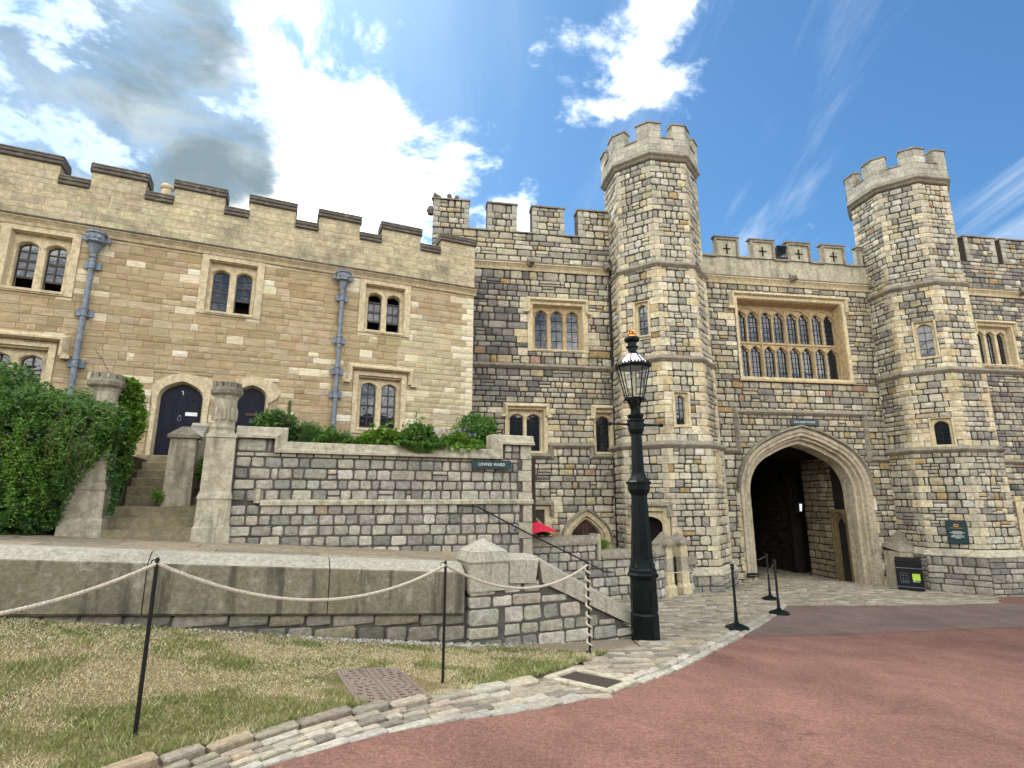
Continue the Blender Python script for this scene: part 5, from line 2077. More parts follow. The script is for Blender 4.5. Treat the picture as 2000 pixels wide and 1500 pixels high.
def lights3(a, b, n, z0, z1, m):
    w = (b - a - m * (n - 1)) / n
    return [(a + i * (w + m), a + i * (w + m) + w, z0, z1) for i in range(n)]


def west_range():
    t = Thing('castle_range', 'grey stone castle range with tall battlements between the house and the lamp-side tower', 'castle range', 'G', (-9, 0, -1))
    rg = random.Random(61)
    U0, U1 = -12.6, -6.1
    w1 = (-9.34, -7.24, 6.32, 8.10)
    w2 = (-10.10, -8.70, 2.90, 4.42)
    w3 = (-7.14, -6.32, 2.90, 4.40)
    dr = (-7.48, .50, -1.0, .30, .84)
    wl = (-9.9, -8.62, -.4, 1.36)
    ins = [(-9.12, -7.46, 6.40, 7.93), (-9.98, -8.86, 2.98, 4.30), (-7.06, -6.50, 2.98, 4.26)]
    holes = [rect(i[0] - .06, i[1] + .06, i[2] - .04, i[3] + .04) for i in ins] + [arch(dr[0], .56, dr[2], dr[3], .92, 8, .9), arch(-9.24, .40, -.6, .62, 1.02)]
    t.part('wall', MB().plate(rect(U0, U1, -1.6, 9.4), holes, .025, .6), 'mortar')
    mer = [(-12.6, -11.37), (-10.74, -9.69), (-9.15, -7.98), (-7.49, -6.1)]
    crenel_wall(t, U0, U1, 9.4, 10.56, mer, 11.60)
    t.part('body', MB().box(U0, -6.3, .6, 6, -1.5, 10.0), 'dark')
    ms = Masonry(t, rg)
    ex = [w1, w2, w3, wl, lambda z: (dr[0] - .72, dr[0] + .72) if z < .3 else ((dr[0] - .62, dr[0] + .62) if z < .75 else ((dr[0] - .35, dr[0] + .35) if z < 1.05 else None))]

    def tone(cells):
        o = []
        for c in cells:
            u, z = (c[0] + c[1]) / 2, (c[2] + c[3]) / 2
            # blackened corner beside the house, cleaner stone low down
            d = min(1, max(0, (-8.4 - u) / 1.6)) * min(1, max(0, (z - 3.2) / 1.5)) * min(1, max(0, (9.2 - z) / .8))
            if len(c) == 5 and rg.random() < d * .9:
                c = (*c[:4], pick(rg, P_DARK))
            elif len(c) == 5 and z < 3.2 and rg.random() < .5:
                c = (*c[:4], pick(rg, P_TOWER))
            o.append(c)
        return o
    for za, zb in ((-1.2, 3.10), (3.26, 5.70), (5.88, 9.16)):
        ms.wall(tone(fill(rg, -11.5, U1, courses(rg, za, zb, .17, .25), .2, .46, P_GREY, ex, qpal=P_QUOIN)), GU, y=0)
    ms.wall(tone(fill(rg, U0, U1, courses(rg, 9.5, 10.55, .17, .24), .25, .55, P_GREY)), GU, y=-.005)
    for a, b in mer:
        ms.wall(fill(rg, a, b, courses(rg, 10.57, 11.59, .18, .25), .2, .38, P_GREY, quoin=(.26, .18), qpal=P_ASH, split=.2), GU, y=-.005)
    ms.finish(300)
    for a, b in mer:
        merlon_coping(t, a, b, 11.60)
    for (a, b), (c, d) in zip(mer[:-1], mer[1:]):
        t.part('crenel_coping', MB().prism([(-.04, 10.56), (-.04, 10.60), (.02, 10.64), (.45, 10.66), (.45, 10.56)], b - .02, c + .02), 'cope_grey')
    t.part('cornice', MB().sweep(CORN, [(-11.6, 9.42), (U1, 9.42)]), 'dress')
    t.part('drip_mould', MB().sweep(DRIP, [(-11.6, 9.42), (U1, 9.42)]), 'cope_grey')
    t.part('string_course', MB().sweep(STR, [(-11.6, 5.79), (U1, 5.79)]), 'cope_grey')
    t.part('string_course', MB().sweep(STR, [(-8.68, 3.18), (-7.16, 3.18)]), 'cope_grey')
    t.part('string_course', MB().sweep(STR, [(-10.2, 2.84), (-8.60, 2.84), (-8.60, 3.15)]), 'cope_grey')
    t.part('string_course', MB().sweep(STR, [(-7.22, 3.15), (-7.22, 2.84), (-6.2, 2.84)]), 'cope_grey')
    gargoyle(t, -9.25, 9.42)
    gargoyle(t, -6.55, 9.40, s=.9)
    mull_window(t, w1, ins[0], lights3(-9.06, -7.52, 3, 6.42, 7.84, .12), 'dress', .22, (2, 4), (-9.30, -7.28, 8.14, .42), cusp=True, rise=.95, tight=.6, label='three light traceried window of the grey range', panelmat='dress_brown')
    mull_window(t, w2, ins[1], lights3(-9.93, -8.91, 2, 3.0, 4.22, .10), 'dress', .18, (2, 5), (-10.06, -8.72, 4.46, .32), rise=.75, label='two light window half hidden by the bright bush', tight=.75)
    mull_window(t, w3, ins[2], [(-7.02, -6.54, 3.0, 4.2)], 'dress', .18, (3, 5), (-7.12, -6.36, 4.46, .32), rise=.75, tight=.75, label='single light window beside the black downpipe')
    # small arched door behind the low wall
    ah = lambda w, zt: arch(dr[0], w, dr[2], dr[3] - .05, zt, 8, .9, .04)
    s1 = MB().plate(ah(.80, 1.16), [ah(.60, .97)], -.04, .06, [ah(.56, .92)]).plate(ah(.60, .96), [ah(.52, .88)], .03, .2, [ah(.46, .82)])
    ds = t.part('door_surround', s1, 'dress')
    t.part('hood_mould', MB().sweep([(0, -.05), (.10, -.02), (.11, .02), (0, .05)], [(dr[0] + .92, .38), (dr[0] + .80, .38)] + ah(.80, 1.17)[2:] + [(dr[0] - .80, .38), (dr[0] - .92, .38)]), 'cope_grey', ds)
    d = t.part('door', MB().plate(ah(.5, .86), [], .17, .24), 'oak', label='small reddish oak door with iron scrollwork')
    for k in range(-3, 4):
        t.part('plank_joint', MB().box(dr[0] + k * .13 - .006, dr[0] + k * .13 + .006, .165, .17, -1, .7), 'dark', d)
    sc = MB()
    for sx in (-1, 1):
        pts = [(dr[0] + sx * (.40 - .36 * q), .155, .42 + .07 * math.sin(q * 12)) for q in np.linspace(0, 1, 14)]
        sc.tube(pts, .012, 5)
        sc.tube([(dr[0] + sx * (.2 + .08 * math.cos(q)), .15, .50 + .06 * math.sin(q)) for q in np.linspace(0, 5, 10)], .009, 5)
    t.part('hinge_scroll', sc, 'iron', d)
    # square headed doorway beside the red parasol
    s2 = MB().plate(rect(*wl), [rect(-9.68, -8.82, -.4, 1.18)], -.03, .06, [rect(-9.64, -8.86, -.4, 1.14)])
    s2.plate(rect(-9.66, -8.84, -.4, 1.16), [arch(-9.24, .33, -.4, .62, .98, 6, .6)], .04, .2)
    sw = t.part('door_surround', s2, 'dress')
    t.part('hood_mould', MB().sweep(HOOD, [(-9.9, 1.0), (-9.9, 1.34), (-8.62, 1.34), (-8.62, 1.0)]), 'cope_grey', sw)
    t.part('door', MB().box(-9.6, -8.9, .2, .26, -.5, 1.0), 'oak')
    # broken finial on the end merlon
    g = random.Random(3)
    for k in range(7):
        x, y, z, q = -12.3 + g.uniform(-.3, .5), .15 + g.uniform(-.1, .1), 11.70 + g.uniform(0, .10), g.uniform(.06, .12)
        t.part('worn_finial', MB().lathe([(q * .8, z - q), (q, z), (q * .6, z + q * .8)], 6, x, y, g.random()), 'cope_dark')
    t.part('worn_finial', MB().lathe([(.10, 11.05), (.16, 11.2), (.09, 11.35)], 7, -12.68, .1), 'cope_dark')


west_range()


# ------------------------------------------------------------------ octagonal towers
def tower(uc, vc, label, zoff, plinth, seed, openings, grp=None):
    t = Thing('gate_tower', label, 'tower', 'G', (uc, -vc, plinth[0]))
    rg = random.Random(seed)
    yc = -vc
    stages = [(plinth[1], 3.10, 3.36), (3.10, 5.76, 3.24), (5.76, 8.90, 3.12), (8.90, 12.70 + zoff, 3.02)]

    def octa(D, grow=0.):
        r = (D / 2 + grow) / math.cos(PI / 8)
        return [(uc + r * math.cos(R(22.5 + 45 * k)), yc + r * math.sin(R(22.5 + 45 * k))) for k in range(8)]

    def face_at(D, ang):
        """ang: direction of the face normal, degrees in (u,y); returns placing function for (s, depth, z)"""
        nx, ny = math.cos(R(ang)), math.sin(R(ang))
        tx, ty = -ny, nx          # to the right seen from outside
        return lambda s, y, z=0: (uc + nx * (D / 2 - y) + tx * s, yc + ny * (D / 2 - y) + ty * s, z)
    faces = [(-180, 'L'), (-135, 'FL'), (-90, 'F'), (-45, 'FR'), (0, 'R')]
    core = MB()
    for za, zb, D in stages:
        o = octa(D, -.40)
        core.add([(x, y, za) for x, y in o] + [(x, y, zb) for x, y in o], [tuple(range(8, 16)), tuple(range(7, -1, -1))] + [(i, (i + 1) % 8, 8 + (i + 1) % 8, 8 + i) for i in range(8)])
    t.part('core', core, 'mortar')
    sk = MB()
    for si, (za, zb, D) in enumerate(stages):
        hw = (D / 2 - .025) * math.tan(PI / 8)
        for ang in range(-180, 180, 45):
            nm = dict(faces).get(ang)
            f_ = face_at(D, ang)
            hl = [rect(e[0] + .05, e[1] - .05, e[2] + .04, e[3] - .04) for (f, lv, e, *_r) in openings if f == nm and lv == si]
            k0 = len(sk.v)
            sk.plate(rect(-hw, hw, za, zb), hl, .025, .3)
            sk.v[k0:] = [f_(*p) for p in sk.v[k0:]]
    t.part('wall', sk, 'mortar')
    ms = Masonry(t, rg)
    si = 0
    for za, zb, D in stages:
        rows = courses(rg, za + .07, zb - .09, .17, .25)
        for ang, nm in faces:
            hw = D / 2 * math.tan(PI / 8)
            ex = [e for (f, lv, e, *_r) in openings if f == nm and lv == si]
            pal = P_TOWER if si > 0 else P_TOWER
            if nm in ('R', 'FR') and si < 2:
                pal = P_GREY
            f_ = face_at(D, ang)
            cells = fill(rg, -hw, hw, rows, .18, .42, pal, ex, quoin=(.33, .19), qpal=P_QUOIN if si in (1, 2) else [(1, (.56, .50, .37)), (1, (.50, .45, .34)), (.5, P_QUOIN[0][1])], jamb=.6, split=.14)
            o = []
            for c in cells:
                if len(c) == 6 and rg.random() < (.10 if si in (1, 2) else .28) and not ex:
                    c = (*c[:4], pick(rg, P_TOWER))
                o.append(c)
            ms.wall(o, lambda u, y, f_=f_: f_(u, y)[:2], R(ang + 90), gap=.027)
        si += 1
    ms.finish(300)
    # strings between the stages
    for (za, zb, D), nx_ in zip(stages[1:], stages[:-1]):
        Dl = nx_[2]
        mb = MB()
        rings = [(octa(Dl, .0), za - .13), (octa(Dl, .03), za - .10), (octa(Dl, .085), za - .03), (octa(Dl, .09), za), (octa(D, .0), za + .12)]
        v = [(x, y, z) for o, z in rings for x, y in o]
        f = [(j * 8 + i, j * 8 + (i + 1) % 8, (j + 1) * 8 + (i + 1) % 8, (j + 1) * 8 + i) for j in range(4) for i in range(8)]
        t.part('string_course', mb.add(v, f), 'cope_grey')
    # corbelled top string
    zt = 12.70 + zoff
    rings = [(octa(3.02, -.02), zt - .03), (octa(3.02, .02), zt), (octa(3.02, .05), zt + .06), (octa(3.02, .12), zt + .12), (octa(3.02, .125), zt + .15), (octa(3.02, .07), zt + .24)]
    v = [(x, y, z) for o, z in rings for x, y in o]
    t.part('corbel_string', MB().add(v, [(j * 8 + i, j * 8 + (i + 1) % 8, (j + 1) * 8 + (i + 1) % 8, (j + 1) * 8 + i) for j in range(5) for i in range(8)]), 'cope_grey')
    # parapet: merlons wrap the corners, crenels in the middle of each face
    oo, oi = octa(3.02, .07), octa(3.02, -.22)
    lerp = lambda p, q, f: (p[0] + (q[0] - p[0]) * f, p[1] + (q[1] - p[1]) * f)
    zl, zh = zt + .73, zt + 1.28
    co, ci = octa(3.02, .115), octa(3.02, -.26)
    mp = Masonry(t, rg, 'pale_ashlar', 'parapet_block')
    base = MB()
    for k in range(8):
        a0, a1, b0, b1 = oo[k], oo[(k + 1) % 8], oi[k], oi[(k + 1) % 8]
        base.hexa([(*a0, zt + .2), (*a1, zt + .2), (*b1, zt + .2), (*b0, zt + .2)], [(*a0, zl), (*a1, zl), (*b1, zl), (*b0, zl)])
    t.part('parapet', base, 'cope_pale')
    for k in range(8):
        k1 = (k + 1) % 8
        k0 = (k - 1) % 8
        # merlon around vertex k
        mb = MB()
        mc = MB()
        for (p, q, pi_, qi_, cp0, cq0, cpi, cqi) in ((oo[k0], oo[k], oi[k0], oi[k], co[k0], co[k], ci[k0], ci[k]), (oo[k], oo[k1], oi[k], oi[k1], co[k], co[k1], ci[k], ci[k1])):
            f0, f1 = (.665, 1) if p is oo[k0] else (0, .335)
            a0, a1, b0, b1 = lerp(p, q, f0), lerp(p, q, f1), lerp(pi_, qi_, f0), lerp(pi_, qi_, f1)
            mb.hexa([(*a0, zl), (*a1, zl), (*b1, zl), (*b0, zl)], [(*a0, zh), (*a1, zh), (*b1, zh), (*b0, zh)])
            g0, g1 = (f0 - .02, 1) if p is oo[k0] else (0, f1 + .02)
            a0, a1, b0, b1 = lerp(cp0, cq0, g0), lerp(cp0, cq0, g1), lerp(cpi, cqi, g0), lerp(cpi, cqi, g1)
            m0, m1 = lerp(a0, b0, .5), lerp(a1, b1, .5)
            mc.hexa([(*a0, zh + .002), (*a1, zh + .002), (*b1, zh + .002), (*b0, zh + .002)], [(*a0, zh + .05), (*a1, zh + .05), (*b1, zh + .05), (*b0, zh + .05)])
            mc.hexa([(*a0, zh + .05), (*a1, zh + .05), (*b1, zh + .05), (*b0, zh + .05)], [(*lerp(a0, b0, .3), zh + .10), (*lerp(a1, b1, .3), zh + .10), (*lerp(a1, b1, .7), zh + .10), (*lerp(a0, b0, .7), zh + .10)])
        t.part('merlon', mb, 'cope_pale')
        t.part('merlon_coping', mc, 'cope_grey')
        a0, a1, b0, b1 = lerp(co[k], co[k1], .33), lerp(co[k], co[k1], .67), lerp(ci[k], ci[k1], .33), lerp(ci[k], ci[k1], .67)
        t.part('crenel_coping', MB().hexa([(*a0, zl + .002), (*a1, zl + .002), (*b1, zl + .002), (*b0, zl + .002)], [(*a0, zl + .05), (*a1, zl + .05), (*b1, zl + .07), (*b0, zl + .07)]), 'cope_grey')
    # ashlar joints of the parapet
    for ang, nm in faces:
        hw = (1.51 + .07) * math.tan(PI / 8)
        f_ = face_at(3.16, ang)
        cells = fill(rg, -hw, hw, [(zt + .27, zt + .51), (zt + .51, zt + .735)], .4, .75, P_ASH, split=0)
        sh = .335 * 2 * hw
        for r_ in ((zt + .745, zt + 1.0), (zt + 1.005, zt + 1.275)):
            cells += [(-hw, -hw + sh, *r_, pick(rg, P_ASH)), (hw - sh, hw, *r_, pick(rg, P_ASH))]
        mp.wall([(*c[:5], 0) for c in cells], lambda u, y, f_=f_: f_(u, y)[:2], R(ang + 90), y=-.006, gap=.006)
    mp.finish(120)
    # windows
    for (nm, lv, e, kind, *lb) in openings:
        ang = dict((n_, a_) for a_, n_ in faces)[nm]
        D = stages[lv][2]
        f_ = face_at(D, ang)
        if kind == 'slit':
            a, b, c, d = e
            mx = (a + b) / 2
            mull_window(t, e, (a + .10, b - .10, c + .07, d - .07), [(a + .12, b - .12, c + .09, d - .10)], 'dress', .12, (2, 4), None, 'iron', tight=.9, rise=.95, at=lambda x, y, z: f_(x, y, z), label=lb[0])
        elif kind == 'door':
            a, b, c, d = e
            mx = (a + b) / 2
            s2 = MB().plate(rect(a, b, c, d), [rect(a + .16, b - .16, c, d - .14)], -.06, .06, [rect(a + .2, b - .2, c, d - .2)])
            s2.plate(rect(a + .18, b - .18, c, d - .16), [arch(mx, (b - a) / 2 - .24, c, d - .56, d - .30, 6, .8)], .02, .25)
            s2.v = [f_(*p) for p in s2.v]
            p = t.part('door_surround', s2, 'dress')
            hm = MB().sweep(HOOD, [(a, d - .3), (a, d + .02), (b, d + .02), (b, d - .3)])
            hm.v = [f_(*q) for q in hm.v]
            t.part('hood_mould', hm, 'cope_grey', p)
            dm = MB().box(a + .2, b - .2, .235, .245, c, d - .28)
            dm.v = [f_(*q) for q in dm.v]
            t.part('doorway', dm, 'dark', p)
    # battered plinth
    z0, z1, grow = plinth
    mq = Masonry(t, rg, 'garden_stone', 'plinth_stone')
    o0, o1 = octa(3.36, grow), octa(3.36, 0)
    pc = MB().add([(x, y, z0 - .6) for x, y in octa(3.36, grow - .03)] + [(x, y, z1 - .16) for x, y in octa(3.36, grow - .03)] + [(x, y, z1 + .02) for x, y in o1],
                  [(i, (i + 1) % 8, 8 + (i + 1) % 8, 8 + i) for i in range(8)] + [(8 + i, 8 + (i + 1) % 8, 16 + (i + 1) % 8, 16 + i) for i in range(8)])
    t.part('plinth_core', pc, 'mortar_grey')
    wv = MB().add([(x, y, z1 - .17) for x, y in octa(3.36, grow + .015)] + [(x, y, z1 - .13) for x, y in octa(3.36, grow + .02)] + [(x, y, z1 + .05) for x, y in octa(3.36, .01)],
                  [(i, (i + 1) % 8, 8 + (i + 1) % 8, 8 + i) for i in range(8)] + [(8 + i, 8 + (i + 1) % 8, 16 + (i + 1) % 8, 16 + i) for i in range(8)])
    t.part('plinth_weathering', wv, 'cope_pale')
    Dp = 3.36 + 2 * grow
    for ang, nm in faces:
        hw = Dp / 2 * math.tan(PI / 8)
        f_ = face_at(Dp, ang)
        mq.wall(fill(rg, -hw, hw, courses(rg, z0 - .15, z1 - .17, .16, .24), .22, .55, [(2, (.33, .31, .26)), (2, (.27, .255, .215)), (1.5, (.39, .37, .31)), (1, (.21, .20, .18))]), lambda u, y, f_=f_: f_(u, y)[:2], R(ang + 90), y=.0)
    mq.finish(120)
    return t, face_at


T1, f1 = tower(-4.85, .3, 'left octagonal gate tower with battlemented top behind the lamp post', 0, (-1.1, -.45, .14), 71,
               [('FL', 2, (-.20, .36, 6.50, 7.72), 'slit', 'small arched window of the tower above the lantern'), ('F', 1, (-.40, .16, 3.60, 4.70), 'slit', 'small arched window of the tower right of the lantern'), ('FL', 0, (-.54, .66, -.9, 1.30), 'door'), ('FR', 0, (-.2, .16, 1.9, 2.98), 'slit', 'blind slit on the tower side facing the gate')])
T2, f2 = tower(5.40, .35, 'right octagonal gate tower with battlemented top beside the green plaque', .12, (-1.42, -.12, .22), 72,
               [('FL', 2, (-.19, .47, 6.20, 7.56), 'slit', 'upper arched window of the right tower'), ('FL', 1, (-.15, .51, 3.16, 4.16), 'slit', 'lower arched window of the right tower')])


# ------------------------------------------------------------------ gate block
GC = .38


def gate_block():
    t = Thing('gatehouse', 'gatehouse front with wide mullioned window above the deep arched gateway', 'gatehouse', 'G', (GC, 0, -1.3))
    rg = random.Random(81)
    U0, U1 = -3.5, 4.1
    win_in = (-1.60, 2.60, 5.72, 8.62)
    BASE = arch(GC, 1.92, -1.7, 1.72, 3.33, 12, .80, .022)
    A = lambda w, zt=0: grow(BASE, w - 1.92)
    t.part('wall', MB().plate(rect(U0, U1, -1.7, 9.42), [rect(*win_in), A(2.36, 3.80)], .025, .55), 'mortar')
    ms = Masonry(t, rg)
    ow = A(2.46, 3.92)

    def arch_ex(z):
        if z < 1.78:
            return (GC - 2.40, GC + 2.40)
        xs = [x for x, zz in ow if zz >= z]
        if not xs:
            return None
        # half width of the ring at this height
        pts = [(x - GC, zz) for x, zz in ow if x >= GC]
        best = 0
        for (x0, z0_), (x1, z1_) in zip(pts[:-1], pts[1:]):
            if (z0_ - z) * (z1_ - z) <= 0 and abs(z1_ - z0_) > 1e-6:
                best = max(best, x0 + (x1 - x0) * (z - z0_) / (z1_ - z0_))
        return (GC - best + .03, GC + best - .03)
    ex = [(-1.74, 2.76, 5.60, 8.84), arch_ex]
    rows = courses(rg, -1.5, 2.98, .17, .25) + courses(rg, 2.98, 5.6, .17, .23) + courses(rg, 5.6, 9.18, .17, .24)
    ms.wall(fill(rg, -3.35, 3.95, rows, .22, .46, P_GREY + [(3, (.36, .32, .235))], ex, qpal=P_QUOIN, jamb=.15), GU, y=0)
    ms.finish(300)
    # parapet in pale ashlar with cross slits
    mer = [(-2.28, -1.37), (-.85, .09), (.65, 1.59), (2.11, 3.06), (3.61, 4.3)]
    crenel_wall(t, -3.5, 4.3, 9.42, 10.22, mer, 10.95, 'cope_pale', .0, .17)
    mp = Masonry(t, rg, 'pale_ashlar', 'parapet_block')
    mp.wall([(*c[:5], 0) for c in fill(rg, -3.4, 4.3, courses(rg, 9.52, 10.21, .22, .25), .5, .9, P_ASH, split=0)], GU, y=-.008, gap=.006)
    for a, b in mer:
        m = (a + b) / 2
        for x0, x1, z0_, z1_ in ((a, m - .26, 10.23, 10.94), (m + .26, b, 10.23, 10.94)):
            mp.wall([(x0, x1, z0_, z1_, pick(rg, [(1, (.27, .26, .225)), (1, (.31, .30, .26))]), 0)], GU, y=-.008, gap=.006)
        if b < 4:
            mp.wall([(m - .255, m + .255, 10.29, 10.80, (.43, .41, .36), 0)], GU, y=-.002, gap=.006)
            t.part('cross_slit', MB().box(m - .022, m + .022, -.022, -.001, 10.36, 10.74).box(m - .15, m + .15, -.021, -.0015, 10.535, 10.575), 'dark')
        else:
            t.part('cross_slit', MB().box(m - .1, m - .07, -.022, -.001, 10.3, 10.7), 'dark')
        fr = MB().plate(rect(a - .02, b + .02, 10.24, 10.99), [rect(a + .07, b - .07, 10.24, 10.90)], -.05, 0)
        t.part('merlon_frame', fr, 'cope_grey')
        merlon_coping(t, a - .02, b + .02, 10.99, -.08, .21, .08)
    bs = [-3.5] + [q for p in mer for q in p]
    for i in range(0, len(bs) - 1, 2):
        t.part('crenel_coping', MB().prism([(-.07, 10.20), (-.07, 10.26), (-.02, 10.30), (.20, 10.31), (.20, 10.20)], bs[i] - .04 if i else -3.5, bs[i + 1] + .04), 'cope_grey')
    t.part('cornice', MB().sweep(CORN, [(-3.4, 9.44), (4.0, 9.44)]), 'dress')
    t.part('drip_mould', MB().sweep(DRIP, [(-3.4, 9.44), (4.0, 9.44)]), 'cope_grey')
    gargoyle(t, .62, 9.46, s=.9)
    gargoyle(t, 3.95, 9.42, s=1.1)
    # great window: deep reveal, eight lights in two tiers
    a, b, c, d = win_in
    pale = MB().plate(rect(-1.72, 2.76, 5.58, 8.80), [rect(a - .03, b + .03, c, d + .03)], -.03, .1)
    out = MB().plate(rect(a - .04, b + .04, c - .01, d + .04), [rect(a + .0, b - .0, c, d)], -.005, .40, [rect(a + .09, b - .09, c, d - .12)], rect(a - .04, b + .04, c - .01, d + .04))
    for k in range(3):
        q = .04 + .035 * k
        q *= .55
        out.plate(rect(a - .0 + q, b - q, c, d - q), [rect(a + q + .015, b - q - .015, c, d - q - .015)], .06 + .10 * k, .11 + .10 * k)
    out.add([(-1.78, -.07, 5.56), (2.78, -.07, 5.56), (2.78, -.07, 5.62), (-1.78, -.07, 5.62), (-1.5, .42, 5.80), (2.5, .42, 5.80)], [(0, 1, 2, 3), (3, 2, 5, 4)])
    wn = t.part('great_window', out, 'dress_brown', label='wide mullioned gatehouse window of sixteen lights in brown stone')
    t.part('window_frame', pale, 'dress', wn)
    x0, x1 = a + .08, b - .08
    nl = 8
    mw, sw = .11, .06
    lw = (x1 - x0 - 3 * mw - 4 * sw) / 8
    xs = []
    x = x0
    for i in range(8):
        xs.append((x, x + lw))
        x += lw + (sw if i % 2 == 0 else mw)
    tz_, bz, tpz = 7.05, 5.80, 8.44
    for tier, (z0_, z1_, rs) in enumerate(((bz, 6.97, 1.1), (7.12, 8.28, .9))):
        holes = [arch((p + q) / 2, (q - p) / 2, z0_, z1_ - (q - p) / 2 * rs, z1_, 5, .55) for p, q in xs]
        pl = MB().plate(rect(x0 - .02, x1 + .02, z0_ - .03, 7.03 if tier == 0 else tpz + .12), holes, .36, .50)
        for (p, q) in xs:
            ar = arch((p + q) / 2, (q - p) / 2 + .02, z0_, z1_ + .02 - (q - p) / 2 * rs, z1_ + .02, 5, .55)
            pl.sweep([(-.362, -.014), (-.335, -.008), (-.335, .008), (-.362, .014)], ar[2:])
        if tier:
            for i in range(0, 8, 2):
                p, q = xs[i][0], xs[i + 1][1]
                ar = arch((p + q) / 2, (q - p) / 2 + .03, z0_, 8.05, 8.43, 8, .7)
                pl.sweep([(-.362, -.018), (-.32, -.010), (-.32, .010), (-.362, .018)], ar[2:])
        tr = t.part('tracery', pl, 'dress_brown', wn)
        for (p, q) in xs:
            t.part('pane', MB().box(p - .01, q + .01, .45, .456, z0_ - .01, z1_ + .01), 'glass', wn)
            bm = MB()
            for k in (1, 2):
                xx = p + (q - p) * k / 3
                bm.box(xx - .007, xx + .007, .432, .4495, z0_, z1_)
            for k in range(1, 6):
                zz = z0_ + (z1_ - z0_) * k / 6
                bm.box(p, q, .431, .449, zz - .007, zz + .007)
            t.part('leading', bm, 'iron', wn)
            cm = MB()
            w_ = (q - p) / 2
            for sx in (-1, 1):
                for (px, pz, r) in ((.98, .75, .32), (.6, .32, .28)):
                    k0 = len(cm.v)
                    cm.lathe([(w_ * r, 0), (w_ * r, .05)], 8)
                    cm.v[k0:] = [((p + q) / 2 + sx * w_ * px + v_[0], .40 + v_[2], z1_ - w_ * pz + v_[1]) for v_ in cm.v[k0:]]
            t.part('cusps', cm, 'dress_brown', wn)
    for i in (1, 3, 5):
        xm = (xs[i][1] + xs[i + 1][0]) / 2
        t.part('mullion', MB().hexa([(xm - .05, .365, bz), (xm - .018, .30, bz), (xm + .018, .30, bz), (xm + .05, .365, bz)], [(xm - .05, .365, 8.36), (xm - .018, .30, 8.36), (xm + .018, .30, 8.36), (xm + .05, .365, 8.36)]), 'dress_brown', wn)
    t.part('transom', MB().box(x0, x1, .325, .42, 7.035, 7.09), 'dress_brown', wn)
    t.part('hood_mould', MB().sweep(HOOD, [(-1.80, 8.30), (-1.80, 8.82), (2.80, 8.82), (2.80, 8.30)]).box(-2.02, -1.80, -.16, 0, 8.20, 8.30).box(2.80, 3.02, -.16, 0, 8.20, 8.30), 'dress', wn)
    t.part('interior', MB().box(x0, x1, .9, .95, 5.7, 8.5), 'dark', wn)
    # label mould over the arch running out into the strings
    t.part('label_mould', MB().sweep(STR, [(-3.4, 3.10), (-2.02, 3.10), (-2.02, 4.45), (3.0, 4.45), (3.0, 2.84), (4.0, 2.84)]), 'cope_grey')
    # moulded arch, orders stepping back
    ring = MB()
    orders = [(2.48, 3.94, -.06), (2.32, 3.77, -.03), (2.20, 3.64, .07), (2.10, 3.53, .20), (1.92, 3.33, .62)]
    for i in range(len(orders) - 1):
        w0, z0_, y0 = orders[i]
        w1, z1_, y1 = orders[i + 1]
        wm, zm = (w0 * .35 + w1 * .65), (z0_ * .35 + z1_ * .65)
        lo = -1.7
        ring.plate(A(w0 + .003, z0_ + .003), [A(wm, zm)], y0, y1 + .02, [A(w1, z1_)])
    av = t.part('arch_ring', ring, 'arch')
    hd = A(2.55)
    t.part('arch_hood', MB().sweep([(0, -.07), (.11, -.05), (.14, 0), (.05, .06), (0, .07)], [p for p in hd[2:]]), 'cope_grey', av)
    # big quoins beside the jambs
    mq = Masonry(t, rg, 'stone', 'jamb_stone')
    for s_ in (-1, 1):
        for k, (za, zb) in enumerate(courses(rg, -1.5, 1.75, .3, .42)):
            w = (.26, .16)[k % 2]
            x_ = GC + s_ * (2.40 + w / 2 - .02)
            mq.wall([(x_ - w / 2, x_ + w / 2, za, zb, pick(rg, P_QUOIN), 0)], GU, y=-.01)
    mq.finish(40)
    return t


GATE = gate_block()
plaque_sign('gate_sign', 'narrow black sign reading KING HENRY VIII GATE above the gateway arch', 'G', (.53, -.045, 4.125), 1.08, .19, 'KING HENRY VIII GATE', .10, .80)


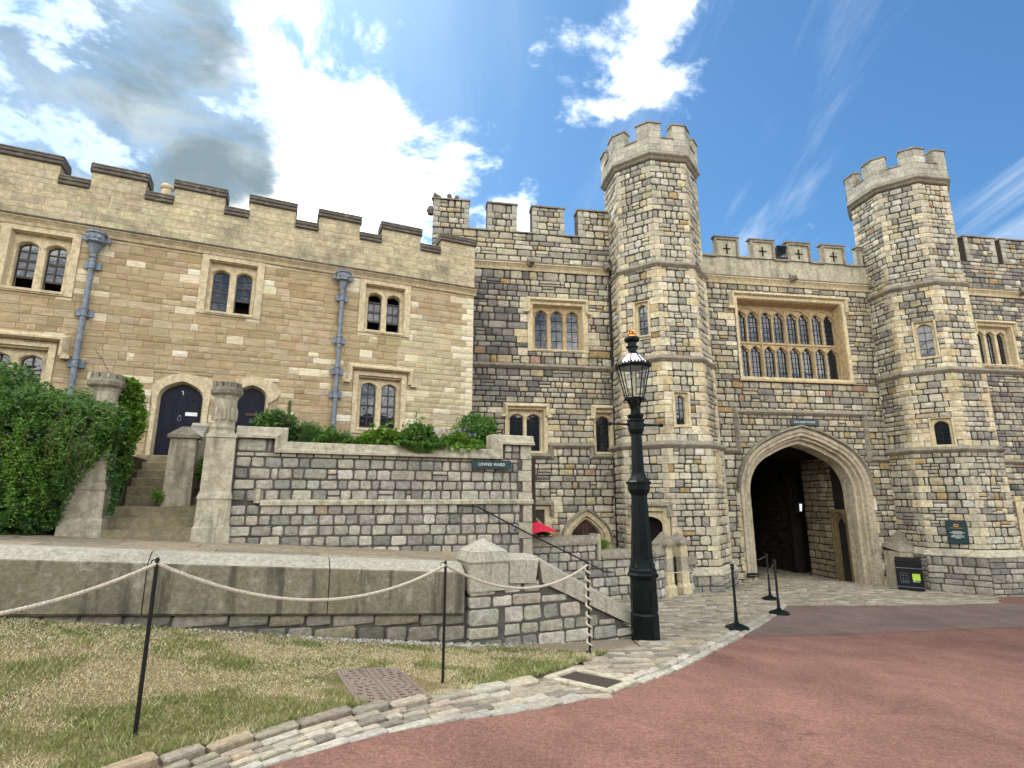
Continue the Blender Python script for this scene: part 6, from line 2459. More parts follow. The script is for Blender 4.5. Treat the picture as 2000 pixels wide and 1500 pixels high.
def passage():
    t = Thing('gate_passage', 'dark vaulted passage inside the gateway with stone side wall', 'passage', 'G', (GC, 3, -1.4))
    rg = random.Random(91)
    x0, x1 = GC - 2.25, GC + 2.02
    sh = MB()
    # side walls, vault and closed far end
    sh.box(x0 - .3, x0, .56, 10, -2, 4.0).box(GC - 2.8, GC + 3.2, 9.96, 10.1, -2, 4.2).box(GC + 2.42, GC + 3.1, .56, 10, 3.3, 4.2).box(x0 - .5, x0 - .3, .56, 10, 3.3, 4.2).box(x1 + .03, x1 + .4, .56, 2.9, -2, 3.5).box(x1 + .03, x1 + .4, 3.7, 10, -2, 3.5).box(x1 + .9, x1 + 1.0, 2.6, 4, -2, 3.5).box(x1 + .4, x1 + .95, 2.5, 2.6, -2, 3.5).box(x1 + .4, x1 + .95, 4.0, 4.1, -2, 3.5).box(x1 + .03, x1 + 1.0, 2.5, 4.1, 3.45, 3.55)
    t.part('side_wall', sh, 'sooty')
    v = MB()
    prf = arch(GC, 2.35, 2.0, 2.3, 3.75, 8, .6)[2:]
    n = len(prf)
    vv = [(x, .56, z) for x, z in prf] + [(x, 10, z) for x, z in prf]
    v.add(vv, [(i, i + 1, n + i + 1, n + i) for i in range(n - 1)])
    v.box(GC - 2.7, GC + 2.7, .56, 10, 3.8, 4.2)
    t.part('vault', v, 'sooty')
    t.part('far_doors', MB().box(GC - 2.4, GC + 2.4, 9.8, 9.95, -2, 3.8), 'dark')
    ms = Masonry(t, rg)
    # right hand wall faces -u : rotate so that outward is -u
    f_ = lambda s, y: (x1 + y, 5.3 - s)
    for r0, r1, kk_ in ((2.4, 4.0, 1.), (-4.5, 1.6, .12)):  # farther stretch tinted nearly black, its shade put into the stones
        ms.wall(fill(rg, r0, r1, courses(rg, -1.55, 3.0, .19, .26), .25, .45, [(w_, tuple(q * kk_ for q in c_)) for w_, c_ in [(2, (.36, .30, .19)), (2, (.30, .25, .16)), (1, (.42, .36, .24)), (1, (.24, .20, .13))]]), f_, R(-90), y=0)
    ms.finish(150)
    # carved doorway near the mouth
    dw = MB()
    for q, (w, zt, dp) in enumerate(((.42, 1.1, -.10), (.34, 1.0, -.05), (.26, .9, 0))):
        k0 = len(dw.v)
        dw.plate(rect(-w, w, -1.6, zt), [arch(0, w - .07, -1.6, zt - .35, zt - .06, 6, .6)], dp, dp + .2)
        dw.v[k0:] = [(x1 + p[1], 1.02 - p[0], p[2]) for p in dw.v[k0:]]
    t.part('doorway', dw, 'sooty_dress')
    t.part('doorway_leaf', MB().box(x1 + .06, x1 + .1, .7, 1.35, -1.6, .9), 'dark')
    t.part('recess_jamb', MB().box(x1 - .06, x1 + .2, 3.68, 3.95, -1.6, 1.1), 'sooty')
    # lantern on a bracket
    ln = Thing('passage_lantern', 'small hanging lantern with a white pane inside the dark gateway', 'lantern', 'G', (x1 - .35, 2.75, 1.5))
    lx, ly = x1 - .38, 2.75
    ln.part('cage', MB().lathe([(.02, .92), (.10, .96), (.16, 1.32), (.19, 1.34), (.06, 1.46), (.02, 1.55)], 6, lx, ly), 'iron')
    ln.part('pane', MB().add([(lx - .045, ly - .125, 1.0), (lx + .045, ly - .125, 1.0), (lx + .06, ly - .155, 1.28), (lx - .06, ly - .155, 1.28)], [(0, 1, 2, 3)]), 'lit')
    ln.part('bracket', MB().tube([(x1, ly, 1.75), (lx, ly, 1.72), (lx, ly, 1.5)], .015, 6), 'iron')


passage()


def east_range():
    t = Thing('castle_range', 'grey castle range at the right edge beyond the right tower', 'castle range', 'G', (9.5, 0, -1.5))
    rg = random.Random(101)
    U0, U1 = 6.9, 17.0
    w1 = (8.30, 10.16, 6.46, 8.22)
    i1 = (8.46, 10.0, 6.56, 8.06)
    t.part('wall', MB().plate(rect(U0, U1, -1.9, 9.6), [rect(8.40, 10.06, 6.5, 8.12), rect(8.9, 9.9, -1.9, 1.2)], .025, .6), 'mortar')
    mer = [(6.95, 8.2), (8.62, 10.09), (10.36, 11.7), (12.1, 13.5), (13.9, 15.3), (15.7, 17.0)]
    crenel_wall(t, U0, U1, 9.6, 10.80, mer, 11.88)
    t.part('body', MB().box(7, U1, .6, 6, 1.6, 10.2), 'dark')
    ms = Masonry(t, rg)
    for za, zb in ((-1.75, 2.75), (2.9, 6.2), (6.38, 9.32)):
        ms.wall(fill(rg, U0, 17., courses(rg, za, zb, .17, .25), .22, .46, P_GREY + P_DARK, [w1, (8.72, 10.1, -1.9, 1.4)], qpal=P_QUOIN), GU)
    ms.wall(fill(rg, U0, 17., courses(rg, 9.68, 10.79, .17, .24), .25, .5, P_GREY + P_DARK), GU, y=-.005)
    for a, b in mer:
        ms.wall(fill(rg, a, b, courses(rg, 10.81, 11.87, .2, .28), .2, .4, P_GREY + P_DARK, quoin=(.3, .2), qpal=P_ASH, split=.2), GU, y=-.005)
        merlon_coping(t, a, b, 11.88)
    ms.finish(200)
    t.part('cornice', MB().sweep(CORN, [(U0, 9.6), (U1, 9.6)]), 'dress')
    t.part('drip_mould', MB().sweep(DRIP, [(U0, 9.6), (U1, 9.6)]), 'cope_grey')
    t.part('string_course', MB().sweep(STR, [(U0, 6.28), (U1, 6.28)]), 'cope_grey')
    t.part('string_course', MB().sweep(STR, [(U0, 2.82), (U1, 2.82)]), 'cope_grey')
    gargoyle(t, 10.75, 9.58)
    mull_window(t, w1, i1, lights3(8.54, 9.92, 3, 6.60, 7.94, .12), 'dress', .22, (2, 4), (8.34, 10.2, 8.26, .5), cusp=True, rise=.95, tight=.6, label='three light window beside the right tower')
    ds = MB().plate(rect(8.72, 10.1, -1.9, 1.4), [rect(8.98, 9.84, -1.9, 1.14)], -.04, .3, [rect(9.08, 9.74, -1.9, 1.04)])
    t.part('door_surround', ds, 'dress')
    t.part('door', MB().box(9.0, 9.82, .3, .36, -1.9, 1.1), 'dark')


east_range()

# black downpipe in the angle of the left tower
bp = Thing('rain_pipe', 'thin black rain pipe in the corner between the grey range and the left tower', 'downpipe', 'G', (-6.50, -.12, -.9))
bp.part('pipe', MB().tube([(-6.40, -.1, 9.75), (-6.40, -.1, 9.2), (-6.46, -.12, 8.7), (-6.46, -.12, 3.2), (-6.52, -.14, 2.9), (-6.52, -.14, -.9)], .045, 8), 'iron')
for z in (8.4, 6.6, 4.8, 2.6, 1.0):
    bp.part('collar', MB().lathe([(.055, z - .05), (.06, z), (.055, z + .05)], 8, -6.46 if z > 3 else -6.52, -.12 if z > 3 else -.14), 'iron')

# floodlight on the gate parapet
fl = Thing('floodlight', 'black floodlight standing in a crenel of the gatehouse parapet', 'floodlight', 'G', (.36, .1, 10.3))
fl.part('housing', MB().hexa([(.20, -.02, 10.50), (.56, -.02, 10.50), (.52, .25, 10.52), (.24, .25, 10.52)], [(.18, -.10, 10.80), (.58, -.10, 10.80), (.53, .22, 10.76), (.23, .22, 10.76)]), 'black')
fl.part('lens', MB().add([(.22, -.03, 10.53), (.54, -.03, 10.53), (.56, -.105, 10.78), (.20, -.105, 10.78)], [(0, 1, 2, 3)]), 'glass')
fl.part('bracket', MB().tube([(.18, .08, 10.66), (.18, .08, 10.38), (.58, .08, 10.38), (.58, .08, 10.66)], .015, 6), 'iron')
fl.part('foot', MB().box(.05, .62, -.04, .2, 10.315, 10.38), 'black')


# green plaque on the right tower
def wall_plaque():
    D = 3.36
    f_ = f2(D, -135)
    c = f_(.13, -.03, .46)
    t = Thing('wall_plaque', 'dark green plaque with gold crest and white lines of text on the right tower', 'plaque', 'G', c)
    def put(mb):
        mb.v = [f_(*p) for p in mb.v]
        return mb
    t.part('board', put(MB().rbox(-.14, .40, -.06, -.02, .10, .80, .008)), 'sign')
    cr = MB()
    for k in range(9):
        an = 2 * PI * k / 9
        cr.box(.13 + .055 * math.cos(an) - .018, .13 + .055 * math.cos(an) + .018, -.066, -.061, .665 + .035 * math.sin(an) - .013, .665 + .035 * math.sin(an) + .016)
    cr.box(.09, .17, -.067, -.0605, .625, .645)
    t.part('crest', put(cr), 'gold')
    t.part('rule', put(MB().box(-.04, .30, -.064, -.0605, .578, .588)), 'gold')
    rg = random.Random(7)
    for z, w in ((.475, .24), (.44, .38), (.405, .22), (.345, .30), (.31, .32), (.275, .14)):
        ln = MB()
        x = .13 - w / 2
        while x < .13 + w / 2:
            q = rg.uniform(.02, .05)
            ln.box(x, min(x + q, .13 + w / 2), -.064, -.0605, z - .008, z + .008)
            x += q + .010
        t.part('text_line', put(ln), 'letter')


wall_plaque()

# ------------------------------------------------------------------ low terrace walls by the left tower
FR['B'] = (R(44.5), Vector((3.76, 14.6, 0)))


def saddle(t, a0, a1, y0, y1, z, mat='cope_grey', h=.21, slope=0.):
    z1 = z + slope
    pr = [(y0 - .05, 0), (y0 - .05, .05), (y0 + .03, h), (y1 - .03, h), (y1 + .05, .05), (y1 + .05, 0)]
    v = [(a0, y, z + q) for y, q in pr] + [(a1, y, z1 + q) for y, q in pr]
    n = 6
    return t.part('coping', MB().add(v, [tuple(range(n)), tuple(range(2 * n - 1, n - 1, -1))] + [(k, n + k, n + (k + 1) % n, (k + 1) % n) for k in range(n)]), mat)


def terrace_wall():
    t = Thing('terrace_wall', 'low stepped terrace wall of grey stone with lichened coping behind the lamp post', 'wall', 'H', (7.5, 11.8, -.8))
    rg = random.Random(111)
    B = 11.8
    t.part('core', MB().box(5.2, 7.62, B + .03, B + .33, -1.6, .42).box(7.62, 9.36, B + .03, B + .33, -1.6, .04), 'mortar_grey')
    ms = Masonry(t, rg, 'garden_stone')
    ms.wall(fill(rg, 5.3, 7.55, courses(rg, .04, .42, .18, .2), .22, .38, P_GARDEN, split=0), GU, y=B, gap=.025)
    ms.wall(fill(rg, 5.3, 9.38, courses(rg, -1.35, .04, .19, .24), .22, .42, P_GARDEN, split=0), GU, y=B, gap=.025)
    ms.finish(200)
    saddle(t, 5.25, 7.60, B, B + .34, .42)
    saddle(t, 7.70, 9.46, B, B + .34, .05)
    t.part('end_post', MB().rbox(7.58, 7.69, B - .02, B + .36, .04, .66, .01), 'cope_pale')


terrace_wall()


def gate_wall():
    t = Thing('terrace_gate_wall', 'short return of the terrace wall running to the little iron gate', 'wall', 'B', (.2, 0, -1))
    rg = random.Random(112)
    t.part('core', MB().box(-.05, .42, .03, .3, -1.4, .02).box(1.5, 2.4, .03, .3, -1.4, -.3), 'mortar_grey')
    ms = Masonry(t, rg, 'garden_stone')
    ms.wall(fill(rg, -.06, .40, courses(rg, -1.2, .02, .18, .24), .18, .28, P_GARDEN, split=0), GU, gap=.025)
    ms.wall(fill(rg, 1.52, 2.35, courses(rg, -1.2, -.3, .18, .24), .18, .28, P_GARDEN, split=0), GU, gap=.025)
    ms.finish()
    saddle(t, -.10, .42, 0, .3, .03, slope=.05)
    saddle(t, 1.5, 2.4, 0, .3, -.30, slope=.0)


gate_wall()


def cap_pier(x, zb, zc, za, w, label, y=.12):
    t = Thing('gate_post', label, 'gate post', 'B', (x, y, zb), group='stone posts of the little iron gate')
    q = lambda i, z: [(x - i, y - i, z), (x + i, y - i, z), (x + i, y + i, z), (x - i, y + i, z)]
    t.part('foot', MB().hexa(q(w + .05, zb - .3), q(w + .045, zb + .22)).hexa(q(w + .045, zb + .22), q(w, zb + .30)), 'dress')
    n = 3
    for k in range(n):
        z0, z1 = zb + .3 + (zc - zb - .3) * k / n, zb + .3 + (zc - zb - .3) * (k + 1) / n - .006
        t.part('shaft_block', MB().hexa(q(w - .002 * k, z0), q(w - .004 * k, z1)), 'dress' if k != 1 else 'cope_pale')
    t.part('cap', MB().hexa(q(w + .07, zc), q(w + .07, zc + .06)).hexa(q(w + .07, zc + .06), q(.05, za - .04)).add(q(.05, za - .04) + [(x, y, za)], [(0, 1, 4), (1, 2, 4), (2, 3, 4), (3, 0, 4)]), 'cope_grey')


cap_pier(.58, -1.0, .28, .66, .17, 'left stone post of the little iron gate with tall lichened pyramid cap')
cap_pier(1.34, -1.05, .30, .60, .19, 'right stone post of the little iron gate against the tower')


def iron_gate():
    t = Thing('iron_gate', 'little black iron gate between two capped stone posts', 'gate', 'B', (.95, .1, -1))
    fr = MB().box(.77, 1.13, .085, .115, -.12, -.09).box(.77, 1.13, .085, .115, -.95, -.92).box(.77, .80, .085, .115, -.95, -.05).box(1.10, 1.13, .085, .115, -.95, -.05)
    t.part('frame', fr, 'iron')
    for k in range(5):
        x = .83 + k * .06
        t.part('bar', MB().tube([(x, .1, -.95), (x, .1, -.04)], .009, 6), 'iron')
    t.part('latch', MB().box(.70, .80, .05, .075, -.45, -.42), 'lead')
    t.part('threshold', MB().rbox(.75, 1.15, -.2, .4, -1.4, -1.0, .01), 'step')


iron_gate()


def parasol():
    t = Thing('parasol', 'crimson red parasol partly hidden behind the end of the garden wall', 'parasol', 'H', (5.5, 12.6, -.9))
    c = (5.45, 12.6)
    n = 8
    rim = [(c[0] + 1.32 * math.cos(2 * PI * k / n), c[1] + 1.32 * math.sin(2 * PI * k / n), .74) for k in range(n)]
    mid = [((rim[k][0] + rim[(k + 1) % n][0]) / 2 * .985 + c[0] * .015, (rim[k][1] + rim[(k + 1) % n][1]) / 2 * .985 + c[1] * .015, .785) for k in range(n)]
    for k in range(n):
        t.part('canopy_panel', MB().add([(c[0], c[1], 1.34), rim[k], mid[k], rim[(k + 1) % n]], [(0, 1, 2), (0, 2, 3)]), 'umbrella')
        t.part('rib', MB().tube([(c[0], c[1], 1.31), (rim[k][0], rim[k][1], .725)], .008, 5), 'iron')
        r0, r1 = rim[k], rim[(k + 1) % n]
    t.part('pole', MB().lathe([(.022, -.9), (.022, 1.38)], 10, *c), 'white')
    t.part('finial', MB().lathe([(.03, 1.33), (.035, 1.38), (.01, 1.43)], 8, *c), 'white')
    t.part('foot', MB().lathe([(.25, -.95), (.25, -.88), (.06, -.82)], 16, *c), 'iron')


parasol()
shrub('fern', 'bright green fern tuft behind the low terrace coping', (7.95, 12.3, .30), (.30, .18, .18), 900, .11, 'leaf_light', 61, .16, False, .5, 3, .1, 'fern')
shrub('terrace_plant', 'small leafy plant under the red parasol', (6.35, 12.35, .64), (.22, .12, .10), 420, .05, 'leaf_mid', 62, .5, False, .5, 3, .5, 'plant')


# ------------------------------------------------------------------ lamp post
def lamp_post():
    x, y = 2.115, 9.14
    gz_ = tz(x, y)
    t = Thing('lamp_post', 'tall dark green cast iron lamp post with octagonal lantern and gilt crown', 'lamp post', 'W', (x, y, gz_))
    e = PI / 8
    L = lambda pr, n=8, rot=e: MB().lathe(pr, n, x, y, rot)
    z = -.66
    base = L([(.225, z), (.222, -.25), (.205, -.22), (.205, -.195)])
    t.part('base', base, 'lamp')
    for k in range(8):
        an = PI / 4 * k
        cx, cy = x + .19 * math.cos(an), y + .19 * math.sin(an)
        m = MB().box(-.055, .055, -.008, .02, z, z + .09)
        c_, s_ = math.cos(an + PI / 2), math.sin(an + PI / 2)
        m.v = [(x + .205 * math.cos(an) + p[0] * c_ - p[1] * s_, y + .205 * math.sin(an) + p[0] * s_ + p[1] * c_, p[2]) for p in m.v]
        t.part('base_notch', m, 'dark')
    t.part('die', L([(.215, -.194), (.218, -.16), (.208, .28), (.212, .30)]), 'lamp')
    t.part('base_mould', L([(.215, .30), (.245, .325), (.25, .36), (.225, .385), (.222, .43), (.205, .46), (.19, .54)]), 'lamp')
    for k in range(4):
        an = PI / 2 * k + PI / 4 + PI / 8 * 0
        m = MB()
        cx, cy = x + .20 * math.cos(an), y + .20 * math.sin(an)
        tx, ty = -math.sin(an), math.cos(an)
        m.add([(cx - .05 * tx, cy - .05 * ty, .47), (cx + .05 * tx, cy + .05 * ty, .47), (cx - .02 * math.cos(an), cy - .02 * math.sin(an), .57), (cx + .03 * math.cos(an), cy + .03 * math.sin(an), .48)], [(0, 1, 3), (0, 3, 2), (1, 2, 3)])
        t.part('leaf_ornament', m, 'lamp')
    t.part('shaft', L([(.186, .54), (.178, .60), (.128, 1.62)]), 'lamp')
    t.part('collar', L([(.13, 1.60), (.165, 1.66), (.185, 1.70), (.185, 1.79), (.195, 1.80), (.195, 1.825), (.18, 1.84), (.125, 1.92), (.115, 1.96)]), 'lamp')
    for k in range(8):
        an = PI / 4 * k + PI / 8
        t.part('boss', MB().lathe([(.012, 1.79), (.016, 1.81), (.012, 1.83)], 6, x + .195 * math.cos(an), y + .195 * math.sin(an)), 'lamp')
    t.part('upper_shaft', L([(.108, 1.95), (.088, 2.64)]), 'lamp')
    t.part('upper_collar', L([(.09, 2.62), (.12, 2.66), (.135, 2.70), (.135, 2.83), (.15, 2.85), (.15, 2.87), (.12, 2.89), (.14, 2.93), (.145, 2.95), (.08, 2.97)]), 'lamp')
    a = R(13)
    for s_ in (-1, 1):
        d = (math.cos(a) * s_, math.sin(a) * s_)
        m = MB().tube([(x + d[0] * .10, y + d[1] * .10, 2.79), (x + d[0] * .47, y + d[1] * .47, 2.79)], .019, 8, .016)
        m.tube([(x + d[0] * .455, y + d[1] * .455, 2.79), (x + d[0] * .50, y + d[1] * .50, 2.79)], .034, 8)
        m.tube([(x + d[0] * .12, y + d[1] * .12, 2.79), (x + d[0] * .16, y + d[1] * .16, 2.79)], .03, 8)
        t.part('ladder_bar', m, 'lamp')
    t.part('neck', MB().lathe([(.05, 2.96), (.04, 3.05), (.045, 3.2)], 10, x, y), 'lamp')
    for k in range(8):
        an = PI / 4 * k + e
        pts = [(x + r * math.cos(an), y + r * math.sin(an), zz) for r, zz in ((.075, 2.95), (.062, 3.04), (.085, 3.14), (.125, 3.215), (.165, 3.235), (.19, 3.205), (.18, 3.18))]
        t.part('scroll_bracket', MB().tube(pts, .013, 6), 'lamp')
    b0, b1 = .155, .285
    z0, z1 = 3.25, 3.80
    t.part('lantern_floor', L([(.17, 3.215), (.175, 3.25), (.12, 3.26)]), 'lamp')
    V0 = [(x + b0 * math.cos(PI / 4 * k + e), y + b0 * math.sin(PI / 4 * k + e), z0) for k in range(8)]
    V1 = [(x + b1 * math.cos(PI / 4 * k + e), y + b1 * math.sin(PI / 4 * k + e), z1) for k in range(8)]
    for k in range(8):
        t.part('glazing_post', MB().tube([V0[k], V1[k]], .012, 6), 'lamp')
        t.part('pane', MB().add([V0[k], V0[(k + 1) % 8], V1[(k + 1) % 8], V1[k]], [(0, 1, 2, 3)]), 'clear')
    t.part('eaves', L([(b1 - .02, z1 - .03), (b1 + .02, z1 - .02), (b1 + .035, z1 + .01), (b1 + .02, z1 + .035)], 8), 'lamp')
    for k in range(32):
        an = 2 * PI * (k + .5) / 32
        r = (b1 + .02) * math.cos(PI / 8) / math.cos(((an - e + PI / 8) % (PI / 4)) - PI / 8)
        t.part('cresting', MB().lathe([(.016, z1 + .03), (.013, z1 + .055), (.003, z1 + .07)], 6, x + r * math.cos(an), y + r * math.sin(an)), 'lamp')
    R1 = [(x + b1 * math.cos(PI / 4 * k + e), y + b1 * math.sin(PI / 4 * k + e), z1 + .035) for k in range(8)]
    R2 = [(x + .115 * math.cos(PI / 4 * k + e), y + .115 * math.sin(PI / 4 * k + e), 4.03) for k in range(8)]
    for k in range(8):
        t.part('roof_pane', MB().add([R1[k], R1[(k + 1) % 8], R2[(k + 1) % 8], R2[k]], [(0, 1, 2, 3)]), 'white')
        t.part('roof_rib', MB().tube([R1[k], R2[k]], .009, 6), 'lamp')
    t.part('chimney', MB().lathe([(.12, 4.02), (.10, 4.05), (.075, 4.08), (.075, 4.14), (.11, 4.15), (.11, 4.165), (.075, 4.18), (.075, 4.24), (.125, 4.265), (.135, 4.30), (.12, 4.335), (.06, 4.345)], 18, x, y), 'lamp', smooth=False)
    t.part('burner', MB().lathe([(.03, 3.26), (.022, 3.4), (.03, 3.42), (.03, 3.62), (.02, 3.66)], 10, x, y), 'dress')
    cr = Thing  # crown parts below
    t.part('crown_band', MB().lathe([(.065, 4.345), (.07, 4.35), (.07, 4.375), (.065, 4.38)], 16, x, y), 'gold')
    t.part('crown_cap', MB().lathe([(.05, 4.37), (.062, 4.40), (.05, 4.44), (.01, 4.455)], 12, x, y), 'red_velvet')
    for k in range(4):
        an = PI / 2 * k + .4
        t.part('crown_arch', MB().tube([(x + r * math.cos(an), y + r * math.sin(an), zz) for r, zz in ((.068, 4.375), (.08, 4.42), (.06, 4.455), (.012, 4.46))], .009, 6), 'gold')
    for k in range(8):
        an = PI / 4 * k + .4
        t.part('crown_point', MB().lathe([(.006, 4.375), (.016, 4.40), (.003, 4.43)], 6, x + .068 * math.cos(an), y + .068 * math.sin(an)), 'gold')
    t.part('crown_orb', MB().lathe([(.004, 4.455), (.018, 4.475), (.012, 4.49), (.006, 4.50), (.004, 4.53)], 10, x, y), 'gold')


lamp_post()


# ------------------------------------------------------------------ rope barrier
POSTS = [(-4.62, 2.55), (-2.63, 4.17), (-.70, 5.93), (1.06, 7.91)]
PH = 1.19


def rope_post(i, label):
    x, y = POSTS[i]
    z = tz(x, y)
    t = Thing('rope_post', label, 'post', 'W', (x, y, z), group='black posts of the lawn rope barrier')
    t.part('rod', MB().lathe([(.015, z - .05), (.014, z + PH), (.008, z + PH + .01)], 10, x, y), 'iron')
    t.part('eye', MB().tube([(x - .03 + .022 * math.cos(q), y + .01, z + PH - .03 + .022 * math.sin(q)) for q in np.linspace(0, 6.0, 10)], .005, 5), 'iron')
    if i == 3:
        t.part('foot_plate', MB().rbox(x - .06, x + .06, y - .05, y + .05, z - .02, z + .03, .01), 'iron')


rope_post(1, 'thin black post at the left of the dry lawn, nearest the camera')
rope_post(2, 'thin black post in the middle of the lawn edge between two rope spans')
rope_post(3, 'black post wound with spiral rope at the tip of the lawn')


def rope_mesh(mb, pts, r=.0145, pitch=.068, seg=9):
    """three strands laid round a centre line"""
    P = np.array(pts)
    d = np.r_[0, np.cumsum(np.linalg.norm(np.diff(P, axis=0), axis=1))]
    L = d[-1]
    n = int(L / pitch * seg)
    t = np.linspace(0, L, n)
    C = np.stack([np.interp(t, d, P[:, k]) for k in range(3)], 1)
    T = np.gradient(C, axis=0)
    T /= np.linalg.norm(T, axis=1)[:, None]
    up = np.array([0, 0, 1.])
    A = np.cross(T, np.where(np.abs(T[:, 2:]) > .9, np.array([[1., 0, 0]]), up[None]))
    A /= np.linalg.norm(A, axis=1)[:, None]
    B = np.cross(A, T)
    for s_ in range(3):
        ph = 2 * PI * t / pitch + s_ * 2 * PI / 3
        S = C + (A * np.cos(ph)[:, None] + B * np.sin(ph)[:, None]) * r * .55
        mb.tube([tuple(p) for p in S], r * .56, 5)


def sag(p, q, s_, n=24):
    return [tuple(np.array(p) * (1 - f) + np.array(q) * f - np.array([0, 0, 4 * s_ * f * (1 - f)])) for f in np.linspace(0, 1, n)]


def barrier_rope():
    mb = MB()
    tops = [(x, y, tz(x, y) + PH - .035) for x, y in POSTS]
    for i, s_ in ((0, .34), (1, .30), (2, .27)):
        a, b = tops[i], tops[i + 1]
        rope_mesh(mb, sag(a, b, s_))
    x, y = POSTS[3]
    z = tz(x, y)
    n = 150
    pts = [(x + .034 * math.cos(f * 9.3 * 2 * PI), y + .034 * math.sin(f * 9.3 * 2 * PI), z + PH - .04 - (PH - .10) * f) for f in np.linspace(0, 1, n)]
    rope_mesh(mb, pts, .015)
    single('barrier_rope', mb, 'rope', 'thick twisted cream rope swagged between the black lawn posts', 'rope', o=(0, 0, 0), smooth=True)


barrier_rope()


def stanchion(x, y, label, h=1.15):
    z = tz(x, y) + .015
    t = Thing('stanchion', label, 'stanchion', 'W', (x, y, z), group='black stanchions on the sett paving')
    t.part('base', MB().lathe([(.21, z), (.215, z + .015), (.19, z + .04), (.10, z + .075), (.045, z + .10), (.04, z + .13)], 24, x, y), 'lamp', smooth=False)
    t.part('pole', MB().lathe([(.033, z + .12), (.033, z + .30), (.025, z + .31), (.025, z + h - .10)], 14, x, y), 'iron')
    t.part('head', MB().lathe([(.026, z + h - .11), (.034, z + h - .10), (.034, z + h - .01), (.02, z + h)], 14, x, y), 'iron')


ST = [(4.16, 10.65), (5.95, 12.76), (6.75, 14.89)]
stanchion(*ST[0], 'black stanchion with round base nearest the lamp post')
stanchion(*ST[1], 'black stanchion at the corner of the sett paving and red road')
stanchion(*ST[2], 'black stanchion nearest the gateway, partly behind another')


def gw(u, y, z):
    c, s_ = math.cos(AG), math.sin(AG)
    return (G0.x + u * c - y * s_, G0.y + u * s_ + y * c, z)


sz = [tz(*p) + 1.12 for p in ST]
ropes = [((2.30, 9.20, .36), (ST[0][0], ST[0][1], sz[0]), .03, 'thin pale cord from the lamp post to the nearest stanchion'),
         ((ST[0][0], ST[0][1], sz[0]), gw(-4.0, -1.72, -.40), .12, 'thin cord from the nearest stanchion to the tower plinth'),
         ((ST[1][0], ST[1][1], sz[1]), gw(-1.86, -.06, -.95), .20, 'slack cord from the corner stanchion to the foot of the arch jamb'),
         ((ST[2][0], ST[2][1], sz[2]), gw(-1.86, -.06, -.45), .05, 'short cord from the far stanchion to the arch jamb')]
for p, q, s_, lb in ropes:
    mb = MB()
    mb.tube(sag(p, q, s_, 18), .006, 6)
    single('rope_cordon', mb, 'rope', lb, 'cord', smooth=True)
js = Thing('jamb_sign', 'small black plate fixed low on the left jamb of the arch', 'sign', 'G', (-1.98, -.09, -.92))
js.part('plate', MB().rbox(-2.18, -1.76, -.13, -.09, -1.0, -.86, .006), 'black')
js.part('edge', MB().box(-2.14, -1.80, -.134, -.1305, -.94, -.925), 'lead')


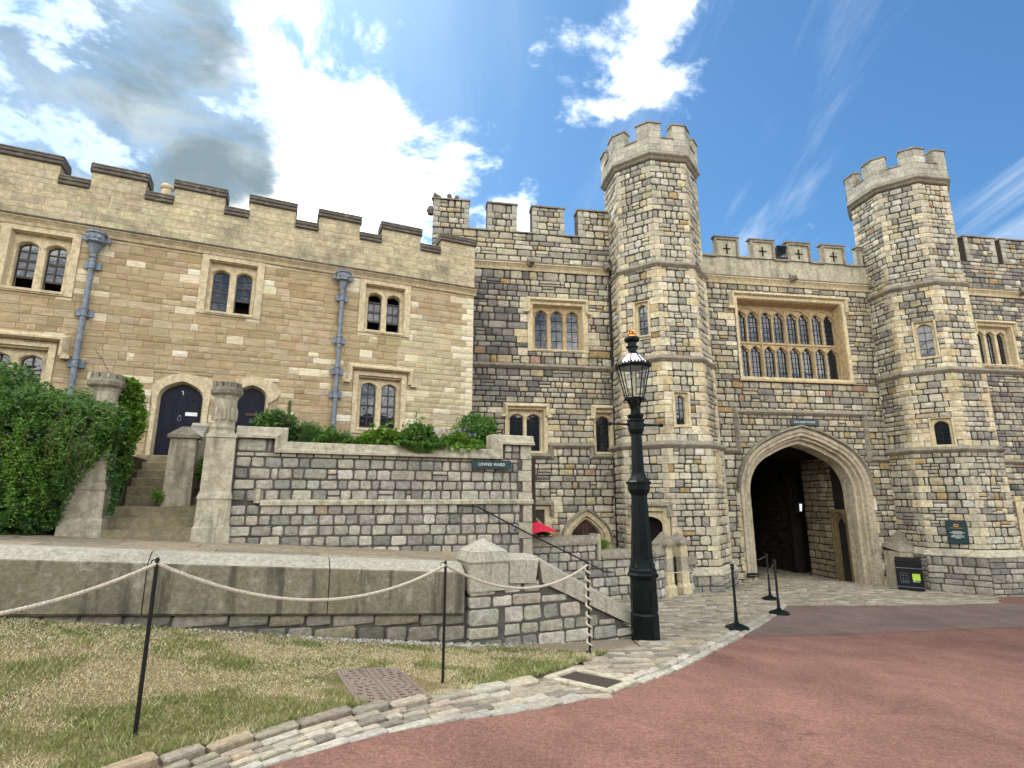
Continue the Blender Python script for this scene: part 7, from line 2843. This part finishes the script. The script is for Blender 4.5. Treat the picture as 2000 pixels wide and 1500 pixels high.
def litter_bin():
    FR['N'] = (R(-37), Vector((12.56, 17.86, 0)))
    z = tz(12.56, 17.86)
    t = Thing('litter_bin', 'black square litter bin with lime green label beside the gateway', 'bin', 'N', (0, 0, z))
    w, h = .34, .99
    t.part('plinth', MB().rbox(-w, w, -.02, .36, z, z + .12, .006), 'black')
    t.part('body', MB().rbox(-w - .01, w + .01, -.03, .37, z + .121, z + .68, .01), 'black')
    t.part('hood', MB().hexa([(-w - .005, -.025, z + .70), (w + .005, -.025, z + .70), (w + .005, .365, z + .70), (-w - .005, .365, z + .70)], [(-w - .005, -.025, z + h - .08), (w + .005, -.025, z + h - .08), (w + .005, .365, z + h), (-w - .005, .365, z + h)]), 'black')
    t.part('trim', MB().box(-w - .014, w + .014, -.035, .37, z + .681, z + .70), 'lead')
    t.part('trim', MB().box(-w - .014, w + .014, -.034, .371, z + .112, z + .128), 'lead')
    lb = MB()
    x0, x1, z0, z1 = -.24, -.03, z + .24, z + .54
    for a, b, c, d in ((x0, x1, z1 - .008, z1), (x0, x1, z0, z0 + .008), (x0, x0 + .008, z0, z1), (x1 - .008, x1, z0, z1)):
        lb.box(a, b, -.034, -.031, c, d)
    t.part('label_outline', lb, 'lead')
    ic = MB()
    for i in range(2):
        for j in range(2):
            cx, cz = x0 + .07 + i * .075, z0 + .14 + j * .085
            ic.add([(cx - .018, -.034, cz - .014), (cx + .02, -.034, cz - .006), (cx + .006, -.034, cz + .02), (cx - .012, -.034, cz + .016)], [(0, 1, 2, 3)])
    ic.box(x0 + .05, x0 + .08, -.034, -.0315, z0 + .04, z0 + .07).box(x0 + .10, x0 + .17, -.034, -.0315, z0 + .045, z0 + .065)
    t.part('label_icons', ic, 'lead')
    t.part('green_label', MB().box(.07, .27, -.035, -.031, z + .33, z + .53), 'lime')
    t.part('label_strip', MB().box(.08, .13, -.034, -.031, z + .285, z + .31).box(.14, .25, -.034, -.031, z + .29, z + .30), 'letter')


litter_bin()

# sloping corner stop where the right tower plinth meets the arch
ps = Thing('plinth_stop', 'gabled stone stop between the arch jamb and the right tower plinth', 'stone', 'G', (3.6, -.4, -1.4))
ps.part('block', MB().rbox(3.02, 4.35, -.70, .0, -1.9, -.22, .02), 'pier')
ps.part('gable', MB().add([(2.98, -.74, -.22), (4.40, -.74, -.22), (4.40, 0, -.10), (2.98, 0, -.10), (3.68, -.30, .12), (3.68, .0, .42)], [(0, 1, 4), (1, 2, 5, 4), (0, 4, 5, 3), (0, 3, 2, 1), (2, 3, 5)]), 'cope_grey')


# long building added unseen behind the viewer, to give the lower windows a dark reflection
ob_ = Thing('ward_building', 'long stone building across the ward, seen only as a reflection in the panes', 'building', 'W', (0, -34, 0))
ob_.part('wall', MB().box(-60, 60, -46, -34, -1, 9.5), 'sooty')  # coloured dark so the sunlit front still reflects dark
ob_.part('roof', MB().prism([(-33.5, 9.5), (-40, 13.5), (-46.5, 9.5)], -60, 60), 'sooty')
for k in range(17):
    x = -56 + k * 7
    ob_.part('buttress', MB().hexa([(x - .5, -34, -1), (x + .5, -34, -1), (x + .5, -32.8, -1), (x - .5, -32.8, -1)][::-1], [(x - .5, -34, 10.5), (x + .5, -34, 10.5), (x + .5, -33.6, 10.5), (x - .5, -33.6, 10.5)][::-1]), 'mortar_grey')
    ob_.part('window', MB().plate(arch(x + 3.5, 1.5, 2.5, 6.5, 8.4, 6, .8), [], -33.98, -33.9), 'glass')
